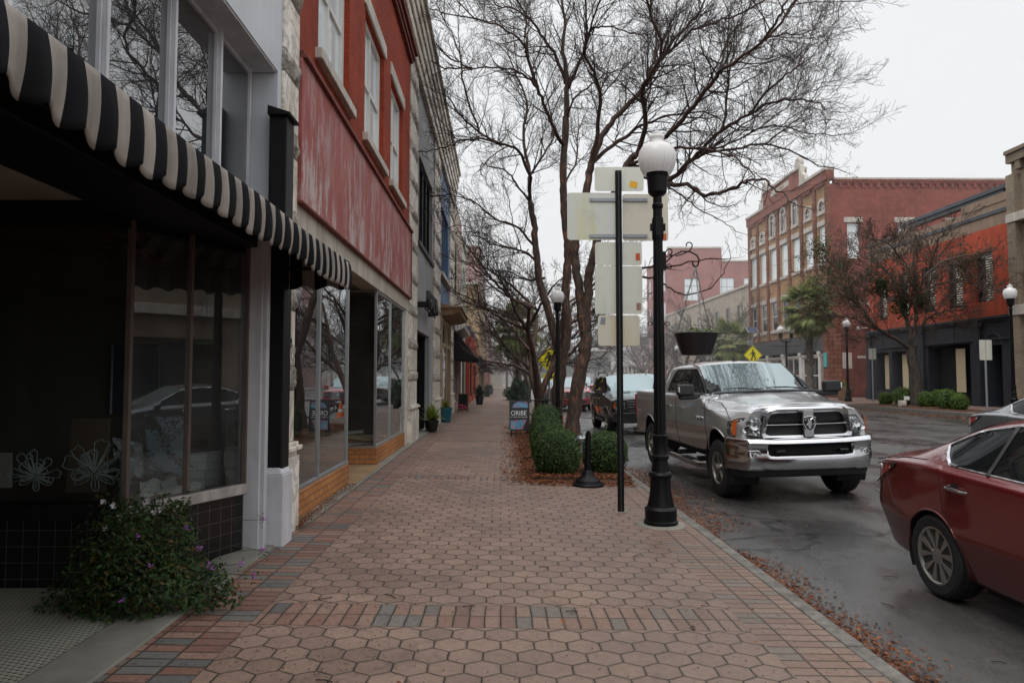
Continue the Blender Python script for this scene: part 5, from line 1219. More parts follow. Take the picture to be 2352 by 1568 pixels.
# ------------------------------------------------------------------ tube bundles for branches
class Twigs:
    def __init__(s): s.g = {}
    def add(s, pts, rad, n):
        s.g.setdefault((len(pts), n), []).append((pts, rad))
    def build(s, name, mat, parent=None, off=(0, 0, 0)):
        V = []; Fc = []; o = 0
        for (k, n), L in s.g.items():
            P = np.array([[tuple(q) for q in l[0]] for l in L], dtype=float); Rr = np.array([l[1] for l in L], dtype=float)
            T = np.empty_like(P); T[:, 1:-1] = P[:, 2:] - P[:, :-2]; T[:, 0] = P[:, 1] - P[:, 0]; T[:, -1] = P[:, -1] - P[:, -2]
            T /= np.linalg.norm(T, axis=2, keepdims=True) + 1e-9
            tot = P[:, -1] - P[:, 0]; ax = np.argmin(np.abs(tot), axis=1); ref = np.zeros_like(tot); ref[np.arange(len(L)), ax] = 1
            A = np.cross(T, ref[:, None, :]); A /= np.linalg.norm(A, axis=2, keepdims=True) + 1e-9; B = np.cross(T, A)
            ang = np.arange(n) * 2 * PI / n
            ring = P[:, :, None, :] + (A[:, :, None, :] * np.cos(ang)[None, None, :, None] + B[:, :, None, :] * np.sin(ang)[None, None, :, None]) * Rr[:, :, None, None]
            V.append(ring.reshape(-1, 3))
            base = o + np.arange(len(L))[:, None, None] * (k * n); i = np.arange(k - 1)[None, :, None] * n; j = np.arange(n)[None, None, :]; j2 = (j + 1) % n
            q = np.stack([base + i + j, base + i + j2, base + i + n + j2, base + i + n + j], axis=-1).reshape(-1, 4); Fc.append(q); o += len(L) * k * n
        V = np.concatenate(V) - np.array(off); Fc = np.concatenate(Fc)
        me = bpy.data.meshes.new(name); me.vertices.add(len(V)); me.vertices.foreach_set('co', V.ravel())
        me.loops.add(len(Fc) * 4); me.loops.foreach_set('vertex_index', Fc.ravel().astype(np.int32)); me.polygons.add(len(Fc))
        me.polygons.foreach_set('loop_start', np.arange(len(Fc), dtype=np.int32) * 4); me.polygons.foreach_set('loop_total', np.full(len(Fc), 4, dtype=np.int32))
        me.update(calc_edges=True); me.validate(); me.shade_smooth(); me.materials.append(M[mat])
        o_ = bpy.data.objects.new(name, me); COL.objects.link(o_); o_.parent = parent; return o_

RMIN = .0034
def rv(rg, s=1.): return Vector((rg.gauss(0, s), rg.gauss(0, s), rg.gauss(0, s)))
def twig(T, rg, p, d, L, r, lvl, maxl, tips, up=.10, dens=1., sides=(7, 5, 3, 3)):
    k = (6, 5, 4, 3)[min(lvl, 3)]; pts = [p.copy()]; rad = [r]; d = d.normalized(); ds = []
    for i in range(1, k):
        d = (d + rv(rg, .13 if lvl < 3 else .2) + Vector((0, 0, up * (1 if lvl > 0 else .5)))).normalized(); ds.append(d.copy())
        p = p + d * (L / (k - 1)); pts.append(p.copy()); rad.append(max(r * (1 - .72 * i / (k - 1)), RMIN))
    T.add(pts, rad, sides[min(lvl, 3)])
    if lvl >= maxl:
        tips.append(p); return
    sp = (.34, .15, .088, .1)[min(lvl, 3)] / dens; n = max(2, int(L / sp))
    for c in range(n):
        f = .18 + .82 * (c + rg.random()) / n; i = min(int(f * (k - 1)), k - 2); q = pts[i].lerp(pts[i + 1], f * (k - 1) - i)
        ax = ds[i].orthogonal(); ax.rotate(Matrix.Rotation(rg.uniform(0, 6.283), 3, ds[i])); a = R(rg.uniform(22, 55))
        nd = (ds[i] * math.cos(a) + ax.normalized() * math.sin(a)); twig(T, rg, q, nd, L * rg.uniform(.32, .6) * (1.15 - .5 * f), max(r * (1 - .7 * f) * .55, .002), lvl + 1, maxl, tips, up, dens, sides)

def smooth_path(pts, n):
    out = []; m = len(pts)
    for i in range(m - 1):
        p0, p1, p2, p3 = pts[max(i - 1, 0)], pts[i], pts[i + 1], pts[min(i + 2, m - 1)]
        for k in range(n):
            t = k / n; out.append(.5 * ((2 * p1) + (p2 - p0) * t + (2 * p0 - 5 * p1 + 4 * p2 - p3) * t * t + (3 * p1 - p0 - 3 * p2 + p3) * t ** 3))
    out.append(pts[-1].copy()); return out

def limb(T, W, rg, pts, r0, r1, tips, f0=.2, sp=.23, L0=1.45, maxl=3, up=.08, dens=1., jit=.02, sides=8):
    pts = smooth_path(pts, 4); pts = [p + rv(rg, jit) for p in pts]; pts[0] -= rv(rg, 0)
    m = len(pts); rad = [r0 + (r1 - r0) * (i / (m - 1)) ** .8 for i in range(m)]; T.add(pts, rad, sides)
    cum = [0]
    for i in range(1, m): cum.append(cum[-1] + (pts[i] - pts[i - 1]).length)
    tot = cum[-1]; s_ = tot * f0
    while s_ < tot:
        i = max(j for j in range(m - 1) if cum[j] <= s_); t = (s_ - cum[i]) / max(cum[i + 1] - cum[i], 1e-6); q = pts[i].lerp(pts[i + 1], t); dd = (pts[i + 1] - pts[i]).normalized()
        ax = dd.orthogonal(); ax.rotate(Matrix.Rotation(rg.uniform(0, 6.283), 3, dd)); a = R(rg.uniform(25, 65)); nd = dd * math.cos(a) + ax.normalized() * math.sin(a)
        f = s_ / tot; r_ = (r0 + (r1 - r0) * f); twig(W, rg, q, nd, L0 * rg.uniform(.55, 1.25) * (1.2 - .6 * f), min(r_ * .5, .022), 1, maxl, tips, up, dens); s_ += sp * rg.uniform(.6, 1.4)
    twig(W, rg, pts[-1], pts[-1] - pts[-2], L0 * .8, r1 * .9, 1, maxl, tips, up, dens)

def pods(tips, rg, frac, size, name, mat, parent, off):
    b = MB()
    for p in tips:
        if rg.random() > frac: continue
        for _ in range(rg.randint(1, 3)):
            q = p + rv(rg, .03); s_ = size * rg.uniform(.6, 1.2); b.add([q + Vector((s_, 0, 0)), q + Vector((0, s_, 0)), q + Vector((-s_, 0, 0)), q + Vector((0, -s_, 0)), q + Vector((0, 0, s_ * 1.2)), q - Vector((0, 0, s_))], [(0, 1, 4), (1, 2, 4), (2, 3, 4), (3, 0, 4), (1, 0, 5), (2, 1, 5), (3, 2, 5), (0, 3, 5)])
    b.v = [(x - off[0], y - off[1], z - off[2]) for x, y, z in b.v]
    o_ = b.build(name, mat, parent, world=False); o_['kind'] = 'stuff'; return o_

def K1(cx, cy): return ((1000 + cx / 1.96) / 1.0629, (cy / 1.96) / 1.0629)
def K2(cx, cy): return ((980 + cx / 2.614) / 1.0629, (500 + cy / 2.614) / 1.0629)
def K3(cx, cy): return ((2050 + cx / 3.484) / 1.0629, (600 + cy / 3.484) / 1.0629)
def path(K, pts, y0, y1):
    m = len(pts); return [at(*K(*p), y0 + (y1 - y0) * i / (m - 1)) for i, p in enumerate(pts)]

# ---- the two big crape myrtles of the near bed
def big_tree(label, base, stems, limbs, extra, seed, group):
    rg = random.Random(seed); t = thing('bare_tree', label, 'tree', base, group=group)
    T, S_, W = Twigs(), Twigs(), Twigs(); tips = []
    for pts, r0, r1 in stems:
        pp = smooth_path(pts, 5); pp = [p + rv(rg, .012) for p in pp]; m = len(pp)
        T.add(pp, [(r0 + (r1 - r0) * i / (m - 1)) * (1 + .07 * math.sin(i * 2.1 + seed)) * (1.25 - .25 * min(1, i / 3)) for i in range(m)], 12)
    for pts, r0, r1, kw in limbs: limb(S_, W, rg, pts, r0 * 1.3, r1 * 1.25, tips, **kw)
    for _ in range(extra):      # more limbs filling the depth of the crown
        pts, r0, r1, kw = rg.choice(limbs); k = rg.randint(1, max(1, len(pts) - 2)); p = pts[k]; d = (pts[k] - pts[k - 1]).normalized(); d = (d + Vector((0, rg.choice((-1, 1)) * rg.uniform(.5, 1.3), rg.uniform(0, .4)))).normalized()
        q = [p]
        for i in range(4): d = (d + rv(rg, .2) + Vector((0, 0, .05))).normalized(); q.append(q[-1] + d * rg.uniform(.5, .9))
        limb(S_, W, rg, q, r0 * .55, r1, tips, f0=.1)
    T.build('trunk', 'bark', t, base); S_.build('limbs', 'bark_dark', t, base); W.build('twigs', 'twig', t, base)
    pods(tips, rg, .10, .010, 'seed_pods', 'seed_pod', t, base)
    print('TREE', len(tips)); return t
s_ = N('bark_dark'); P_ = s_.pos(True); M['bark_dark'] = s_.pbr(s_.mix(s_.ramp(s_.noise(1., 6, s_.vmul(P_, (12, 12, 5))), [(.35, 0.), (.7, 1.)]), (.022, .013, .010), (.085, .04, .025)), .8)
G1 = 'bare crape myrtles along the near sidewalk'
YA, YB = 18.55, 22.0
def k_(**a): return a
A_st = [([Vector((1.85, YA, -.06))] + path(K2, [(1110, 1250), (1150, 1020), (1178, 880), (1165, 760), (1150, 690)], YA, YA), .19, .15),
        (path(K2, [(1160, 760), (1138, 560), (1112, 400), (1105, 230)], YA, YA) + path(K1, [(800, 1050), (845, 920), (868, 785)], YA, YA), .125, .095),
        (path(K2, [(1170, 820), (1192, 560), (1200, 430), (1240, 270)], YA, YA - .3) + path(K1, [(950, 1010), (1040, 790), (1090, 740)], YA - .3, YA - .6), .125, .09)]
A_l = [(path(K1, [(868, 785), (920, 650), (980, 570), (1060, 490), (1130, 410), (1200, 290), (1260, 200), (1330, 120), (1400, 30), (1430, -60)], YA, YA + 1.5), .07, .02, k_()),
       (path(K1, [(868, 785), (950, 710), (1050, 640), (1130, 590), (1250, 550), (1400, 540), (1500, 580)], YA, YA + 2), .05, .012, k_()),
       (path(K1, [(868, 785), (900, 640), (915, 450), (880, 350), (840, 260), (850, 150), (830, -30)], YA, YA - 2), .05, .016, k_()),
       (path(K1, [(1090, 740), (1130, 600), (1110, 440), (1140, 380), (1210, 230), (1160, 90), (1150, -40)], YA - .6, YA - 3), .055, .016, k_()),
       (path(K1, [(1090, 740), (1160, 700), (1230, 650), (1330, 540), (1420, 430), (1480, 350), (1600, 270), (1680, 200), (1760, 90), (1810, -20)], YA - .6, YA - 5), .06, .014, k_()),
       (path(K1, [(1060, 800), (1240, 860), (1310, 800), (1400, 720), (1500, 620), (1620, 550), (1760, 480), (1880, 480), (1980, 500)], YA - .6, YA - 3.5), .058, .010, k_(up=.10, L0=1.1)),
       (path(K1, [(1050, 820), (1240, 885), (1330, 885), (1420, 935), (1540, 900), (1620, 870), (1700, 860), (1760, 910), (1830, 970)], YA - .5, YA - 5.5), .050, .010, k_(L0=.9, sp=.32)),
       (path(K1, [(1060, 800), (1250, 850), (1380, 745), (1560, 710), (1700, 690), (1850, 730), (1960, 790), (2080, 820)], YA - .6, YA + 1.5), .045, .008, k_(up=.08, L0=1.0)),
       (path(K1, [(1060, 790), (1250, 715), (1400, 710), (1500, 730), (1600, 780), (1650, 860)], YA - .6, YA - 6), .035, .008, k_(L0=.9)),
       (path(K1, [(1620, 550), (1750, 400), (1850, 320), (1930, 270)], YA - 2.4, YA - 4), .025, .008, k_(f0=.0, L0=.9)),
       (path(K1, [(1680, 200), (1780, 165), (1880, 160), (1960, 130)], YA - 2, YA - 1), .022, .007, k_(f0=.0)),
       (path(K1, [(1200, 290), (1350, 150), (1500, 100), (1620, 50), (1700, 0), (1780, -80)], YA + 1, YA - 1), .035, .012, k_(f0=.05)),
       (path(K1, [(1480, 350), (1520, 200), (1600, 80), (1660, -40)], YA - 1.6, YA + 1), .028, .012, k_(f0=.0)),
       (path(K1, [(1400, 720), (1500, 700), (1620, 640), (1780, 600), (1900, 640), (2050, 650)], YA - .8, YA - 2.5), .024, .008, k_(f0=.0, up=.12)),
       (path(K1, [(900, 1290), (1110, 1280), (1220, 1280), (1380, 1250), (1520, 1240)], YA - .2, YA - 2), .032, .008, k_(f0=.45, L0=.7, sp=.5, dens=.7)),
       (path(K1, [(890, 1330), (1110, 1325), (1200, 1350), (1270, 1395), (1330, 1410), (1420, 1390), (1500, 1310), (1540, 1220)], YA - .2, YA - 2.5), .028, .006, k_(f0=.5, L0=.6, sp=.5, dens=.7)),
       (path(K1, [(1240, 885), (1330, 960), (1400, 1010), (1500, 1060), (1580, 1110)], YA - .8, YA - 2), .018, .006, k_(L0=.8, f0=.1)),
       (path(K1, [(1330, 885), (1420, 960), (1500, 990), (1560, 980)], YA - .8, YA - 3), .018, .006, k_(L0=.7, f0=.1)),
       (path(K1, [(1420, 430), (1500, 440), (1600, 400), (1700, 330)], YA - 1.4, YA - 3), .022, .007, k_(f0=0.)),
       (path(K1, [(1130, 410), (1180, 250), (1260, 100), (1300, -40)], YA + .7, YA + 3), .028, .012, k_(f0=0.))]
trA = big_tree('nearest tall bare crape myrtle with peeling bark spreading right over the street', (1.85, YA, -.05), A_st, A_l, 16, 11, G1)
B_st = [([Vector((1.69, YB, -.06))] + path(K2, [(1000, 1200), (1022, 1000), (1048, 850), (1058, 720)], YB, YB), .20, .16),
        (path(K2, [(1055, 760), (1045, 550), (1065, 350), (1060, 230)], YB, YB) + path(K1, [(738, 980), (735, 850), (748, 560)], YB, YB), .145, .105),
        (path(K2, [(1025, 960), (985, 860), (930, 660), (885, 500), (862, 300), (845, 120), (822, -20)], YB, YB + .5), .135, .09)]
j1 = (575, 960)
B_l = [(path(K1, [(748, 560), (755, 400), (735, 250), (740, 100), (715, -60)], YB, YB), .075, .025, k_()),
       (path(K1, [(755, 430), (800, 330), (830, 270), (860, 160), (900, 130), (980, 130), (1080, 160), (1150, 150)], YB, YB - 2), .045, .010, k_()),
       (path(K1, [(740, 700), (700, 640), (650, 520), (610, 420), (540, 360), (430, 325), (300, 330), (240, 350)], YB, YB - 2.5), .055, .010, k_()),
       (path(K1, [(610, 420), (570, 290), (540, 200), (440, 130), (320, 95), (200, 70), (120, 50)], YB - 1, YB - 3), .04, .010, k_(f0=.05)),
       (path(K1, [(745, 400), (700, 270), (640, 190), (590, 110), (540, 40), (490, -40)], YB, YB - 1), .05, .02, k_()),
       (path(K1, [(560, 250), (555, 120), (560, 30), (540, -60)], YB - 1.5, YB + 1), .03, .014, k_(f0=0.)),
       (path(K1, [j1, (575, 850), (520, 720), (440, 690), (360, 670), (270, 668), (190, 700), (110, 715), (10, 738)], YB + .5, YB - 4), .045, .009, k_()),
       (path(K1, [j1, (510, 880), (460, 820), (390, 800), (345, 785), (338, 830)], YB + .5, YB - 1), .03, .008, k_(L0=.9)),
       (path(K1, [(440, 690), (340, 640), (250, 560), (190, 470), (110, 430)], YB - 1, YB - 4), .028, .008, k_(f0=.0)),
       (path(K1, [j1, (575, 850), (640, 740), (690, 640), (660, 480), (600, 330)], YB + .5, YB + 2), .04, .012, k_()),
       (path(K1, [(570, 830), (545, 640), (560, 500), (520, 380), (470, 260), (400, 200)], YB + .5, YB + 3), .045, .012, k_()),
       (path(K1, [(600, 1180), (520, 1090), (400, 1040), (300, 960), (200, 930), (150, 900)], YB + .4, YB - 2), .035, .008, k_(f0=.15)),
       (path(K1, [(620, 1260), (540, 1200), (440, 1180), (340, 1140), (270, 1080), (180, 1090)], YB + .4, YB + 2), .035, .008, k_(f0=.1)),
       (path(K1, [(640, 1330), (560, 1340), (470, 1300), (380, 1290), (310, 1230)], YB + .3, YB + 3), .03, .008, k_(f0=.1)),
       (path(K1, [(340, 640), (260, 420), (240, 260), (180, 120), (120, 0)], YB - 3, YB - 4), .024, .008, k_(f0=0.)),
       (path(K1, [(748, 560), (790, 470), (850, 420), (930, 360), (1010, 340), (1090, 400)], YB, YB - 3), .03, .008, k_(f0=.1)),
       (path(K1, [(740, 880), (800, 760), (810, 620), (850, 520)], YB, YB + 3), .03, .01, k_(f0=.1))]
trB = big_tree('second tall bare crape myrtle whose branches reach left towards the shop roofs', (1.69, YB, -.05), B_st, B_l, 14, 23, G1)

# ---- smaller template trees
RMIN = .0065
def small_tree(label, loc, seed, Ht, Rr, group, stems=3, twigm='twig_far', dens=.85, pod=.0, fork=.9, maxl=3, barkm='bark_grey', r0=.13):
    rg = random.Random(seed); t = thing('bare_tree', label, 'tree', loc, group=group); T, W = Twigs(), Twigs(); tips = []
    base = Vector((0, 0, -.1)); top = Vector((rg.uniform(-.1, .1), rg.uniform(-.1, .1), fork)); T.add([base, base.lerp(top, .5) + rv(rg, .02), top], [r0 * 1.2, r0, r0 * .95], 9)
    for s in range(stems):
        a = 6.283 * s / stems + rg.uniform(-.4, .4); d = Vector((math.cos(a) * .45, math.sin(a) * .45, 1)).normalized(); p = top.copy(); pts = [p]
        for i in range(4): p = p + d * (Ht * .16); d = (d + rv(rg, .12) + Vector((math.cos(a) * .10, math.sin(a) * .10, 0))).normalized(); pts.append(p)
        T.add(pts, [r0 * .75 * (1 - .15 * i) for i in range(5)], 7)
        for j in range(4):
            b2 = a + rg.uniform(-1.3, 1.3); i0 = rg.randint(1, 4); q = pts[i0]; d2 = Vector((math.cos(b2), math.sin(b2), rg.uniform(.35, 1.1))).normalized(); pp = [q]
            for i in range(5): pp.append(pp[-1] + d2 * (Rr * .18)); d2 = (d2 + rv(rg, .16) + Vector((0, 0, .03))).normalized()
            limb(T, W, rg, pp, r0 * .38, .012, tips, f0=.1, sp=.34, L0=Rr * .32, maxl=maxl, up=.1, dens=dens, jit=.02, sides=5)
    T.build('trunk', barkm, t); W.build('twigs', twigm, t)
    if pod: pods(tips, rg, pod, .035, 'dry_seed_heads', 'seed_pod', t, (0, 0, 0))
    print('small', len(tips)); return t
G2 = 'bare street trees along the sidewalks further off'
t1 = small_tree('multi-stemmed bare tree behind the palm on the near sidewalk', (1.9, 34, -.1), 5, 7.6, 4.8, G2, 3, pod=.06, r0=.2, twigm='twig', barkm='bark')
t2 = small_tree('bare tree before the cream building right of the hanging basket', (17.4, 57, .36), 9, 7.4, 4.2, G2, 4, pod=.0)
def rep(src, x, y, z, rz, s, label):
    o = copy_tree(src); o.location = (x, y, z); o.rotation_euler = (0, 0, rz); o.scale = (s, s, s); o['label'] = label; return o
rep(t1, 1.55, 28.5, -.1, 2.6, .92, 'slender bare tree just past the lamp in the planted bed'); rep(t2, 1.9, 47, -.1, 1.2, .95, 'bare tree over the near sidewalk beside the tan building'); rep(t1, 1.9, 62, -.1, 2.2, 1., 'bare tree near the far end of the near sidewalk'); rep(t2, 1.7, 80, -.1, 4., 1., 'remotest bare tree on the near sidewalk')
rep(t1, 17.4, 66, .36, .5, 1., 'dense bare tree whose crown hides the cream building left of the palm'); rep(t2, 17.5, 75, .36, 2.9, 1., 'bare tree left of the projecting shop sign'); rep(t1, 17.5, 86, .36, 4.1, .95, 'bare tree in front of the white porch'); rep(t2, 17.3, 98, .36, 5.2, 1.05, 'bare tree just right of the perforated post far away'); rep(t1, 17.5, 112, .36, 1.1, 1., 'hazy bare tree beyond the dark parked vehicle')
RMIN = .009
# ---- tree in front of the orange building, with mistletoe
YR = 30.
rg = random.Random(77); base = (17.75, YR, .3); rt = thing('mistletoe_tree', 'spreading bare tree with green mistletoe clumps in front of the orange building', 'tree', base)
T, W = Twigs(), Twigs(); tips = []
tr = [Vector((17.75, YR, .3))] + path(K3, [(650, 1150), (612, 950), (608, 860)], YR, YR)
T.add(smooth_path(tr, 4), [.24 - .005 * i for i in range(13)], 10)
RL = [([(608, 860), (590, 750), (560, 600), (530, 500), (470, 470), (405, 440), (380, 330), (330, 260), (220, 200)], 0, .13, .02), ([(608, 880), (480, 790), (330, 710), (260, 640), (200, 540), (100, 460), (0, 400), (-120, 330)], -1, .10, .015), ([(320, 710), (200, 660), (90, 610), (-60, 600), (-200, 560)], -.5, .05, .012),
      ([(640, 860), (700, 690), (780, 590), (900, 560), (1030, 540), (1060, 480)], 1, .07, .02), ([(610, 850), (650, 600), (640, 470), (740, 250), (900, 130), (1100, 90), (1300, 130)], -2, .10, .015), ([(560, 600), (560, 400), (600, 200), (640, 50), (600, -60)], 2, .08, .015),
      ([(530, 500), (440, 260), (300, 150), (150, 60), (60, -20)], 3, .07, .012), ([(640, 470), (830, 330), (1000, 300), (1200, 230), (1330, 250)], 1.5, .07, .012), ([(400, 440), (250, 380), (120, 300), (-20, 230), (-150, 200)], 2, .05, .012), ([(740, 250), (800, 80), (850, -60), (950, -120)], -1, .05, .012), ([(600, 200), (480, 60), (380, -40), (260, -60)], -2, .05, .012), ([(900, 430), (1080, 400), (1220, 340), (1350, 340)], -2, .04, .01), ([(330, 710), (180, 520), (60, 250), (-80, 120)], 1., .05, .01)]
for pts, dy, r0, r1 in RL: limb(T, W, rg, path(K3, pts, YR, YR + dy), r0, r1, tips, f0=.2, sp=.17, L0=1.5, maxl=3, up=.06, dens=.95, sides=6)
T.build('trunk', 'bark_grey', rt, base); W.build('twigs', 'twig_far', rt, base)
def clump(cx, cy, r, name='mistletoe', n=700):
    c = at(*K3(cx, cy), YR); b = MB()
    def f():
        d = rv(rg).normalized(); return c + d * r * (rg.random() ** .4) * (1 + .3 * math.sin(d.x * 5)), d
    leaves(b, n, f, .05, rg); o_ = b.build(name, 'leaf_mistletoe', rt); o_['kind'] = 'stuff'
for cx, cy, r in ((560, 330, .75), (500, 520, .5), (350, 330, .42), (1060, 130, .55), (690, 470, .35), (-60, 300, .9), (-180, 480, .8), (-170, 20, .65)): clump(cx, cy, r)
pods(tips, rg, .25, .03, 'dry_seed_heads', 'seed_pod', rt, base)
# ---- far live oaks: one soft evergreen mass
b = MB(); rg = random.Random(31)
for cx, cy, cz, r in ((20, 150, 6.5, 6), (27, 152, 6, 6.5), (14, 158, 5.5, 5.5), (34, 150, 7, 6), (9, 165, 4.5, 4.5), (22, 160, 8, 5), (30, 160, 8.5, 5)):
    for _ in range(2200):
        d = rv(rg).normalized(); p = Vector((cx, cy, cz)) + d * r * (.72 + .3 * noise.noise(d * 2.3 + Vector((cx, 0, 0)))) * rg.uniform(.75, 1.05); s_ = rg.uniform(.25, .5); a = rv(rg).normalized(); c = d.cross(a).normalized(); a = c.cross(d)
        b.add([p - a * s_, p + c * s_ * .6, p + a * s_, p - c * s_ * .6], [(0, 1, 2, 3)])
for x_, y_ in ((20, 150), (27, 152), (14, 158)): b.tube([(x_, y_, 0), (x_ + .5, y_, 4)], [.5, .35], 8)
tag(b.build('live_oaks', 'leaf_oak'), 'hazy green wood of live oaks closing the street on the right', 'trees', kind='stuff')
# ---- palms
def palm(label, loc, Ht, seed, nf=44, fl=1.25, group='cabbage palms', trunk=True, rt_=.2):
    rg = random.Random(seed); t = thing('palm_tree', label, 'palm', loc, group=group); b = MB()
    b.tube([(0, 0, -.1), (.03, 0, Ht * .5), (0, 0, Ht)], [rt_, rt_ * .85, rt_ * .9], 12)
    for i in range(int(Ht * 26)):
        a = i * 2.4; z = Ht * .35 + (Ht * .65) * i / int(Ht * 26); d = Vector((math.cos(a), math.sin(a), 0)); p = d * rt_ * .8 + Vector((0, 0, z)); s_ = Vector((-d.y, d.x, 0)) * .05
        b.add([p - s_, p + s_, p + s_ * .5 + d * .14 + Vector((0, 0, .2)), p - s_ * .5 + d * .14 + Vector((0, 0, .2))], [(0, 1, 2, 3)])
    b.build('trunk', 'bark_palm', t, world=False); b = MB()
    for i in range(nf):
        a = i * 2.39996 + rg.uniform(-.2, .2); el = R(75 - 150 * (i / nf) ** .95 + rg.uniform(-8, 8)); d = Vector((math.cos(a) * math.cos(el), math.sin(a) * math.cos(el), math.sin(el))); L = fl * rg.uniform(.55, .75)
        p0 = Vector((0, 0, Ht)); pts = [p0]; dd = d.copy()
        for k in range(4): pts.append(pts[-1] + dd * L / 4); dd = (dd - Vector((0, 0, .10))).normalized()
        b.tube(pts, [.018, .014, .012, .01, .008], 4, cap=False); c = pts[-1]; sd = dd.cross(Vector((0, 0, 1))).normalized(); upv = sd.cross(dd)
        for j in range(25):
            th = R(-105 + 210 * j / 24); ld = (dd * math.cos(th) + sd * math.sin(th) + upv * (.12 * math.cos(th * 2))).normalized(); ll = fl * (.62 - .18 * abs(th) / 1.9) * rg.uniform(.85, 1.1); q = c.copy(); vs = []
            wd = ld.cross(upv).normalized()
            for k in range(5):
                w_ = .045 * math.sin(PI * min(1, .22 + .78 * k / 4)) + .001; vs += [q - wd * w_, q + wd * w_]; q = q + ld * ll / 4; ld = (ld - Vector((0, 0, .10 + .07 * k))).normalized()
            b.add(vs, [(2 * k, 2 * k + 1, 2 * k + 3, 2 * k + 2) for k in range(4)])
    b.build('fronds', 'leaf_palm', t, world=False); return t
palm('cabbage palm with shaggy trunk in front of the tall brick block', (17.3, 39.3, .36), 5.2, 3, 64, 1.55)
palm('lower cabbage palm behind the solar powered crossing sign', (17.2, 52.5, .36), 3.9, 8, 56, 1.75)
palm('cabbage palm in the planted bed of the near sidewalk', (1.0, 41.5, -.05), 4.5, 15, 75, 1.6)
# ---- clipped shrubs
def shrub(label, loc, sx, sy, sz, n, mat, seed, size=.02, group=None, cat='shrub', pw=2.6, name='clipped_shrub', amp=.10):
    rg = random.Random(seed); t = thing(name, label, cat, loc, group=group); b = MB()
    def surf(d, k=1.):
        s = (abs(d.x) ** pw + abs(d.y) ** pw + abs(d.z) ** pw) ** (-1 / pw) * k * (1 + amp * noise.noise(d * 2.2 + Vector((seed, 0, 0))) + .05 * noise.noise(d * 6))
        return Vector((d.x * s * sx, d.y * s * sy, max(d.z * s * sz + sz, .02)))
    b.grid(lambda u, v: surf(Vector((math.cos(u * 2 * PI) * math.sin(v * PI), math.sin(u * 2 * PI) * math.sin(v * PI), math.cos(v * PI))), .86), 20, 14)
    b.build('shade_core', 'leaf_core', t, world=False); b = MB()  # solid near-black core, painted-in shade behind the leaves
    def f():
        d = rv(rg).normalized(); return surf(d, rg.uniform(.86, 1.05)), d
    leaves(b, n, f, size, rg); b.build('foliage', mat, t, world=False); return t
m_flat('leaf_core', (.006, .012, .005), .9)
G3 = 'dark clipped shrubs in the near planted bed'
shrub('large rounded clipped shrub at the front of the leaf covered bed', (.93, 11.75, -.03), .37, .38, .39, 9000, 'leaf_box', 2, .019, G3)
shrub('clipped shrub right of the bollard stump, partly behind the sign post', (1.74, 11.9, -.04), .36, .38, .37, 8000, 'leaf_box', 3, .019, G3)
shrub('lighter topped clipped shrub just behind the large front one', (.92, 13.6, -.03), .34, .40, .39, 5000, 'leaf_box', 4, .022, G3)
shrub('clipped shrub beside the A-frame sign', (1.0, 15.7, -.03), .36, .5, .42, 5000, 'leaf_box', 5, .024, G3)
shrub('clipped shrub behind the A-frame sign near the bicycle rack', (1.2, 18.8, -.03), .38, .8, .46, 4500, 'leaf_box', 6, .026, G3)
shrub('feathery dark shrub by the near sidewalk beyond the bicycle rack', (.95, 38, -.03), .42, .6, .75, 2600, 'leaf_shrub', 7, .075, None, pw=2., name='loose_shrub', amp=.7)
shrub('low loose shrub far along the near bed', (.9, 52, -.03), .6, 1.6, .5, 1800, 'leaf_shrub', 8, .08, None, pw=2., name='loose_shrub', amp=.6)
G4 = 'bright green shrubs in the far bed'
for i, (u_, v_, r_, lb) in enumerate(((2035, 938, .33, 'leftmost of the bright green round shrubs in the far bed'), (2074, 936, .47, 'largest bright green shrub left of the mistletoe tree trunk'), (2104, 925, .30, 'small bright green shrub behind, touching the trunk'), (2128, 939, .38, 'bright green shrub just right of the trunk'), (2157, 937, .42, 'bright green shrub behind the lowest front one'), (2176, 944, .45, 'lowest bright green shrub at the front of the far bed'), (2204, 941, .36, 'rightmost bright green shrub of the far bed'))):
    p = onx(u_, v_, 17.55 + (.5 if i in (2, 4) else 0)); shrub(lb, (p.x, p.y, .36), r_ * .86, r_ * .86, r_ * .9, 1500, 'leaf_lime', 20 + i, .035, G4, pw=2.3, name='round_shrub')
b = MB(); b.grid(lambda u, v: (16.72 + 1.9 * u, 25.5 + 8.6 * v, .37 + .07 * math.sin(u * PI) * math.sin(v * PI)), 8, 20)
m_paint('mulch', (.10, .045, .025), .95, .5, 14., streak=False, bump=1.); struct(b.build('far_bed', 'mulch'), 'brown mulched planting bed on the far sidewalk')
t = thing('bed_light', 'small boxy ground light among the bright green shrubs', 'ground light', (17.1, 29.9, .40)); b = MB(); b.box(-.14, .14, -.1, .1, 0, .25); b.box(-.1, .1, -.14, -.1, .05, .2); b.build('housing', 'stone_trim', t, world=False, bevel=.02); b = MB(); b.box(.1, .3, -.06, .06, .26, .42); b.build('lamp_head', 'white_plain', t, world=False, bevel=.02)
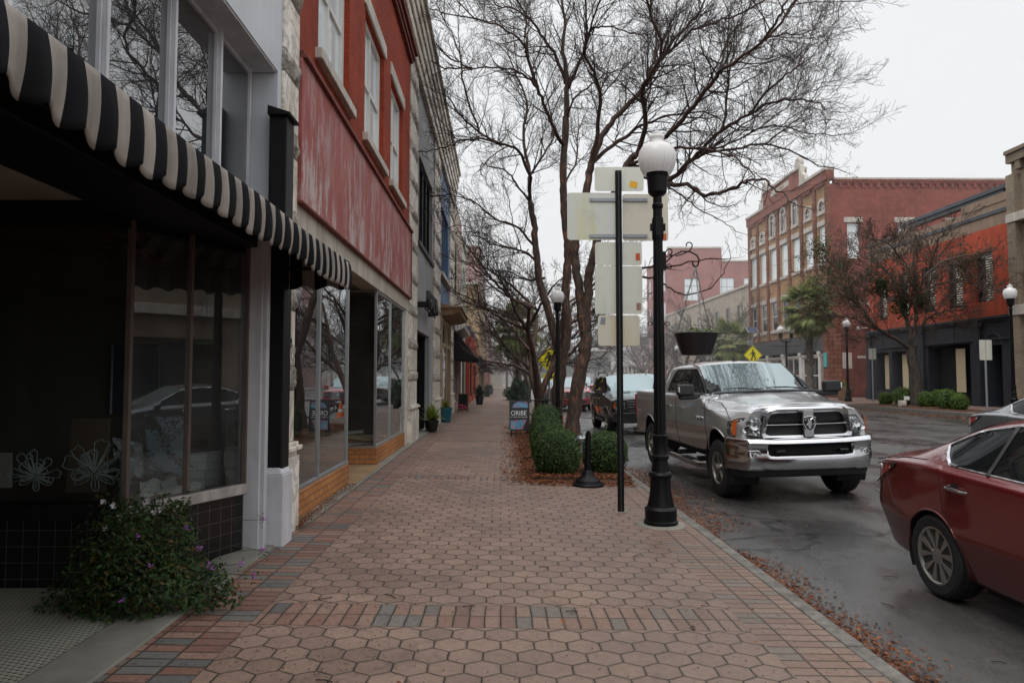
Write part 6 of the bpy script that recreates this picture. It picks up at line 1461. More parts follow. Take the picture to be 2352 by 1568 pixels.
# ---- planted bed, mulch and fallen leaves
def bed_edge(y): return .36 + .16 * noise.noise(Vector((0, y * .8, 0))) + (max(0, 11.2 - y) * .5)
b = MB(); b.grid(lambda u, v: ((lambda y: (lambda x0: (x0 + (2.05 - x0) * u, y, walk_z(1) + .008 + .07 * math.sin(min(1, u * 1.6) * PI / 2) * min(1, (y - 10.9) * 1.5) + .02 * noise.noise(Vector((u * 9, y * 5, 0)))))(bed_edge(y)))(10.95 + 13.5 * v ** 1.3)), 20, 90)
struct(b.build('planted_bed', 'mulch', smooth='all'), 'mulched bed covered in fallen brown leaves around the trunks')
def litter(n, fn, size, seed, name, label, lift=.0, mat='leaf_dead', flat=.35):
    rg = random.Random(seed); b = MB()
    for _ in range(n):
        x, y, z = fn(rg); s_ = size * rg.uniform(.4, 1.3); nrm = Vector((rg.gauss(0, flat), rg.gauss(0, flat), 1)).normalized(); a = nrm.orthogonal().normalized(); a.rotate(Matrix.Rotation(rg.uniform(0, 6.28), 3, nrm)); c = nrm.cross(a); p = Vector((x, y, z + lift + s_ * .25 * rg.random())); w_ = rg.uniform(.25, .6)
        b.add([p - a * s_, p + c * s_ * w_ + nrm * s_ * .2, p + a * s_, p - c * s_ * w_ + nrm * s_ * .15], [(0, 1, 2, 3)])
    return tag(b.build(name, mat), label, 'leaves', kind='stuff')
def f_bed(rg):
    while True:
        y = 10.7 + 13 * rg.random() ** 1.6; x = rg.uniform(.0, 2.06); e = bed_edge(max(y, 10.95))
        if x > e or rg.random() < math.exp(-(e - x) * 7): 
            if y > 10.95 or rg.random() < .35: return x, y, (walk_z(x) + .012 + (.055 if x > e + .1 and y > 11.1 else 0) + .02 * rg.random())
litter(20000, f_bed, .027, 1, 'fallen_leaves', 'brown fallen leaves heaped on the planted bed')
def f_gut(rg):
    while True:
        y = 2.6 + 34 * rg.random() ** 1.7; w_ = .07 + .16 * (noise.noise(Vector((y * .7, 3, 0))) + .5) + (.17 if 8.3 < y < 14 else 0); x = 2.27 + abs(rg.gauss(0, max(w_, .06)))
        if x < 3.6: return x, y, road_z(x) + .006 + max(0, .05 - (x - 2.27) * .25) * rg.random()
litter(24000, f_gut, .019, 2, 'gutter_leaves', 'brown leaves gathered in the gutter along the near kerb')
def f_pud(rg): a = rg.uniform(0, 6.28); r = rg.random() ** .6; x = 3.42 + .34 * r * math.cos(a); return x, 3.95 + .10 * r * math.sin(a), road_z(x) + .006
litter(1500, f_pud, .018, 3, 'leaf_patch', 'small patch of wet brown leaves on the asphalt')
def f_far(rg): x = 16.46 - abs(rg.gauss(0, .35)); return x, rg.uniform(20, 60), road_z(x) + .01
litter(6000, f_far, .03, 4, 'far_gutter_leaves', 'brown leaves lining the far kerb')
def f_walk(rg):
    y = 2.8 + 22 * rg.random() ** 1.8; 
    if rg.random() < .5: x = rg.uniform(-2.0, 2.0)
    else: x = -1.2 + rg.gauss(0, .55)
    return max(-2.0, min(2.05, x)), y, walk_z(x) + .003
litter(9500, f_walk, .0085, 5, 'pavement_specks', 'dark specks of debris scattered over the brick sidewalk', mat='seed_pod', flat=.1)
litter(150, lambda rg: (rg.uniform(-1.9, 2.0), 2.9 + 14 * rg.random() ** 1.5, walk_z(0) + .01), .022, 6, 'loose_leaves', 'a few loose dead leaves on the brick sidewalk', flat=.5)
litter(1500, lambda rg: (-2.14 + rg.gauss(0, .05), 7.4 + 3 * rg.random() ** 2, .07), .014, 7, 'leaf_drift', 'drift of small leaves at the foot of the orange brick base')
litter(900, lambda rg: (rg.uniform(2.4, 12), 3 + 26 * rg.random() ** 1.3, 0), .018, 9, 'road_leaves', 'scattered leaves on the wet asphalt') if False else None
def f_road(rg): x = rg.uniform(2.4, 12); return x, 3 + 26 * rg.random() ** 1.3, road_z(x) + .004
litter(1200, f_road, .016, 9, 'road_leaves', 'scattered leaf bits on the wet asphalt', flat=.1)
rg = random.Random(14); b = MB()
for i in range(34):
    y = 3.2 + 14 * rg.random() ** 1.5; x = rg.uniform(-1.7, 2.0) if i % 2 else rg.uniform(2.6, 5); z = (walk_z(x) if x < 2.1 else road_z(x)) + .008; a = rg.uniform(0, 3.14); L = rg.uniform(.05, .18); b.tube([(x, y, z), (x + L * .5 * math.cos(a) + .01, y + L * .5 * math.sin(a), z + .004), (x + L * math.cos(a), y + L * math.sin(a), z)], .0035, 4)
tag(b.build('fallen_sticks', 'twig'), 'small broken sticks lying on sidewalk and asphalt', 'sticks', kind='stuff')
# ---- flowering bush at the lobby corner
rg = random.Random(6); lt = thing('lantana_bush', 'sprawling dark green bush with purple flowers at the tiled shop corner', 'bush', (-2.5, 5.1, .05)); b = MB()
def lan(dense=True):
    while True:
        d = rv(rg).normalized()
        if d.z < -.1: continue
        n_ = 1 + .35 * noise.noise(d * 2.6 + Vector((3, 1, 0))); k = rg.uniform(.55, 1.08) * n_
        p = Vector((d.x * .49 * k, d.y * .40 * k, max(.0, d.z) * .58 * k + .02)); w_ = 1 - p.z
        return Vector((-2.44 + p.x * (1.15 if p.z < .25 else .95), 4.98 + p.y - p.z * .12, .06 + p.z)), d
leaves(b, 7000, lan, .021, rg); b.build('foliage', 'leaf_lantana', lt); b = MB(); fl = []
for i in range(46):
    p, d = lan(); q0 = Vector((-2.45, 5.0, .1)); e = p + (p - q0) * rg.uniform(.05, .28); b.tube([q0, q0.lerp(e, .5) + Vector((0, 0, .08)), e], [.006, .004, .002], 4); fl.append((e, d))
for p0, p1 in (((-2.2, 5.3, .5), (-1.80, 5.5, .52)), ((-2.2, 5.2, .35), (-1.74, 5.3, .33)), ((-2.1, 5.0, .2), (-1.72, 5.05, .22))): b.tube([p0, ((p0[0] + p1[0]) / 2, p0[1], p0[2] + .05), p1], [.005, .003, .002], 4); fl.append((Vector(p1), Vector((1, 0, 0))))
b.build('stems', 'twig', lt); b = MB()
for e, d in fl: leaves(b, 12, lambda: (e + rv(rg, .03), d), .015, rg)
b.build('outer_leaves', 'leaf_lantana', lt); b = MB(); cnt = 0
for e, d in fl[-3:] + [f for f in fl if f[0].x > -2.45 and f[0].z > .1][:9]:
    for _ in range(9): q = e + rv(rg, .010) + Vector((0, -.02, .01)); s_ = .006; b.lathe([(.001, -s_), (s_, 0), (.001, s_)], q, 6)
b.build('purple_flower', 'petal_purple', lt)
wf = thing('white_flowers', 'dark leaved plant with white blossoms below the display window', 'flowering plant', (-2.62, 5.42, .5)); b = MB()
def wfp(): a = rg.uniform(-1, 1); return Vector((-2.60 + a * .24 + .0, 5.38 + a * .12 + rg.gauss(0, .05) - .06, .62 + rg.gauss(0, .055) - abs(a) * .03)), Vector((0, -1, 1))
leaves(b, 900, wfp, .018, rg); b.build('foliage', 'leaf_lantana', wf); b = MB()
for _ in range(13):
    p, d = wfp(); p += Vector((0, -.05, .03))
    for k in range(4): a = k * 1.57 + rg.random(); b.add([p, p + Vector((math.cos(a) * .02, -.004, math.sin(a) * .02)), p + Vector((math.cos(a + .8) * .026, -.01, math.sin(a + .8) * .026)), p + Vector((math.cos(a + 1.4) * .018, -.004, math.sin(a + 1.4) * .018))], [(0, 1, 2, 3)])
b.build('blossoms', 'petal_white', wf)
# ------------------------------------------------------------------ vehicles
def m_car(name, col, metal=.5, rough=.28, flake=.05):
    s = N(name); P = s.pos(True); q = s.sep(P)
    d = s.n('ShaderNodeMapRange', {'Value': q[2], 1: .3, 2: .85, 3: .45, 4: 0.}).outputs[0]
    dirt = s.ma('MULTIPLY', s.ma('MULTIPLY', d, .6), s.ramp(s.noise(5, 5, P), [(.3, .3), (.7, 1.)]))
    c = s.mix(dirt, col, (.10, .085, .07))
    drops = s.ramp(s.noise(170, 2, P), [(.60, 0.), (.68, 1.)])
    r = s.ma('ADD', s.ma('MULTIPLY', dirt, .5), rough)
    M[name] = s.pbr(c, r, metal, s.bump(drops, .12, .002), Coat_Weight=1., Coat_Roughness=.06)
m_car('paint_silver', (.60, .605, .615), .7, .30); m_car('paint_red', (.15, .008, .010), .35, .30); m_car('paint_blackcar', (.012, .013, .015), .2, .3)
m_car('paint_greycar', (.16, .17, .18), .6, .3); m_car('paint_red2', (.30, .015, .025), .3, .3); m_car('paint_white', (.55, .56, .57), .1, .35); m_car('paint_bronze', (.10, .09, .08), .5, .35)
m_flat('chrome', (.52, .52, .53), .13, 1.); m_flat('rim_silver', (.42, .41, .38), .32, .85); m_flat('rim_dark', (.05, .05, .05), .5, .5)
m_flat('seam', (.006, .006, .006), .8); m_flat('lens_red', (.42, .02, .02), .06, 0., Coat_Weight=1.); m_flat('lens_amber', (.45, .10, .02), .12)
m_flat('reflector', (.6, .62, .63), .12, .9)
s_ = N('side_glass'); M['side_glass'] = s_.pbr((.006, .007, .008), .03, 0., IOR=1.27)
s_ = N('windshield_glass'); P_ = s_.pos(True)
M['windshield_glass'] = s_.pbr((.27, .335, .345), .008, .62)
s_ = N('mesh_grille'); q_ = s_.sep(s_.pos(True)); hx = s_.n('ShaderNodeTexVoronoi', {'Vector': s_.comb(q_[0], q_[2]), 'Scale': 42.}, feature='DISTANCE_TO_EDGE')
M['mesh_grille'] = s_.pbr(s_.mix(s_.ma('LESS_THAN', hx.outputs['Distance'], .12), (.002, .002, .002), (.012, .012, .013)), .6)
s_ = N('lens_clear'); P_ = s_.pos(True)
M['lens_clear'] = s_.pbr(s_.ramp(s_.noise(26, 2, P_), [(.42, (.03, .034, .036)), (.54, (.14, .15, .15)), (.64, (.7, .72, .72))]), .08, .5, s_.bump(s_.noise(22, 1, P_), .4, .02), Coat_Weight=1.)

def pchip(xs, ys, x):
    xs = np.array(xs, float); ys = np.array(ys, float); h = np.diff(xs); d = np.diff(ys) / h; m = np.zeros(len(xs))
    for i in range(1, len(xs) - 1):
        if d[i - 1] * d[i] > 0: w1, w2 = 2 * h[i] + h[i - 1], h[i] + 2 * h[i - 1]; m[i] = (w1 + w2) / (w1 / d[i - 1] + w2 / d[i])
    m[0], m[-1] = d[0], d[-1]; i = np.clip(np.searchsorted(xs, x) - 1, 0, len(xs) - 2); t = (x - xs[i]) / h[i]
    return ys[i] * (2 * t**3 - 3 * t**2 + 1) + h[i] * m[i] * (t**3 - 2 * t**2 + t) + ys[i + 1] * (-2 * t**3 + 3 * t**2) + h[i] * m[i + 1] * (t**3 - t**2)

def in_poly(p, poly):
    x, y = p; c = False; n = len(poly); j = n - 1
    for i in range(n):
        if (poly[i][1] > y) != (poly[j][1] > y) and x < (poly[j][0] - poly[i][0]) * (y - poly[i][1]) / (poly[j][1] - poly[i][1]) + poly[i][0]: c = not c
        j = i
    return c
def near_poly(p, poly):
    best = None; bd = 1e9; n = len(poly)
    for i in range(n):
        a, b = poly[i], poly[(i + 1) % n]; dx, dy = b[0] - a[0], b[1] - a[1]; L = dx * dx + dy * dy
        t = 0 if L < 1e-12 else max(0, min(1, ((p[0] - a[0]) * dx + (p[1] - a[1]) * dy) / L)); q = (a[0] + dx * t, a[1] + dy * t); d = math.hypot(q[0] - p[0], q[1] - p[1])
        if d < bd: bd, best = d, q
    return best, bd
def circ(cy, cz, r, n=40, a0=0, a1=360, sz=1.): return [(cy + r * math.cos(R(a0 + (a1 - a0) * k / n)), cz + r * sz * math.sin(R(a0 + (a1 - a0) * k / n))) for k in range(n + (0 if a1 - a0 == 360 else 1))]
def rnd_poly(pl, r=.05, n=4):
    out = []; m = len(pl)
    for i in range(m):
        p, a, b = Vector(pl[i]), Vector(pl[i - 1]), Vector(pl[(i + 1) % m]); da, db = (a - p), (b - p); ra = min(r, da.length * .45); rb = min(r, db.length * .45); A, B = p + da.normalized() * ra, p + db.normalized() * rb
        for k in range(n + 1): t = k / n; out.append(tuple(A * (1 - t)**2 + p * 2 * t * (1 - t) + B * t * t))
    return out

class Body:
    def __init__(s, st, warp=None, step=.035, sub=(2, 1, 5, 6, 2, 5, 2, 3), cham=2):
        ys = [q[0] for q in st]; yy = []
        for i in range(len(ys) - 1):
            n = max(1, int(round((ys[i + 1] - ys[i]) / step))); yy += [ys[i] + (ys[i + 1] - ys[i]) * k / n for k in range(n)]
        yy.append(ys[-1]); s.yy = np.array(yy); pr = [pchip(ys, [q[k] for q in st], s.yy) for k in range(1, len(st[0]))]
        G = []
        for i, y in enumerate(yy):
            zb, wl, zm, wm, zs, ws, zg, wg, zr, wr, zc = [p[i] for p in pr]
            c = [(0, zb), (wl * .9, zb), (wl, zb + .05), (wm, zm), (ws, zs), (wg, zg), (wr, zr), (wr * .55, zr + (zc - zr) * .78), (0, zc)]; pts = []
            for k in range(8):
                for j in range(sub[k]): t = j / sub[k]; pts.append((c[k][0] + (c[k + 1][0] - c[k][0]) * t, c[k][1] + (c[k + 1][1] - c[k][1]) * t))
            pts.append(c[-1])
            for _ in range(cham):
                q = [pts[0]]
                for k in range(len(pts) - 1): a, b = pts[k], pts[k + 1]; q += [(a[0] * .75 + b[0] * .25, a[1] * .75 + b[1] * .25), (a[0] * .25 + b[0] * .75, a[1] * .25 + b[1] * .75)]
                q.append(pts[-1]); pts = q
            G.append(pts)
        s.G = np.array([[(x, yy[i], z) for x, z in row] for i, row in enumerate(G)])
        s.G[:, 0, 0] = 0; s.G[:, -1, 0] = 0
        if warp:
            for i in range(s.G.shape[0]):
                for j in range(s.G.shape[1]): s.G[i, j] = warp(*s.G[i, j])
    def sx(s, y, z, lo=.0):
        i = int(np.argmin(np.abs(s.yy - y))); row = s.G[i]; best = 0.
        for j in range(len(row) - 1):
            a, b = row[j], row[j + 1]
            if (a[2] - z) * (b[2] - z) <= 0 and abs(a[2] - b[2]) > 1e-6: best = max(best, a[0] + (b[0] - a[0]) * (z - a[2]) / (b[2] - a[2]))
        return best
    def emit(s, t, labels, mats, sides=(-1, 1), skip=()):
        """labels: (name, mode, polygon, cond, centre?)"""
        G = s.G; ni, nj = G.shape[:2]; C = (G[:-1, :-1] + G[1:, :-1] + G[:-1, 1:] + G[1:, 1:]) / 4; L = np.full((ni - 1, nj - 1), -1)
        def pr(mode, p): return (p[1], p[2]) if mode == 'side' else ((p[0], p[1]) if mode == 'top' else (p[0], p[2]))
        for k, (nm, mode, pl, cond, cen) in enumerate(labels):
            a = np.array(pl); lo, hi = a.min(0), a.max(0)
            for i in range(ni - 1):
                for j in range(nj - 1):
                    if L[i, j] >= 0: continue
                    c = C[i, j]; q = pr(mode, c)
                    if lo[0] <= q[0] <= hi[0] and lo[1] <= q[1] <= hi[1] and cond(c) and in_poly(q, pl): L[i, j] = k
        for i in range(ni):
            for j in range(nj):
                ls = {L[a, b] for a in (i - 1, i) for b in (j - 1, j) if 0 <= a < ni - 1 and 0 <= b < nj - 1}
                if len(ls) > 1:
                    k = min(x for x in ls if x >= 0); nm, mode, pl, cond, cen = labels[k]; q, d = near_poly(pr(mode, G[i, j]), pl)
                    if d < .05:
                        p = G[i, j]
                        if mode == 'side': G[i, j] = (p[0], q[0], q[1])
                        elif mode == 'top' and 0 < j < nj - 1: G[i, j] = (q[0], q[1], p[2])
                        elif 0 < j < nj - 1: G[i, j] = (q[0], p[1], q[1])
        out = {}
        def mk(name, mat, ks, sds):
            b = MB()
            for sd in sds:
                idx = {}; vs = []; fs = []
                for i in range(ni - 1):
                    for j in range(nj - 1):
                        if L[i, j] in ks:
                            f = []
                            for a, c in ((i, j), (i + 1, j), (i + 1, j + 1), (i, j + 1)):
                                if (a, c) not in idx: idx[(a, c)] = len(vs); p = G[a, c]; vs.append((p[0] * sd, p[1], p[2]))
                                f.append(idx[(a, c)])
                            fs.append(tuple(f) if sd > 0 else tuple(f[::-1]))
                if fs: b.add(vs, fs)
            if not b.f: return None
            if name in ('windshield', 'rear_window'):
                v = np.array(b.v); x2, y_ = v[:, 0] ** 2, v[:, 1] - v[:, 1].mean(); Am = np.stack([np.ones(len(v)), y_, x2, y_ * y_, x2 * y_], 1)
                v[:, 2] = Am @ np.linalg.lstsq(Am, v[:, 2], rcond=None)[0] + .004; b.v = [tuple(q) for q in v]
            return b.build(name, mat, t, smooth='all', world=False, fix=True)
        out['body'] = mk('body', mats['body'], (-1,), sides)
        for nm in {l[0] for l in labels}:
            if nm == 'hole' or nm in skip: continue
            for k in [i for i, l in enumerate(labels) if l[0] == nm]:
                if labels[k][4]: mk(nm, mats[nm], (k,), sides)
                else:
                    for sd in sides: mk(nm, mats[nm], (k,), (sd,))
        return out

def seam(bd, b, pts, r=.004, off=.0005, sides=(-1, 1), n=5, closed=False):
    P = []
    pl = list(pts) + ([pts[0]] if closed else [])
    for i in range(len(pl) - 1):
        a, c = pl[i], pl[i + 1]; m = max(1, int(math.hypot(c[0] - a[0], c[1] - a[1]) / .05))
        for k in range(m): t = k / m; P.append((a[0] + (c[0] - a[0]) * t, a[1] + (c[1] - a[1]) * t))
    P.append(pl[-1])
    for sd in sides: b.tube([(sd * (bd.sx(y, z) + off), y, z) for y, z in P], r, n, cap=False)

def wheel(t, x, y, r, w, rimr, spokes, sd, rimmat='rim_silver', style='split', tz=None, simple=False):
    z = r if tz is None else tz
    f = sd * w / 2
    b = MB(); b.lathe([(rimr * .9, -w * .4), (rimr * .9, w * .4)], (x, y, z), 24, axis='x'); b.lathe([(.07, f * .2), (.16, f * .3), (.16, f * .35), (.0, f * .36)], (x, y, z), 20, axis='x')
    o = b.build('wheel', 'rim_dark', t, smooth=True, world=False)
    b = MB(); pr = [(rimr, -w / 2 + .01), (rimr + .012, -w / 2), (r * .88, -w / 2 - .006), (r * .955, -w / 2 + .006), (r * .992, -w / 2 + .03), (r, -w / 2 + .05), (r, -w * .17), (r - .008, -w * .165), (r - .008, -w * .14), (r, -w * .135), (r, w * .135), (r - .008, w * .14), (r - .008, w * .165), (r, w * .17), (r, w / 2 - .05), (r * .992, w / 2 - .03), (r * .955, w / 2 - .006), (r * .88, w / 2 + .006), (rimr + .012, w / 2), (rimr, w / 2 - .01), (rimr * .97, 0)]
    b.lathe(pr + [pr[0]], (x, y, z), 16 if simple else 48, axis='x', cap=False); b.build('tyre', 'rubber', o, smooth=True, world=False, angle=30)
    b = MB(); n = 16 if simple else 48
    b.lathe([(rimr * 1.01, f * .92), (rimr * 1.02, f * 1.0), (rimr * .97, f * 1.01), (rimr * .93, f * .92), (rimr * .90, f * .55), (rimr * .9, 0)], (x, y, z), n, axis='x', cap=False)
    b.lathe([(rimr * .30, f * .6), (rimr * .30, f * .80), (rimr * .16, f * .88), (0, f * .89)], (x, y, z), n // 2, axis='x')
    def pt(rad, a, xo): return (x + xo, y + rad * math.cos(a), z + rad * math.sin(a))
    for k in range(spokes):
        a = 2 * PI * k / spokes + .2; subs = ((-.22, .0), (.22, 0.)) if style == 'split' else ((0, 0),)
        for da, _ in subs:
            w0 = .26 if style != 'split' else .13; w1 = .13 if style != 'split' else .125
            ai, ao = a + da * .7, a + da * 1.5
            top = [pt(rimr * .25, ai - w0, f * .84), pt(rimr * .25, ai + w0, f * .84), pt(rimr * .92, ao + w1, f * .93), pt(rimr * .92, ao - w1, f * .93)]
            b.prism(top, (-f * .28, 0, 0))
    if style == 'lug':
        for k in range(8): a = 2 * PI * k / 8; b.lathe([(.011, f * .78), (.011, f * .9), (0, f * .92)], pt(rimr * .3, a, 0), 6, axis='x')
        b.lathe([(rimr * .22, f * .8), (rimr * .22, f * 1.15), (rimr * .17, f * 1.22), (0, f * 1.23)], (x, y, z), 20, axis='x')
    b.build('rim', rimmat, o, smooth=True, world=False, angle=25)
    return o

def arches(bd, t, ws, r, xin, mat='body', lip=.014, sz=1.):
    """arch lips and dark wheel wells"""
    for (y, z) in ws:
        for sd in (-1, 1):
            b = MB(); arc = circ(y, z, r, 30, -12, 192, sz); P = [(sd * (bd.sx(a, max(c, .2)) - .004), a, c) for a, c in arc]; b.tube(P, lip, 6); b.build('arch_lip', mat, t, smooth='all', world=False)
            b = MB(); b.grid(lambda u, v: (sd * (xin + (bd.sx(y, z + r) - .02 - xin) * v), y + r * math.cos(R(-25 + 230 * u)), z + r * sz * math.sin(R(-25 + 230 * u))), 24, 1)
            b.add([(sd * xin, y + r * math.cos(R(-25 + 230 * k / 24)), z + r * sz * math.sin(R(-25 + 230 * k / 24))) for k in range(25)], [tuple(range(25))]); b.build('wheel_well', 'seam', t, world=False)

def cap(bd, i, b):
    row = bd.G[i]; L = [tuple(p) for p in row] + [(-p[0], p[1], p[2]) for p in row[::-1][1:-1]]; b.add(L, [tuple(range(len(L)))])

# ================================================================== silver pickup
def make_truck():
    t = thing('pickup_truck', 'silver crew cab pickup with chrome crosshair grille and bumper parked nearest behind the lamp post', 'pickup truck', (4.22, 12.87, road_z(4.22)), rz=R(2.2)); t.rotation_euler = (0, -math.atan(.028), R(2.2))
    st = [(-2.93, .62, .86, .9, .90, 1.10, .88, 1.27, .76, 1.33, .66, 1.365),
          (-2.86, .60, .92, .92, .955, 1.13, .935, 1.29, .80, 1.355, .70, 1.395),
          (-2.6, .58, .96, .95, 1.0, 1.18, .985, 1.30, .85, 1.375, .74, 1.42),
          (-2.1, .58, .96, .98, 1.03, 1.26, 1.02, 1.34, .88, 1.41, .76, 1.46),
          (-1.72, .57, .96, .98, 1.02, 1.36, 1.02, 1.42, .92, 1.45, .82, 1.515),
          (-1.56, .57, .96, .98, 1.02, 1.42, 1.01, 1.47, .935, 1.49, .88, 1.55),
          (-.62, .56, .96, .98, 1.02, 1.44, 1.005, 1.50, .95, 1.955, .755, 2.01),
          (-.45, .56, .96, .98, 1.02, 1.44, 1.005, 1.50, .95, 1.98, .76, 2.045),
          (.2, .56, .96, .98, 1.02, 1.45, 1.005, 1.51, .95, 1.99, .76, 2.07),
          (.85, .56, .96, .98, 1.02, 1.45, 1.005, 1.51, .95, 1.97, .76, 2.045),
          (.98, .56, .96, .98, 1.02, 1.45, 1.005, 1.51, .94, 1.93, .755, 2.0),
          (1.10, .56, .96, .98, 1.02, 1.45, 1.0, 1.50, .93, 1.80, .79, 1.85)]
    def wp(x, y, z):
        k = .13 * max(0, min(1, (-y - .2) / .9)); k2 = .10 * max(0, min(1, (-y - 2.2) / .6))
        kk = k if z > 1.3 else k * .4 * 0
        return (x, y + kk * x * x + k2 * x * x - .0, z)
    bd = Body(st, wp, step=.035)
    win = rnd_poly([(-1.47, 1.525), (-.62, 1.925), (.50, 1.925), (.66, 1.80), (.72, 1.525)], .06)
    pil = [(-.08, 1.50), (-.08, 1.95), (.02, 1.95), (.02, 1.50)]
    wsp = rnd_poly([(0, -1.60), (.83, -1.47), (.70, -.60), (0, -.68), ], .03)
    wsp = [(-.3, -1.60), (.0, -1.605), (.5, -1.585), (.70, -1.54), (.84, -1.44), (.715, -.60), (.5, -.655), (0, -.69), (-.3, -.69)]
    side = lambda c: c[0] > .55
    W1, W2 = (-2.12, .47), (1.88, .47)
    labels = [('hole', 'side', circ(W1[0], W1[1], .53, 44, sz=1.04), lambda c: c[0] > .6, False),
              ('pillar', 'side', pil, lambda c: c[0] > .7 and in_poly((c[1], c[2]), win), False),
              ('side_window', 'side', win, side, False),
              ('windshield', 'top', wsp, lambda c: c[2] > 1.5, True),
              ('door', 'side', rnd_poly([(-1.66, .62), (-.02, .62), (-.02, 1.97), (-.62, 1.97), (-1.62, 1.49)], .05), lambda c: c[0] > .74 and c[2] > .6, False),
              ('door', 'side', rnd_poly([(-.02, .62), (.62, .62), (.78, .9), (.80, 1.5), (.62, 1.97), (-.02, 1.97)], .05), lambda c: c[0] > .74 and c[2] > .6, False),
              ('hood', 'top', [(-.3, -2.88), (0, -2.885), (.4, -2.87), (.66, -2.83), (.74, -2.5), (.83, -1.75), (.84, -1.60), (.5, -1.66), (0, -1.68), (-.3, -1.68)], lambda c: c[2] > 1.28, True)]
    bd.emit(t, labels, dict(body='paint_silver', pillar='plastic_black', side_window='side_glass', windshield='windshield_glass', door='paint_silver', hood='paint_silver'))
    b = MB(); cap(bd, 0, b); cap(bd, -1, b); b.build('closing_panel', 'paint_silver', t, world=False)
    b = MB(); b.quad((-.62, 1.108, 1.5), (.62, 1.108, 1.5), (.6, 1.04, 1.92), (-.6, 1.04, 1.92)); b.build('rear_window', 'side_glass', t, world=False)
    # shut lines and trims
    b = MB()
    for pl in ([(-1.66, .62), (-1.66, 1.30), (-1.60, 1.49)], [(-.02, .60), (-.02, 1.50)], [(.62, .62), (.78, .9), (.80, 1.50)], [(-1.66, .615), (.62, .615)], [(-2.62, 1.19), (-2.3, 1.30), (-1.95, 1.385), (-1.72, 1.42), (-1.60, 1.44)], [(-2.86, .9), (-2.62, .86)]): seam(bd, b, pl, .005)
    b.tube([(x, -2.86 + .23 * x * x - .02, 1.385 - .05 * x * x * 2) for x in [(-.66 + i * .11) for i in range(13)]], .006, 5)
    b.build('shut_line', 'seam', t, world=False)
    b = MB(); seam(bd, b, win, .010, closed=True); b.build('window_seal', 'plastic_black', t, world=False)
    b = MB()
    for sd in (-1, 1): b.tube([(sd * .845, -1.455, 1.515), (sd * .80, -1.05, 1.73), (sd * .742, -.60, 1.965), (sd * .745, -.3, 2.0)], .012, 6)
    b.build('windshield_trim', 'plastic_black', t, world=False)
    b = MB(); b.tube([(x, -1.655 + .13 * x * x, 1.545 - .03 * x * x) for x in [(-.82 + i * .164) for i in range(11)]], .022, 6); b.build('cowl', 'plastic_black', t, world=False)
    arches(bd, t, [W1], .53, .58, 'paint_silver', .016, 1.04)
    # roof rack fin and antenna, high brake lamp
    b = MB(); b.prism([(-.012, -.42, 2.055), (.012, -.42, 2.055), (.012, -.22, 2.06), (-.012, -.22, 2.06)], (0, 0, .015)); b.prism([(-.006, -.26, 2.065), (-.006, -.36, 2.07), (-.006, -.27, 2.13), (-.006, -.235, 2.13)], (.012, 0, 0)); b.build('roof_antenna', 'plastic_black', t, world=False, bevel=.003)
    # bed
    BR = [(1.16, .62, .96, 0), (1.35, .60, .96, 0), (2.3, .60, .96, 0), (2.9, .62, .955, 0), (3.16, .66, .93, 0), (3.24, .70, .88, 0)]
    ny = 60; ys = np.linspace(1.16, 3.24, ny); sec = []
    for y in ys:
        k = max(0, (y - 2.95) / .29); w = 1.015 - .05 * k * k; bul = .035 * math.exp(-((y - 1.88) / .55) ** 2)
        pts = [(w - .07, .60 + .08 * k), (w - .02, .64 + .06 * k), (w - .003, .80), (w + bul * .6, 1.0), (w + bul * .2, 1.2), (w - .005, 1.36), (w - .02, 1.46), (w - .05, 1.50), (w - .13, 1.50), (w - .14, 1.47), (w - .15, .95)]
        q = pts
        for _ in range(2): q = [q[0]] + [p for a, c in zip(q[:-1], q[1:]) for p in ((a[0] * .75 + c[0] * .25, a[1] * .75 + c[1] * .25), (a[0] * .25 + c[0] * .75, a[1] * .25 + c[1] * .75))] + [q[-1]]
        sec.append(q)
    bb = Body.__new__(Body); bb.yy = ys; bb.G = np.array([[(x, ys[i], z) for x, z in r_] for i, r_ in enumerate(sec)])
    class BedBody(Body): pass
    labels2 = [('hole', 'side', circ(W2[0], W2[1], .53, 44, sz=1.04), lambda c: c[0] > .89, False)]
    r_ = bb.emit(t, labels2, dict(body='paint_silver')); r_['body'].name = 'bed_side'
    arches(bb, t, [W2], .53, .58, 'paint_silver', .016, 1.04)
    b = MB(); b.box(-.88, .88, 1.16, 3.2, .90, .95); b.box(-.9, .9, 1.14, 1.2, .6, 1.50); b.build('bed_floor', 'plastic_black', t, world=False)
    b = MB(); b.box(-.93, .93, 3.15, 3.24, .72, 1.50); b.build('tailgate', 'paint_silver', t, world=False, bevel=.02)
    b = MB(); b.box(-.95, .95, 3.2, 3.4, .55, .75); b.build('rear_bumper', 'chrome', t, world=False, bevel=.04)
    # underside
    b = MB(); b.box(-.55, .55, -2.7, 3.1, .42, .6); b.box(-.9, .9, -1.5, 1.1, .52, .6); b.box(-.8, .8, -2.2, -2.04, .38, .5); b.box(-.8, .8, 1.8, 1.96, .38, .52); b.build('chassis', 'seam', t, world=False)
    # grille: chrome surround, bars, mesh
    def gy(x): return -3.00 + .16 * x * x
    outer = rnd_poly([(-.70, .90), (-.61, 1.30), (-.52, 1.355), (.52, 1.355), (.61, 1.30), (.70, .90), (.66, .865), (-.66, .865)], .05, 5)
    inner = rnd_poly([(-.60, .955), (-.53, 1.225), (-.47, 1.27), (.47, 1.27), (.53, 1.225), (.60, .955)], .04, 5)
    from math import atan2
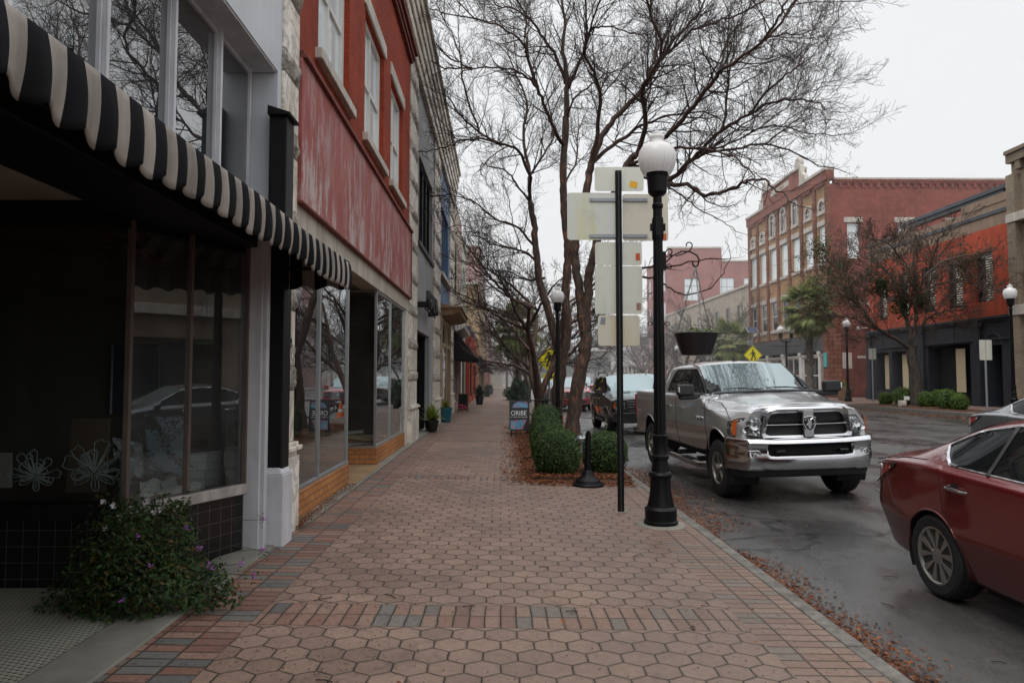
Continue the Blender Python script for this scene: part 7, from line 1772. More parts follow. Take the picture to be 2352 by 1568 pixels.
    def resample(pl, n, cx=0, cz=1.1):
        out = []
        for k in range(n):
            a = 2 * PI * k / n; d = (math.cos(a), math.sin(a)); best = 0
            for i in range(len(pl)):
                p, q = pl[i], pl[(i + 1) % len(pl)]; ex, ez = q[0] - p[0], q[1] - p[1]; det = d[0] * -ez + d[1] * ex
                if abs(det) < 1e-9: continue
                rx, rz = p[0] - cx, p[1] - cz; tt = (rx * -ez + rz * ex) / det; ss = (d[0] * rz - d[1] * rx) / det
                if tt > 0 and -.001 <= ss <= 1.001: best = max(best, tt)
            out.append((cx + d[0] * best, cz + d[1] * best))
        return out
    n = 96; o_, i_ = resample(outer, n), resample(inner, n); mid = [((a[0] * .6 + c[0] * .4), (a[1] * .6 + c[1] * .4)) for a, c in zip(o_, i_)]
    b = MB(); V = [(p[0], gy(p[0]) + .08, p[1]) for p in o_] + [(p[0], gy(p[0]) - .01, p[1]) for p in o_] + [(p[0], gy(p[0]) - .035, p[1]) for p in mid] + [(p[0], gy(p[0]) + .0, p[1]) for p in i_] + [(p[0], gy(p[0]) + .09, p[1]) for p in i_]
    b.add(V, [(r * n + k, r * n + (k + 1) % n, (r + 1) * n + (k + 1) % n, (r + 1) * n + k) for r in range(4) for k in range(n)]); g = b.build('grille', 'chrome', t, smooth=True, world=False, angle=50)
    b = MB(); b.add([(p[0], gy(p[0]) + .06, p[1]) for p in i_] + [(0, gy(0) + .06, 1.1)], [(k, (k + 1) % n, n) for k in range(n)]); b.build('grille_mesh', 'mesh_grille', g, world=False)
    b = MB()
    for sd in (-1, 1):
        P = [(sd * x, gy(x), 0) for x in (.06, .2, .34, .48, .585)]
        for z0, h in ((1.105, .035),):
            for a, c in zip(P[:-1], P[1:]): b.add([(a[0], a[1] + .04, z0 + h), (a[0], a[1] - .015, z0), (a[0], a[1] + .04, z0 - h * .9), (c[0], c[1] + .04, z0 + h), (c[0], c[1] - .015, z0), (c[0], c[1] + .04, z0 - h * .9)], [(0, 1, 4, 3), (1, 2, 5, 4)])
    b.prism([(-.085, gy(0) - .0, .93), (-.07, gy(0) - .03, .93), (.07, gy(0) - .03, .93), (.085, gy(0) + .0, .93)], (0, 0, .38)); b.build('crossbar', 'chrome', g, world=False, bevel=.006)
    b = MB(); sh = [(-.085, 1.20), (-.03, 1.215), (.03, 1.215), (.085, 1.20), (.09, 1.12), (.05, 1.04), (0, 1.01), (-.05, 1.04), (-.09, 1.12)]
    b.prism([(x, gy(0) - .045, z) for x, z in sh], (0, .02, 0)); b.build('badge_plate', 'plastic_black', g, world=False, bevel=.004)
    b = MB(); yb_ = gy(0) - .055
    b.tube([(x, yb_, z) for x, z in sh] + [(sh[0][0], yb_, sh[0][1])], .006, 5)
    b.prism([(-.022, yb_, 1.17), (.022, yb_, 1.17), (.03, yb_, 1.12), (.013, yb_, 1.045), (-.013, yb_, 1.045), (-.03, yb_, 1.12)], (0, .012, 0))
    for sd in (-1, 1): b.tube([(sd * .015, yb_, 1.17), (sd * .045, yb_, 1.19), (sd * .068, yb_, 1.165), (sd * .066, yb_, 1.12), (sd * .045, yb_, 1.095), (sd * .03, yb_, 1.11)], [.012, .014, .013, .011, .008, .004], 6)
    b.build('badge_emblem', 'chrome', g, world=False)
    # headlights
    for sd in (-1, 1):
        pl = rnd_poly([(.665, .945), (.63, 1.21), (.90, 1.205), (.99, 1.16), (1.015, 1.02), (.99, .945)], .04, 4)
        def hy(x, z): return -3.03 + .16 * x * x + .015 + (max(0, x - .72) ** 1.6) * 1.15 + (z - .95) * .12
        c = (.83, 1.07); b = MB(); V = [(sd * x, hy(x, z), z) for x, z in pl]; V2 = [(sd * (c[0] + (x - c[0]) * .9), hy(c[0] + (x - c[0]) * .9, c[1] + (z - c[1]) * .9) - .010, c[1] + (z - c[1]) * .9) for x, z in pl]; m = len(pl)
        back = [(sd * x, hy(x, z) + .12, z) for x, z in pl]
        b.add(back + V + V2 + [(sd * c[0], hy(*c) - .014, c[1])], [(k, (k + 1) % m, m + (k + 1) % m, m + k) for k in range(m)] + [(m + k, m + (k + 1) % m, 2 * m + (k + 1) % m, 2 * m + k) for k in range(m)] + [(2 * m + k, 2 * m + (k + 1) % m, 3 * m) for k in range(m)])
        h = b.build('headlight', 'lens_clear', t, smooth=True, world=False)
        b = MB(); am = [(.955, .96), (.925, 1.19), (.975, 1.165), (1.0, 1.03), (.985, .96)]; b.add([(sd * x, hy(x, z) - .022, z) for x, z in am], [tuple(range(5))]); b.build('turn_lens', 'lens_amber', h, world=False)
        b = MB()
        for cx, cz, rr in ((.74, 1.10, .062), (.855, 1.05, .05)): b.lathe([(rr, .0), (rr * .98, -.008), (rr * .8, .0), (rr * .3, .002)], (sd * cx, hy(cx, cz) - .016, cz), 20, axis='y', cap=False)
        b.build('reflector', 'reflector', h, smooth=True, world=False)
        b = MB(); b.tube([(sd * x, hy(x, z) - .004, z) for x, z in pl + pl[:1]], .006, 5); b.build('headlight_seal', 'plastic_black', h, world=False)
    # chrome bumper: lofted profile along x
    def bump_y(x): return -3.13 + .12 * x * x + max(0, abs(x) - .86) ** 1.5 * 4.2
    prof = [(.10, .90), (.03, .905), (-.0, .895), (-.02, .86), (.012, .835), (.035, .79), (.035, .70), (.015, .64), (.02, .57), (.05, .50), (.12, .475)]
    xs = np.linspace(-1.06, 1.06, 85); V = []
    for x in xs:
        e = max(0, (abs(x) - .5) / .56); dz = .0 + .02 * e
        for dy, z in prof:
            low = 1 if z < .6 else 0; V.append((x * (1 - .02 * low * e), bump_y(x) + dy + low * .03 * e, z + dz + (-.02 * low * (1 if abs(x) > .68 else 0))))
    m = len(prof); b = MB(); F_s = []
    for i in range(len(xs) - 1):
        xm = abs((xs[i] + xs[i + 1]) / 2)
        for j in range(m - 1):
            if xm < .60 and 5 <= j <= 5: continue
            if xm < .60 and j == 4: continue
            F_s.append((i * m + j, i * m + j + 1, (i + 1) * m + j + 1, (i + 1) * m + j))
    b.add(V, F_s); bu = b.build('front_bumper', 'chrome', t, smooth=True, world=False, angle=60); sdm = bu.modifiers.new('solid', 'SOLIDIFY'); sdm.thickness = .012; sdm.offset = 1
    b = MB(); b.prism([(x_, bump_y(x_) + .10, .68) for x_ in (-.62, -.3, 0, .3, .62)] + [(.62, -2.8, .68), (-.62, -2.8, .68)], (0, 0, .18)); b.build('intake', 'seam', bu, world=False)
    b = MB()
    for sd in (-1, 1): b.tube([(sd * .40, -3.03, .735), (sd * .40, -3.10, .75), (sd * .50, -3.10, .75), (sd * .50, -3.02, .735)], .016, 6)
    b.build('tow_hook', 'plastic_black', bu, world=False)
    for sd in (-1, 1):
        b = MB(); fx = .80; pl = rnd_poly([(.72, .66), (.72, .76), (.90, .76), (.90, .66)], .03, 3); b.prism([(sd * x, bump_y(x) + .022, z) for x, z in pl], (0, .03, 0)); fg = b.build('fog_light', 'reflector', bu, world=False)
        b = MB(); b.tube([(sd * x, bump_y(x) + .022, z) for x, z in pl + pl[:1]], .006, 5); b.build('fog_bezel', 'chrome', fg, world=False)
        b = MB(); b.lathe([(.042, 0), (.03, -.014), (0, -.018)], (sd * fx, bump_y(fx) + .02, .71), 16, axis='y'); b.build('fog_lens', 'lens_clear', fg, world=False, smooth=True)
    b = MB(); V = []
    for x in np.linspace(-1.0, 1.0, 21): V += [(x, bump_y(x) + .13, .54), (x, bump_y(x) + .13, .43), (x, bump_y(x) + .18, .375)]
    b.add(V, [(i * 3 + j, i * 3 + j + 1, i * 3 + 4 + j, i * 3 + 3 + j) for i in range(20) for j in range(2)]); b.build('valance', 'plastic_black', bu, world=False, smooth='all')
    b = MB()
    for x_ in (-.17, .17):
        for z_ in (.62, .55): b.lathe([(.006, 0), (0, -.002)], (x_, bump_y(x_) + .014, z_), 6, axis='y')
    b.build('plate_holes', 'seam', bu, world=False)
    b = MB(); b.prism([(x_, bump_y(x_) + .1, .9) for x_ in (-1.0, -.7, 0, .7, 1.0)] + [(.95, -2.75, .9), (-.95, -2.75, .9)], (0, 0, .03)); b.build('bumper_top', 'plastic_black', bu, world=False)
    # mirrors
    for sd in (-1, 1):
        b = MB(); b.prism([(sd * .98, -1.36, 1.45), (sd * 1.12, -1.36, 1.43), (sd * 1.32, -1.36, 1.43), (sd * 1.34, -1.36, 1.50), (sd * 1.12, -1.36, 1.53), (sd * .96, -1.36, 1.53)], (0, .09, 0)); mi = b.build('mirror', 'plastic_black', t, world=False, bevel=.02)
        b = MB(); pl = rnd_poly([(1.09, 1.50), (1.085, 1.64), (1.11, 1.68), (1.33, 1.68), (1.36, 1.64), (1.36, 1.50)], .03, 3); b.prism([(sd * x, -1.42, z) for x, z in pl], (0, .15, 0)); b.build('mirror_housing', 'plastic_black', mi, world=False, bevel=.025)
        b = MB(); b.quad((sd * 1.12, -1.266, 1.52), (sd * 1.335, -1.266, 1.52), (sd * 1.335, -1.266, 1.66), (sd * 1.12, -1.266, 1.66)); b.build('mirror_glass', 'pane_mirror', mi, world=False)
        b = MB(); b.box(sd * 1.335, sd * 1.365, -1.43, -1.38, 1.55, 1.64); b.build('marker_lamp', 'reflector', mi, world=False, bevel=.008)
        for hy_ in (-.36, .42):
            b = MB(); x_ = bd.sx(hy_, 1.27); b.prism([(sd * (x_ + .03), hy_ - .11, 1.245), (sd * (x_ + .035), hy_ + .11, 1.255), (sd * (x_ + .035), hy_ + .11, 1.285), (sd * (x_ + .03), hy_ - .11, 1.28)], (-sd * .02, 0, 0)); b.box(sd * (x_ - .01), sd * (x_ + .03), hy_ - .1, hy_ - .07, 1.25, 1.28); b.box(sd * (x_ - .01), sd * (x_ + .03), hy_ + .07, hy_ + .1, 1.255, 1.285)
            b.lathe([(.045, 0), (.02, -.02 * sd)], (sd * x_, hy_, 1.265), 12, axis='x'); b.build('door_handle', 'chrome', t, world=False, bevel=.004)
        # running board
        b = MB(); b.tube([(sd * .95, -1.5, .40), (sd * 1.03, -1.42, .39), (sd * 1.05, -1.2, .39), (sd * 1.05, .95, .39), (sd * 1.03, 1.15, .39), (sd * .95, 1.22, .40)], .052, 12); rb = b.build('running_board', 'chrome', t, world=False, smooth=True)
        b = MB(); b.box(sd * .98, sd * 1.09, -1.1, -.55, .438, .45); b.box(sd * .98, sd * 1.09, .25, .8, .438, .45); b.build('step_pad', 'plastic_black', rb, world=False)
        b = MB(); [b.box(sd * .7, sd * 1.02, q - .04, q + .04, .42, .5) for q in (-1.2, -.1, .9)]; b.build('board_bracket', 'plastic_black', rb, world=False)
        bt = text_mesh('RAM 2500' if sd < 0 else 'RAM 2500', .085, .003, 'side_badge', 'chrome', None, frame_mtx((sd * (bd.sx(-1.35, 1.13) + .004), -1.36, 1.13), (0, -sd * -1, 0) if sd > 0 else (0, -1, 0), (0, 0, 1)), bold=.003); bt.parent = t
        b = MB(); b.box(sd * .93, sd * 1.0, 3.16, 3.25, .95, 1.42); b.build('tail_light', 'lens_red', t, world=False, bevel=.01)
    # wipers
    for x0, x1 in ((-.62, .02), (.08, .70)):
        b = MB(); b.tube([(x0 + .55, -1.60, 1.56), (x0 + .3, -1.53, 1.60), (x0 + .1, -1.50, 1.60)], [.012, .009, .007], 6); b.tube([(x0, -1.47 + .12 * x0 * x0, 1.597), (x0 + .3, -1.52, 1.592), (x0 + .62, -1.545, 1.582)], .008, 5); b.build('wiper', 'plastic_black', t, world=False)
    b = MB()
    for x_ in (-.4, .4): b.lathe([(.016, 0), (.012, .012), (0, .014)], (x_, -1.9 + .02, 1.458), 8)
    b.build('washer_jet', 'plastic_black', t, world=False)
    for (wy, wz) in (W1, W2):
        for sd in (-1, 1): wheel(t, sd * .875, wy, .425, .275, .24, 5, sd, 'rim_silver', 'lug')
    return t
make_truck()

# ================================================================== sedans
def make_sedan(label, loc, paint, front_detail=False, rz=0., win_trim='chrome', dark_lower=False):
    t = thing('sedan', label, 'car', loc); t.rotation_euler = (0, -math.atan(.028), rz)
    st = [(-2.30, .26, .70, .5, .74, .62, .70, .66, .60, .68, .50, .70),
          (-2.10, .20, .80, .5, .84, .70, .80, .76, .70, .79, .60, .81),
          (-1.3, .18, .86, .55, .92, .84, .89, .90, .80, .92, .70, .96),
          (-.78, .18, .86, .55, .92, .93, .90, .98, .82, 1.0, .74, 1.02),
          (.15, .18, .86, .55, .92, .98, .90, 1.02, .84, 1.37, .62, 1.44),
          (.75, .18, .86, .55, .925, 1.01, .905, 1.045, .845, 1.415, .60, 1.485),
          (1.25, .18, .86, .55, .93, 1.03, .91, 1.065, .85, 1.36, .595, 1.44),
          (1.6, .19, .86, .56, .93, 1.045, .905, 1.08, .83, 1.235, .63, 1.32),
          (2.0, .20, .85, .58, .92, 1.04, .89, 1.075, .80, 1.10, .70, 1.165),
          (2.30, .23, .82, .60, .88, 1.02, .85, 1.05, .77, 1.07, .68, 1.115),
          (2.47, .28, .76, .62, .83, .985, .80, 1.01, .73, 1.03, .64, 1.075),
          (2.56, .34, .68, .62, .76, .94, .73, .965, .67, .985, .58, 1.03),
          (2.60, .40, .58, .62, .68, .86, .64, .885, .58, .91, .5, .955)]
    def wp(x, y, z):
        k = -.10 * max(0, min(1, (y - 1.2) / .8)) + .12 * max(0, min(1, (-y + .3) / 1.2)); pinch = 0
        if y > 2.2 and z < .55: y -= (.55 - z) * .55 * (y - 2.2) / .4
        return (x, y + k * x * x * .9, z)
    bd = Body(st, wp, step=.035)
    W1, W2 = (-1.32, .33), (1.46, .33)
    win = rnd_poly([(-.62, 1.0), (.05, 1.345), (.55, 1.415), (.85, 1.405), (1.2, 1.345), (1.52, 1.215), (1.50, 1.175), (1.31, 1.075), (.45, 1.045), (-.55, .985)], .05)
    labels = [('hole', 'side', circ(W1[0], W1[1], .37, 40), lambda c: c[0] > .55, False), ('hole', 'side', circ(W2[0], W2[1], .37, 40), lambda c: c[0] > .55, False),
              ('side_window', 'side', win, lambda c: c[0] > .5, False),
              ('windshield', 'top', [(-.3, -.76), (0, -.765), (.5, -.72), (.76, -.62), (.60, .10), (.4, .06), (0, .04), (-.3, .04)], lambda c: c[2] > .9, True),
              ('rear_window', 'top', [(-.3, 1.33), (0, 1.33), (.42, 1.30), (.56, 1.28), (.62, 1.80), (.4, 1.93), (0, 1.97), (-.3, 1.97)], lambda c: c[2] > 1.1, True),
              ('tail_light', 'side', rnd_poly([(2.56, .74), (2.40, .80), (2.02, .98), (1.98, 1.015), (2.42, .975), (2.75, .93), (2.75, .74)], .02), lambda c: c[0] > .46 and c[2] < .975, False),
              ('door', 'side', rnd_poly([(-.70, .26), (.28, .26), (.28, 1.42), (-.0, 1.36), (-.68, .99)], .04), lambda c: c[0] > .62, False),
              ('door', 'side', rnd_poly([(.28, .26), (1.02, .26), (1.12, .50), (1.30, .72), (1.36, 1.06), (1.5, 1.2), (1.0, 1.42), (.28, 1.42)], .04), lambda c: c[0] > .62, False)]
    bd.emit(t, labels, dict(body=paint, side_window='side_glass', windshield='windshield_glass', rear_window='side_glass', tail_light='lens_red', door=paint))
    b = MB(); cap(bd, 0, b); cap(bd, -1, b); b.build('closing_panel', paint, t, world=False)
    b = MB(); seam(bd, b, [(1.02, .26), (1.12, .50), (1.30, .72), (1.36, 1.06)], .0035); seam(bd, b, [(.28, .26), (.28, 1.03)], .0035); seam(bd, b, [(-.70, .26), (-.68, .98)], .0035); seam(bd, b, [(2.44, .71), (2.3, .69), (2.05, .66), (1.84, .60)], .003)
    seam(bd, b, [(1.62, 1.085), (1.9, 1.075), (2.1, 1.06), (2.4, 1.0)], .0035); seam(bd, b, [(2.40, .80), (2.02, .98), (1.98, 1.012), (2.42, .972)], .006); b.build('shut_line', 'seam', t, world=False)
    b = MB(); seam(bd, b, win, .009, .002, closed=True); seam(bd, b, [(1.50, 1.20), (1.31, 1.082), (1.2, 1.074)], .016, .001); b.build('window_trim', win_trim, t, world=False)
    b = MB(); seam(bd, b, [(.86, 1.05), (.84, 1.40)], .018, .001); b.build('window_pillar', 'plastic_black', t, world=False)
    arches(bd, t, [W1, W2], .37, .52, paint, .010)
    b = MB(); b.box(-.8, .8, -2.0, 1.0, .17, .28); b.build('underbody', 'seam', t, world=False)
    for sd in (-1, 1):
        for hy_ in (.15, 1.13):
            b = MB(); x_ = bd.sx(hy_, .915); b.tube([(sd * (x_ - .005), hy_ - .125, .905), (sd * (x_ + .028), hy_ - .09, .908), (sd * (x_ + .034), hy_, .915), (sd * (x_ + .028), hy_ + .08, .92), (sd * (x_ - .005), hy_ + .12, .925)], [.010, .014, .015, .016, .012], 8); b.build('door_handle', 'chrome', t, world=False, smooth=True)
            b = MB(); b.lathe([(.05, .0), (.03, -.012 * sd)], (sd * (x_ + .001), hy_ + .02, .915), 14, axis='x'); b.build('handle_cup', 'seam', t, world=False)
        b = MB(); b.lathe([(.06, 0), (.085, .06), (.07, .13), (.0, .15)], (sd * 1.0, -.62, 1.03), 12, axis='y'); b.box(sd * .88, sd * .98, -.6, -.54, 1.0, 1.05); b.build('mirror', paint, t, world=False, smooth=True)
        for (wy, wz) in (W1, W2): wheel(t, sd * .80, wy, .335, .22, .225, 5, sd, 'rim_silver', 'split')
    return t
make_sedan('dark red sedan with tinted windows cut off at the right edge of the view', (4.43, 4.28, road_z(4.43)), 'paint_red')
make_sedan('grey sedan driving in the middle of the street behind the dark red sedan', (8.95, 9.75, road_z(8.95)), 'paint_greycar')

# ================================================================== SUVs
def make_suv(name, label, loc, paint, rz=0., kind='boxy', detail=True, rails=True, sc_=1.):
    t = thing(name, label, 'car', loc); t.rotation_euler = (0, -math.atan(.028), rz); t.scale = (sc_, sc_, sc_)
    st = [(-2.58, .52, .80, .8, .84, .98, .82, 1.04, .72, 1.07, .62, 1.10),
          (-2.50, .46, .88, .8, .92, 1.03, .90, 1.10, .78, 1.13, .68, 1.16),
          (-2.1, .42, .92, .8, .97, 1.10, .95, 1.16, .82, 1.19, .72, 1.22),
          (-1.35, .40, .94, .8, 1.0, 1.18, .98, 1.22, .88, 1.25, .78, 1.28),
          (-1.2, .40, .94, .8, 1.0, 1.20, .98, 1.25, .89, 1.27, .83, 1.30),
          (-.45, .40, .94, .8, 1.0, 1.22, .98, 1.27, .91, 1.77, .76, 1.84),
          (0., .40, .94, .8, 1.0, 1.22, .98, 1.27, .91, 1.82, .76, 1.89),
          (1.6, .40, .94, .8, 1.0, 1.23, .98, 1.28, .91, 1.82, .75, 1.89),
          (2.3, .42, .93, .8, .98, 1.23, .96, 1.28, .90, 1.78, .73, 1.85),
          (2.52, .48, .90, .8, .95, 1.22, .93, 1.27, .87, 1.62, .72, 1.72),
          (2.62, .54, .84, .8, .90, 1.15, .88, 1.2, .80, 1.3, .68, 1.34)]
    def wp(x, y, z): k = .16 * max(0, min(1, (-y - .1) / .9)); return (x, y + k * x * x, z)
    bd = Body(st, wp, step=.05 if detail else .1)
    W1, W2 = (-1.62, .40), (1.42, .40)
    win = rnd_poly([(-1.05, 1.28), (-.50, 1.72), (-.3, 1.78), (2.05, 1.77), (2.28, 1.70), (2.35, 1.30)], .06)
    labels = [('hole', 'side', circ(W1[0], W1[1], .46, 36), lambda c: c[0] > .6, False), ('hole', 'side', circ(W2[0], W2[1], .46, 36), lambda c: c[0] > .6, False),
              ('side_window', 'side', win, lambda c: c[0] > .6, False),
              ('windshield', 'top', [(-.3, -1.17), (0, -1.175), (.5, -1.13), (.82, -1.03), (.74, -.37), (.4, -.43), (0, -.47), (-.3, -.47)], lambda c: c[2] > 1.2, True),
              ('door', 'side', rnd_poly([(-1.15, .50), (-.02, .50), (-.02, 1.80), (-.5, 1.80), (-1.12, 1.27)], .04), lambda c: c[0] > .7, False), ('door', 'side', rnd_poly([(-.02, .50), (.85, .50), (1.0, .8), (1.02, 1.80), (-.02, 1.80)], .04), lambda c: c[0] > .7, False)]
    bd.emit(t, labels, dict(body=paint, side_window='side_glass', windshield='windshield_glass', door=paint))
    b = MB(); cap(bd, 0, b); cap(bd, -1, b); b.build('closing_panel', paint, t, world=False)
    b = MB(); seam(bd, b, [(-1.15, .5), (-1.12, 1.27)], .005); seam(bd, b, [(-.02, .5), (-.02, 1.8)], .012); seam(bd, b, [(.85, .5), (1., .8), (1.02, 1.8)], .012); b.build('shut_line', 'seam', t, world=False)
    arches(bd, t, [W1, W2], .46, .55, paint, .02)
    b = MB(); b.box(-.85, .85, -2.2, 2.3, .36, .5); b.build('underbody', 'seam', t, world=False)
    # front end
    def gy(x): return -2.66 + .16 * x * x
    def strip(b, z0, z1, x0, x1, dy, th=.02):
        xs = np.linspace(x0, x1, 9); V = []
        for x in xs: V += [(x, gy(x) + dy, z0), (x, gy(x) + dy, z1), (x, gy(x) + dy + th, z1), (x, gy(x) + dy + th, z0)]
        b.add(V, [(i * 4 + j, i * 4 + (j + 1) % 4, i * 4 + 4 + (j + 1) % 4, i * 4 + 4 + j) for i in range(8) for j in range(4)] + [(0, 1, 2, 3), (35, 34, 33, 32)])
    b = MB(); strip(b, .72, 1.06, -.52, .52, .0, .06); g = b.build('grille', 'mesh_grille', t, world=False)
    b = MB()
    for z_ in ((.76, .86, .95, 1.03) if kind == 'boxy' else (.74, .80, .86, .92, .98, 1.04)): strip(b, z_ - .014, z_ + .014, -.5, .5, -.02, .02)
    if kind != 'boxy': strip(b, 1.05, 1.09, -.54, .54, -.02); strip(b, .68, .71, -.42, .42, -.02)
    b.build('grille_bar', 'chrome', g, world=False)
    b = MB(); b.lathe([(.075, 0), (.07, -.015), (0, -.02)], (0, gy(0) - .02, .91), 20, axis='y'); b.build('badge', 'chrome', g, world=False)
    b = MB(); strip(b, .62, .70, -.92, .92, -.05, .12); strip(b, .42, .62, -.92, .92, -.02, .1); strip(b, .36, .44, -.8, .8, .05, .1); fb = b.build('front_bumper', paint, t, world=False, bevel=.015)
    b = MB(); strip(b, .47, .58, -.55, .55, -.03, .02); b.build('intake', 'seam', fb, world=False)
    b = MB(); b.box(-.16, .16, gy(0) - .075, gy(0) - .06, .50, .64); b.build('number_plate', 'white_plain', fb, world=False)
    for sd in (-1, 1):
        b = MB(); pl = rnd_poly([(.55, .80), (.54, 1.03), (.84, 1.02), (.90, .86), (.84, .80)], .03, 3); b.prism([(sd * x, gy(x) + .0 + max(0, x - .7) * .5, z) for x, z in pl], (0, .1, 0)); h = b.build('headlight', 'lens_clear', t, world=False)
        b = MB(); b.prism([(sd * x, gy(x) - .004 + max(0, x - .7) * .5, z) for x, z in ((.83, .82), (.82, 1.01), (.85, 1.01), (.90, .86))], (0, .02, 0)); b.build('turn_lens', 'lens_amber', h, world=False)
        b = MB(); b.box(sd * .98, sd * 1.22, -1.02, -.9, 1.22, 1.40); b.build('mirror', 'plastic_black' if kind == 'boxy' else paint, t, world=False, bevel=.03)
        b = MB(); b.tube([(sd * .98, -1.0, .38), (sd * .98, .9, .38)], .05, 8); b.build('running_board', 'plastic_black', t, world=False, smooth=True)
        if rails:
            b = MB(); b.tube([(sd * .66, -.1, 1.85), (sd * .67, .1, 1.95), (sd * .67, 1.8, 1.96), (sd * .66, 2.0, 1.86)], .02, 6); b.build('roof_rail', 'plastic_black', t, world=False)
        for hy_ in (-.2, .75):
            x_ = bd.sx(hy_, 1.08); b = MB(); b.tube([(sd * x_, hy_ - .09, 1.08), (sd * (x_ + .03), hy_ - .05, 1.08), (sd * (x_ + .03), hy_ + .06, 1.085), (sd * x_, hy_ + .09, 1.085)], .013, 6); b.build('door_handle', 'chrome', t, world=False)
        for (wy, wz) in (W1, W2): wheel(t, sd * .86, wy, .40, .26, .24, 6, sd, 'rim_silver', 'plain', simple=not detail)
    b = MB(); b.tube([(-.55, -1.17, 1.31), (-.1, -1.19, 1.32)], .008, 5); b.tube([(.1, -1.19, 1.32), (.6, -1.14, 1.31)], .008, 5); b.build('wiper', 'plastic_black', t, world=False)
    return t
make_suv('suv', 'black large SUV with roof rails parked directly behind the silver pickup', (4.38, 24.35, road_z(4.38)), 'paint_blackcar', rz=R(.4))
make_suv('suv', 'bright red SUV with wide chrome grille seen between the tree trunks', (4.0, 39.6, road_z(4.0)), 'paint_red2', kind='wide', rails=False, detail=False, sc_=.96)
make_suv('suv', 'silver SUV farther out in the street beyond the black one', (7.35, 36.5, road_z(7.35)), 'paint_white', rz=R(-3), detail=False)
make_suv('suv', 'dark bronze SUV parked in front of the tree trunk beyond the red one', (3.9, 49.5, road_z(3.9)), 'paint_bronze', detail=False, rails=False)
make_suv('suv', 'white SUV parked far down the near kerb', (4.0, 57.5, road_z(4.0)), 'paint_white', detail=False, rails=False, sc_=.95)
make_suv('suv', 'small distant grey vehicle standing right of the red SUV', (6.9, 60., road_z(6.9)), 'paint_greycar', detail=False, rails=False, sc_=.95)
make_suv('suv', 'remotest white vehicle down the street', (5.5, 78., road_z(5.5)), 'paint_white', detail=False, rails=False, sc_=.95)
# ------------------------------------------------------------------ things in the near display window
def K4(cx, cy): return ((cx / 3.92) / 1.0629, (1000 + cy / 3.92) / 1.0629)
def D(cx, cy, Y): return at(*K4(cx, cy), Y)
m_flat('decal_line', (.16, .21, .20), .7); m_flat('card_brown', (.22, .16, .10), .8); m_flat('board_blue', (.42, .56, .64), .6); m_flat('sheet_white', (.75, .75, .70), .7)
s_ = N('paisley'); P_ = s_.pos(); v_ = s_.ma('FRACT', s_.ma('MULTIPLY', s_.noise(9., 3, P_, .5, 2.5), 7.)); M['paisley'] = s_.pbr(s_.ramp(v_, [(0, (.03, .025, .09)), (.45, (.05, .04, .14)), (.5, (.6, .64, .76)), (1, (.65, .7, .8))]), .8)
s_ = N('swatch'); P_ = s_.pos(); v_ = s_.ma('FRACT', s_.ma('MULTIPLY', s_.noise(14., 3, P_, .5, 1.5), 4.)); M['swatch'] = s_.pbr(s_.ramp(v_, [(0, (.42, .38, .31)), (.5, (.70, .66, .58)), (1, (.55, .6, .58))]), .85)
s_ = N('foil'); P_ = s_.pos(); M['foil'] = s_.pbr((.7, .72, .74), .18, 1., s_.bump(s_.noise(22, 4, P_, .6, 1.), 1., .05))
m_brick('tile_board', (.80, .80, .75), (.78, .78, .73), (.45, .45, .42), bw=.16, bh=.075, ms=.003, dirt=.1, rough=.3)
def peony(cx, cy, W_, H__, seed, label):
    rg = random.Random(seed); b = MB(); c = D(cx, cy, 5.385); sx_ = (D(cx + W_, cy, 5.385).x - c.x); sz_ = abs(D(cx, cy - H__, 5.385).z - c.z)
    def line(pts, r=.0027): b.tube([(c.x + p[0] * sx_, 5.385, c.z + p[1] * sz_) for p in pts], r, 4)
    for ring, (n, r0, r1, wd) in enumerate(((4, .05, .35, .3), (7, .15, .7, .42), (9, .3, 1., .42))):
        for k in range(n):
            a = PI * (-.08 + 1.16 * (k + .5) / n) + rg.uniform(-.22, .22); L = r1 * rg.uniform(.68, 1.15); wd_ = wd * rg.uniform(.8, 1.4); f1 = rg.uniform(18, 40); pts = []
            for j in range(21):
                t = j / 20; th = (t - .5) * 2; rr = r0 + (L - r0) * (math.cos(th * PI / 2) ** .35) * (1 + .05 * math.sin(t * f1 + k) + .03 * math.sin(t * 57)); aa = a + th * wd_ * (.4 + .6 * math.cos(th * PI / 2)); pts.append((rr * math.cos(aa), rr * math.sin(aa)))
            line(pts)
            for s in (-.25, .25): line([(r0 * math.cos(a + s * .3), r0 * math.sin(a + s * .3)), (L * .6 * math.cos(a + s * .6), L * .6 * math.sin(a + s * .6))], .0022)
    for k in range(3):
        a = -PI * (.2 + .3 * k) + rg.uniform(-.1, .1); pts = []
        for j in range(17): t = j / 16; th = (t - .5) * 2; rr = .1 + .62 * math.cos(th * PI / 2) ** .6; pts.append((rr * math.cos(a + th * .35), rr * math.sin(a + th * .35) * .8))
        line(pts); line([(0, 0), (.6 * math.cos(a), .48 * math.sin(a))], .002)
    o = b.build('flower_decal', 'decal_line', A); o['label'] = label
peony(900, 610, 310, 290, 3, 'large outlined peony decal on the dark pane'); peony(340, 640, 240, 240, 5, 'smaller outlined peony decal on the dark pane')
def panel(name, label, cat, pts, Y, mat, th=.01, Y2=None):
    Y2 = Y2 or Y; zz = [D(x, y, Y if i < 2 else Y2) for i, (x, y) in enumerate(pts)]; b = MB(); b.prism(zz, (0, th, 0)); return tag(b.build(name, mat), label, cat)
panel('sketch_sheet', 'white sheet with a flower sketch leaning at the left end of the display window', 'paper sheet', [(-150, 410), (110, 410), (110, 745), (-150, 745)], 5.6, 'sheet_white')
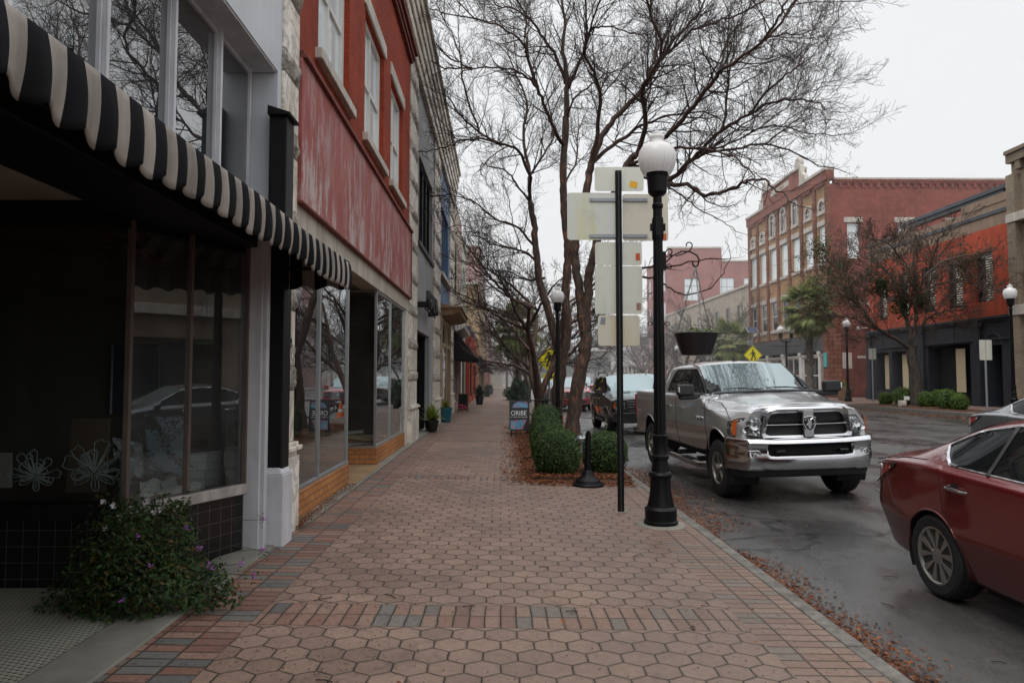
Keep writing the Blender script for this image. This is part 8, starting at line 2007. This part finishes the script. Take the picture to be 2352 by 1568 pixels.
panel('cardboard_sheet', 'tall brown cardboard panel behind the large outlined peony', 'cardboard', [(690, 85), (1050, 85), (1010, 790), (620, 790)], 5.85, 'card_brown')
panel('blue_board', 'pale blue foam board leaning in the slanted display window', 'board', [(1390, 190), (1770, 190), (1800, 655), (1425, 560)], 6.35, 'board_blue')
panel('paisley_cloth', 'white and indigo paisley cloth draped over the pale blue board', 'cloth', [(1480, 62), (1790, 66), (1745, 230), (1640, 310), (1560, 200)], 6.32, 'paisley')
panel('wood_panel', 'brown wooden panel standing behind the white tile sample', 'wood panel', [(1810, 60), (2050, 60), (2045, 420), (1840, 420)], 6.9, 'cardboard')
panel('tile_sample', 'white subway tile sample board standing on the display floor', 'tile sample', [(1800, 415), (2133, 392), (2140, 735), (1815, 760)], 6.6, 'tile_board')
panel('cardboard_flap', 'folded brown cardboard lying under the pale blue board', 'cardboard', [(1600, 585), (1800, 650), (1790, 720), (1640, 720)], 6.1, 'cardboard')
panel('papers', 'grey swatch cards tilted on the display floor', 'papers', [(1540, 690), (1660, 640), (1700, 720), (1560, 760)], 5.95, 'sheet_white')
b = MB(); b.grid(lambda u, v: D(1340 + 620 * u, 690 + 150 * v - 60 * math.sin(u * 7) * .4 - 70 * (1 - abs(2 * u - 1)) * 0 + 15 * math.sin(u * 21 + v * 5), 5.75 + .5 * u + .10 * (1 - v)), 30, 8); tag(b.build('fabric_swatches', 'swatch', smooth='all'), 'crumpled beige patterned fabric swatches on the display floor', 'fabric')
b = MB(); b.grid(lambda u, v: D(1070 + 300 * u + 40 * v * (1 - u), 260 + 340 * v + 60 * u, 5.95 + .06 * noise.noise(Vector((u * 5, v * 5, 2)))), 24, 24); tag(b.build('foil_bag', 'foil', smooth='all'), 'shiny crumpled silver foil bag behind the glass vase', 'bag')
c = D(1170, 850, 5.62); b = MB(); h_ = D(1170, 460, 5.62).z - c.z; r_ = abs(D(1260, 460, 5.62).x - c.x); b.lathe([(r_ * .6, 0), (r_ * .95, h_ * .35), (r_, h_ * .6), (r_ * .7, h_ * .95), (r_ * .75, h_)], (c.x, 5.62, max(c.z, .605)), 20, cap=False)
s_ = N('vase_glass'); M['vase_glass'] = s_.pbr((.16, .18, .18), .12, .3, s_.bump(s_.n('ShaderNodeTexVoronoi', {'Scale': 30., 'Vector': s_.pos()}).outputs[0], 1., .02)); tag(b.build('glass_vase', 'vase_glass', smooth='all'), 'hammered grey glass vase in front of the foil bag', 'vase')
rg = random.Random(9); iv = thing('ivy_garland', 'trailing green ivy garland hanging across the pale blue board', 'garland', D(1560, 300, 6.25)); pth = smooth_path([D(1370, 60, 6.2), D(1450, 130, 6.2), D(1540, 240, 6.25), D(1600, 380, 6.25), D(1680, 470, 6.2), D(1740, 530, 6.15), D(1810, 540, 6.15)], 6) ; pt2 = smooth_path([D(1360, 250, 6.1), D(1400, 400, 6.1), D(1450, 500, 6.05), D(1560, 600, 6.0)], 6)
b = MB(); b.tube(pth, .003, 4); b.tube(pt2, .003, 4); b.build('vine', 'twig', iv); b = MB()
for q in pth + pt2: leaves(b, 5, lambda: (q + rv(rg, .018), (0, -1, .2)), .018, rg)
b.build('leaves', 'leaf_ivy', iv)
t = thing('framed_board', 'big dark framed board standing at the back of the display', 'board', D(1400, -500, 7.3)); b = MB(); p0, p1 = D(1080, -640, 7.3), D(1770, 40, 7.3); b.box(p0.x, p1.x, 7.3, 7.33, p1.z, p0.z); b.build('board', 'pane_blue', t); b = MB(); b.tube([(p0.x, 7.29, p1.z), (p0.x, 7.29, p0.z), (p1.x, 7.29, p0.z), (p1.x, 7.29, p1.z)], .015, 6); b.build('frame', 'zinc', t)
t = thing('hanging_ornament', 'dark orange slatted ornament hanging high in the display window', 'ornament', at(300, 560, 6.4)); b = MB()
for (u_, v_, w_, h_, r_) in ((285, 545, .36, .14, .15), (330, 575, .42, .05, .35), (355, 595, .16, .12, .2)): p = at(u_, v_, 6.4); b.obox(p, (w_, .02, h_), (0, r_, 0))
m_flat('ornament_orange', (.20, .07, .02), .7); b.build('slats', 'ornament_orange', t); b = MB()
for k in range(14): p = at(rg.uniform(240, 375), rg.uniform(520, 600), 6.38); leaves(b, 4, lambda: (p + rv(rg, .02), (0, -1, 0)), .05, rg)
b.build('drape', 'black_paint', t)
# ------------------------------------------------------------------ separate far-apart pieces into parts of their own
def comps(n, pairs):
    p = list(range(n))
    def f(a):
        while p[a] != a: p[a] = p[p[a]]; a = p[a]
        return a
    for a, b_ in pairs:
        ra, rb_ = f(a), f(b_)
        if ra != rb_: p[ra] = rb_
    return [f(i) for i in range(n)]
def pieces(me):
    if len(me.vertices) > 20000: return None
    isl = comps(len(me.vertices), [tuple(e.vertices) for e in me.edges]); ids = {}
    for i, r in enumerate(isl): ids.setdefault(r, []).append(i)
    if len(ids) < 2 or len(ids) > 400: return None
    keys = list(ids); co_ = np.array([tuple(v.co) for v in me.vertices]); lo = np.array([co_[ids[k]].min(0) for k in keys]); hi = np.array([co_[ids[k]].max(0) for k in keys]); size = (hi - lo).max(1)
    gap = np.maximum(0, np.maximum(lo[:, None] - hi[None], lo[None] - hi[:, None])); near = np.sqrt((gap ** 2).sum(2)) <= np.maximum(.02, .5 * np.maximum(size[:, None], size[None]))
    a, b_ = np.nonzero(np.triu(near, 1)); pc = comps(len(keys), list(zip(a.tolist(), b_.tolist()))); u = sorted(set(pc))
    if len(u) < 2: return None
    return [[v for k, q in zip(keys, pc) if q == w_ for v in ids[k]] for w_ in u]
def sub_mesh(me, vs, name):
    vs = sorted(vs); mp = {v: i for i, v in enumerate(vs)}; nm = bpy.data.meshes.new(name); fs = [p for p in me.polygons if p.vertices[0] in mp]
    nm.from_pydata([tuple(me.vertices[v].co) for v in vs], [], [tuple(mp[v] for v in p.vertices) for p in fs])
    for m_ in me.materials: nm.materials.append(m_)
    nm.polygons.foreach_set('material_index', [p.material_index for p in fs]); nm.polygons.foreach_set('use_smooth', [p.use_smooth for p in fs])
    if any(p.use_smooth for p in fs):
        try: nm.set_sharp_from_angle(angle=R(40))
        except Exception: pass
    nm.update(); return nm
users = {}
for o in list(sc.objects):
    if o.type == 'MESH' and o.get('kind') is None and (o.parent is None or o.parent.get('kind') is None): users.setdefault(o.data.name, []).append(o)
nsplit = 0
for dn_, obs in users.items():
    me = bpy.data.meshes[dn_]
    if obs[0].parent is None or obs[0].name.startswith(('end_of', 'pane')): continue
    pcs = pieces(me)
    if not pcs or len(pcs) > 40: continue
    subs = [sub_mesh(me, p, dn_.split('.')[0]) for p in pcs]
    for o in obs:
        o.data = subs[0]
        for sm in subs[1:]:
            c = o.copy(); c.data = sm; COL.objects.link(c); nsplit += 1
print('split', nsplit)
# ------------------------------------------------------------------ thin mist filling the far part of the street
s_ = N('mist'); vs_ = s_.n('ShaderNodeVolumeScatter', {'Color': (.9, .93, .96), 'Density': .0032, 'Anisotropy': .1}); s_.t.links.new(vs_.outputs[0], s_.out.inputs['Volume']); M['mist'] = s_.m
b = MB(); b.box(-80, 120, 31, 300, -.5, 45); o = b.build('mist', 'mist', fix=True); tag(o, 'thin grey winter mist hanging over the far end of the street', 'mist', kind='stuff')
sc.cycles.volume_bounces = 1
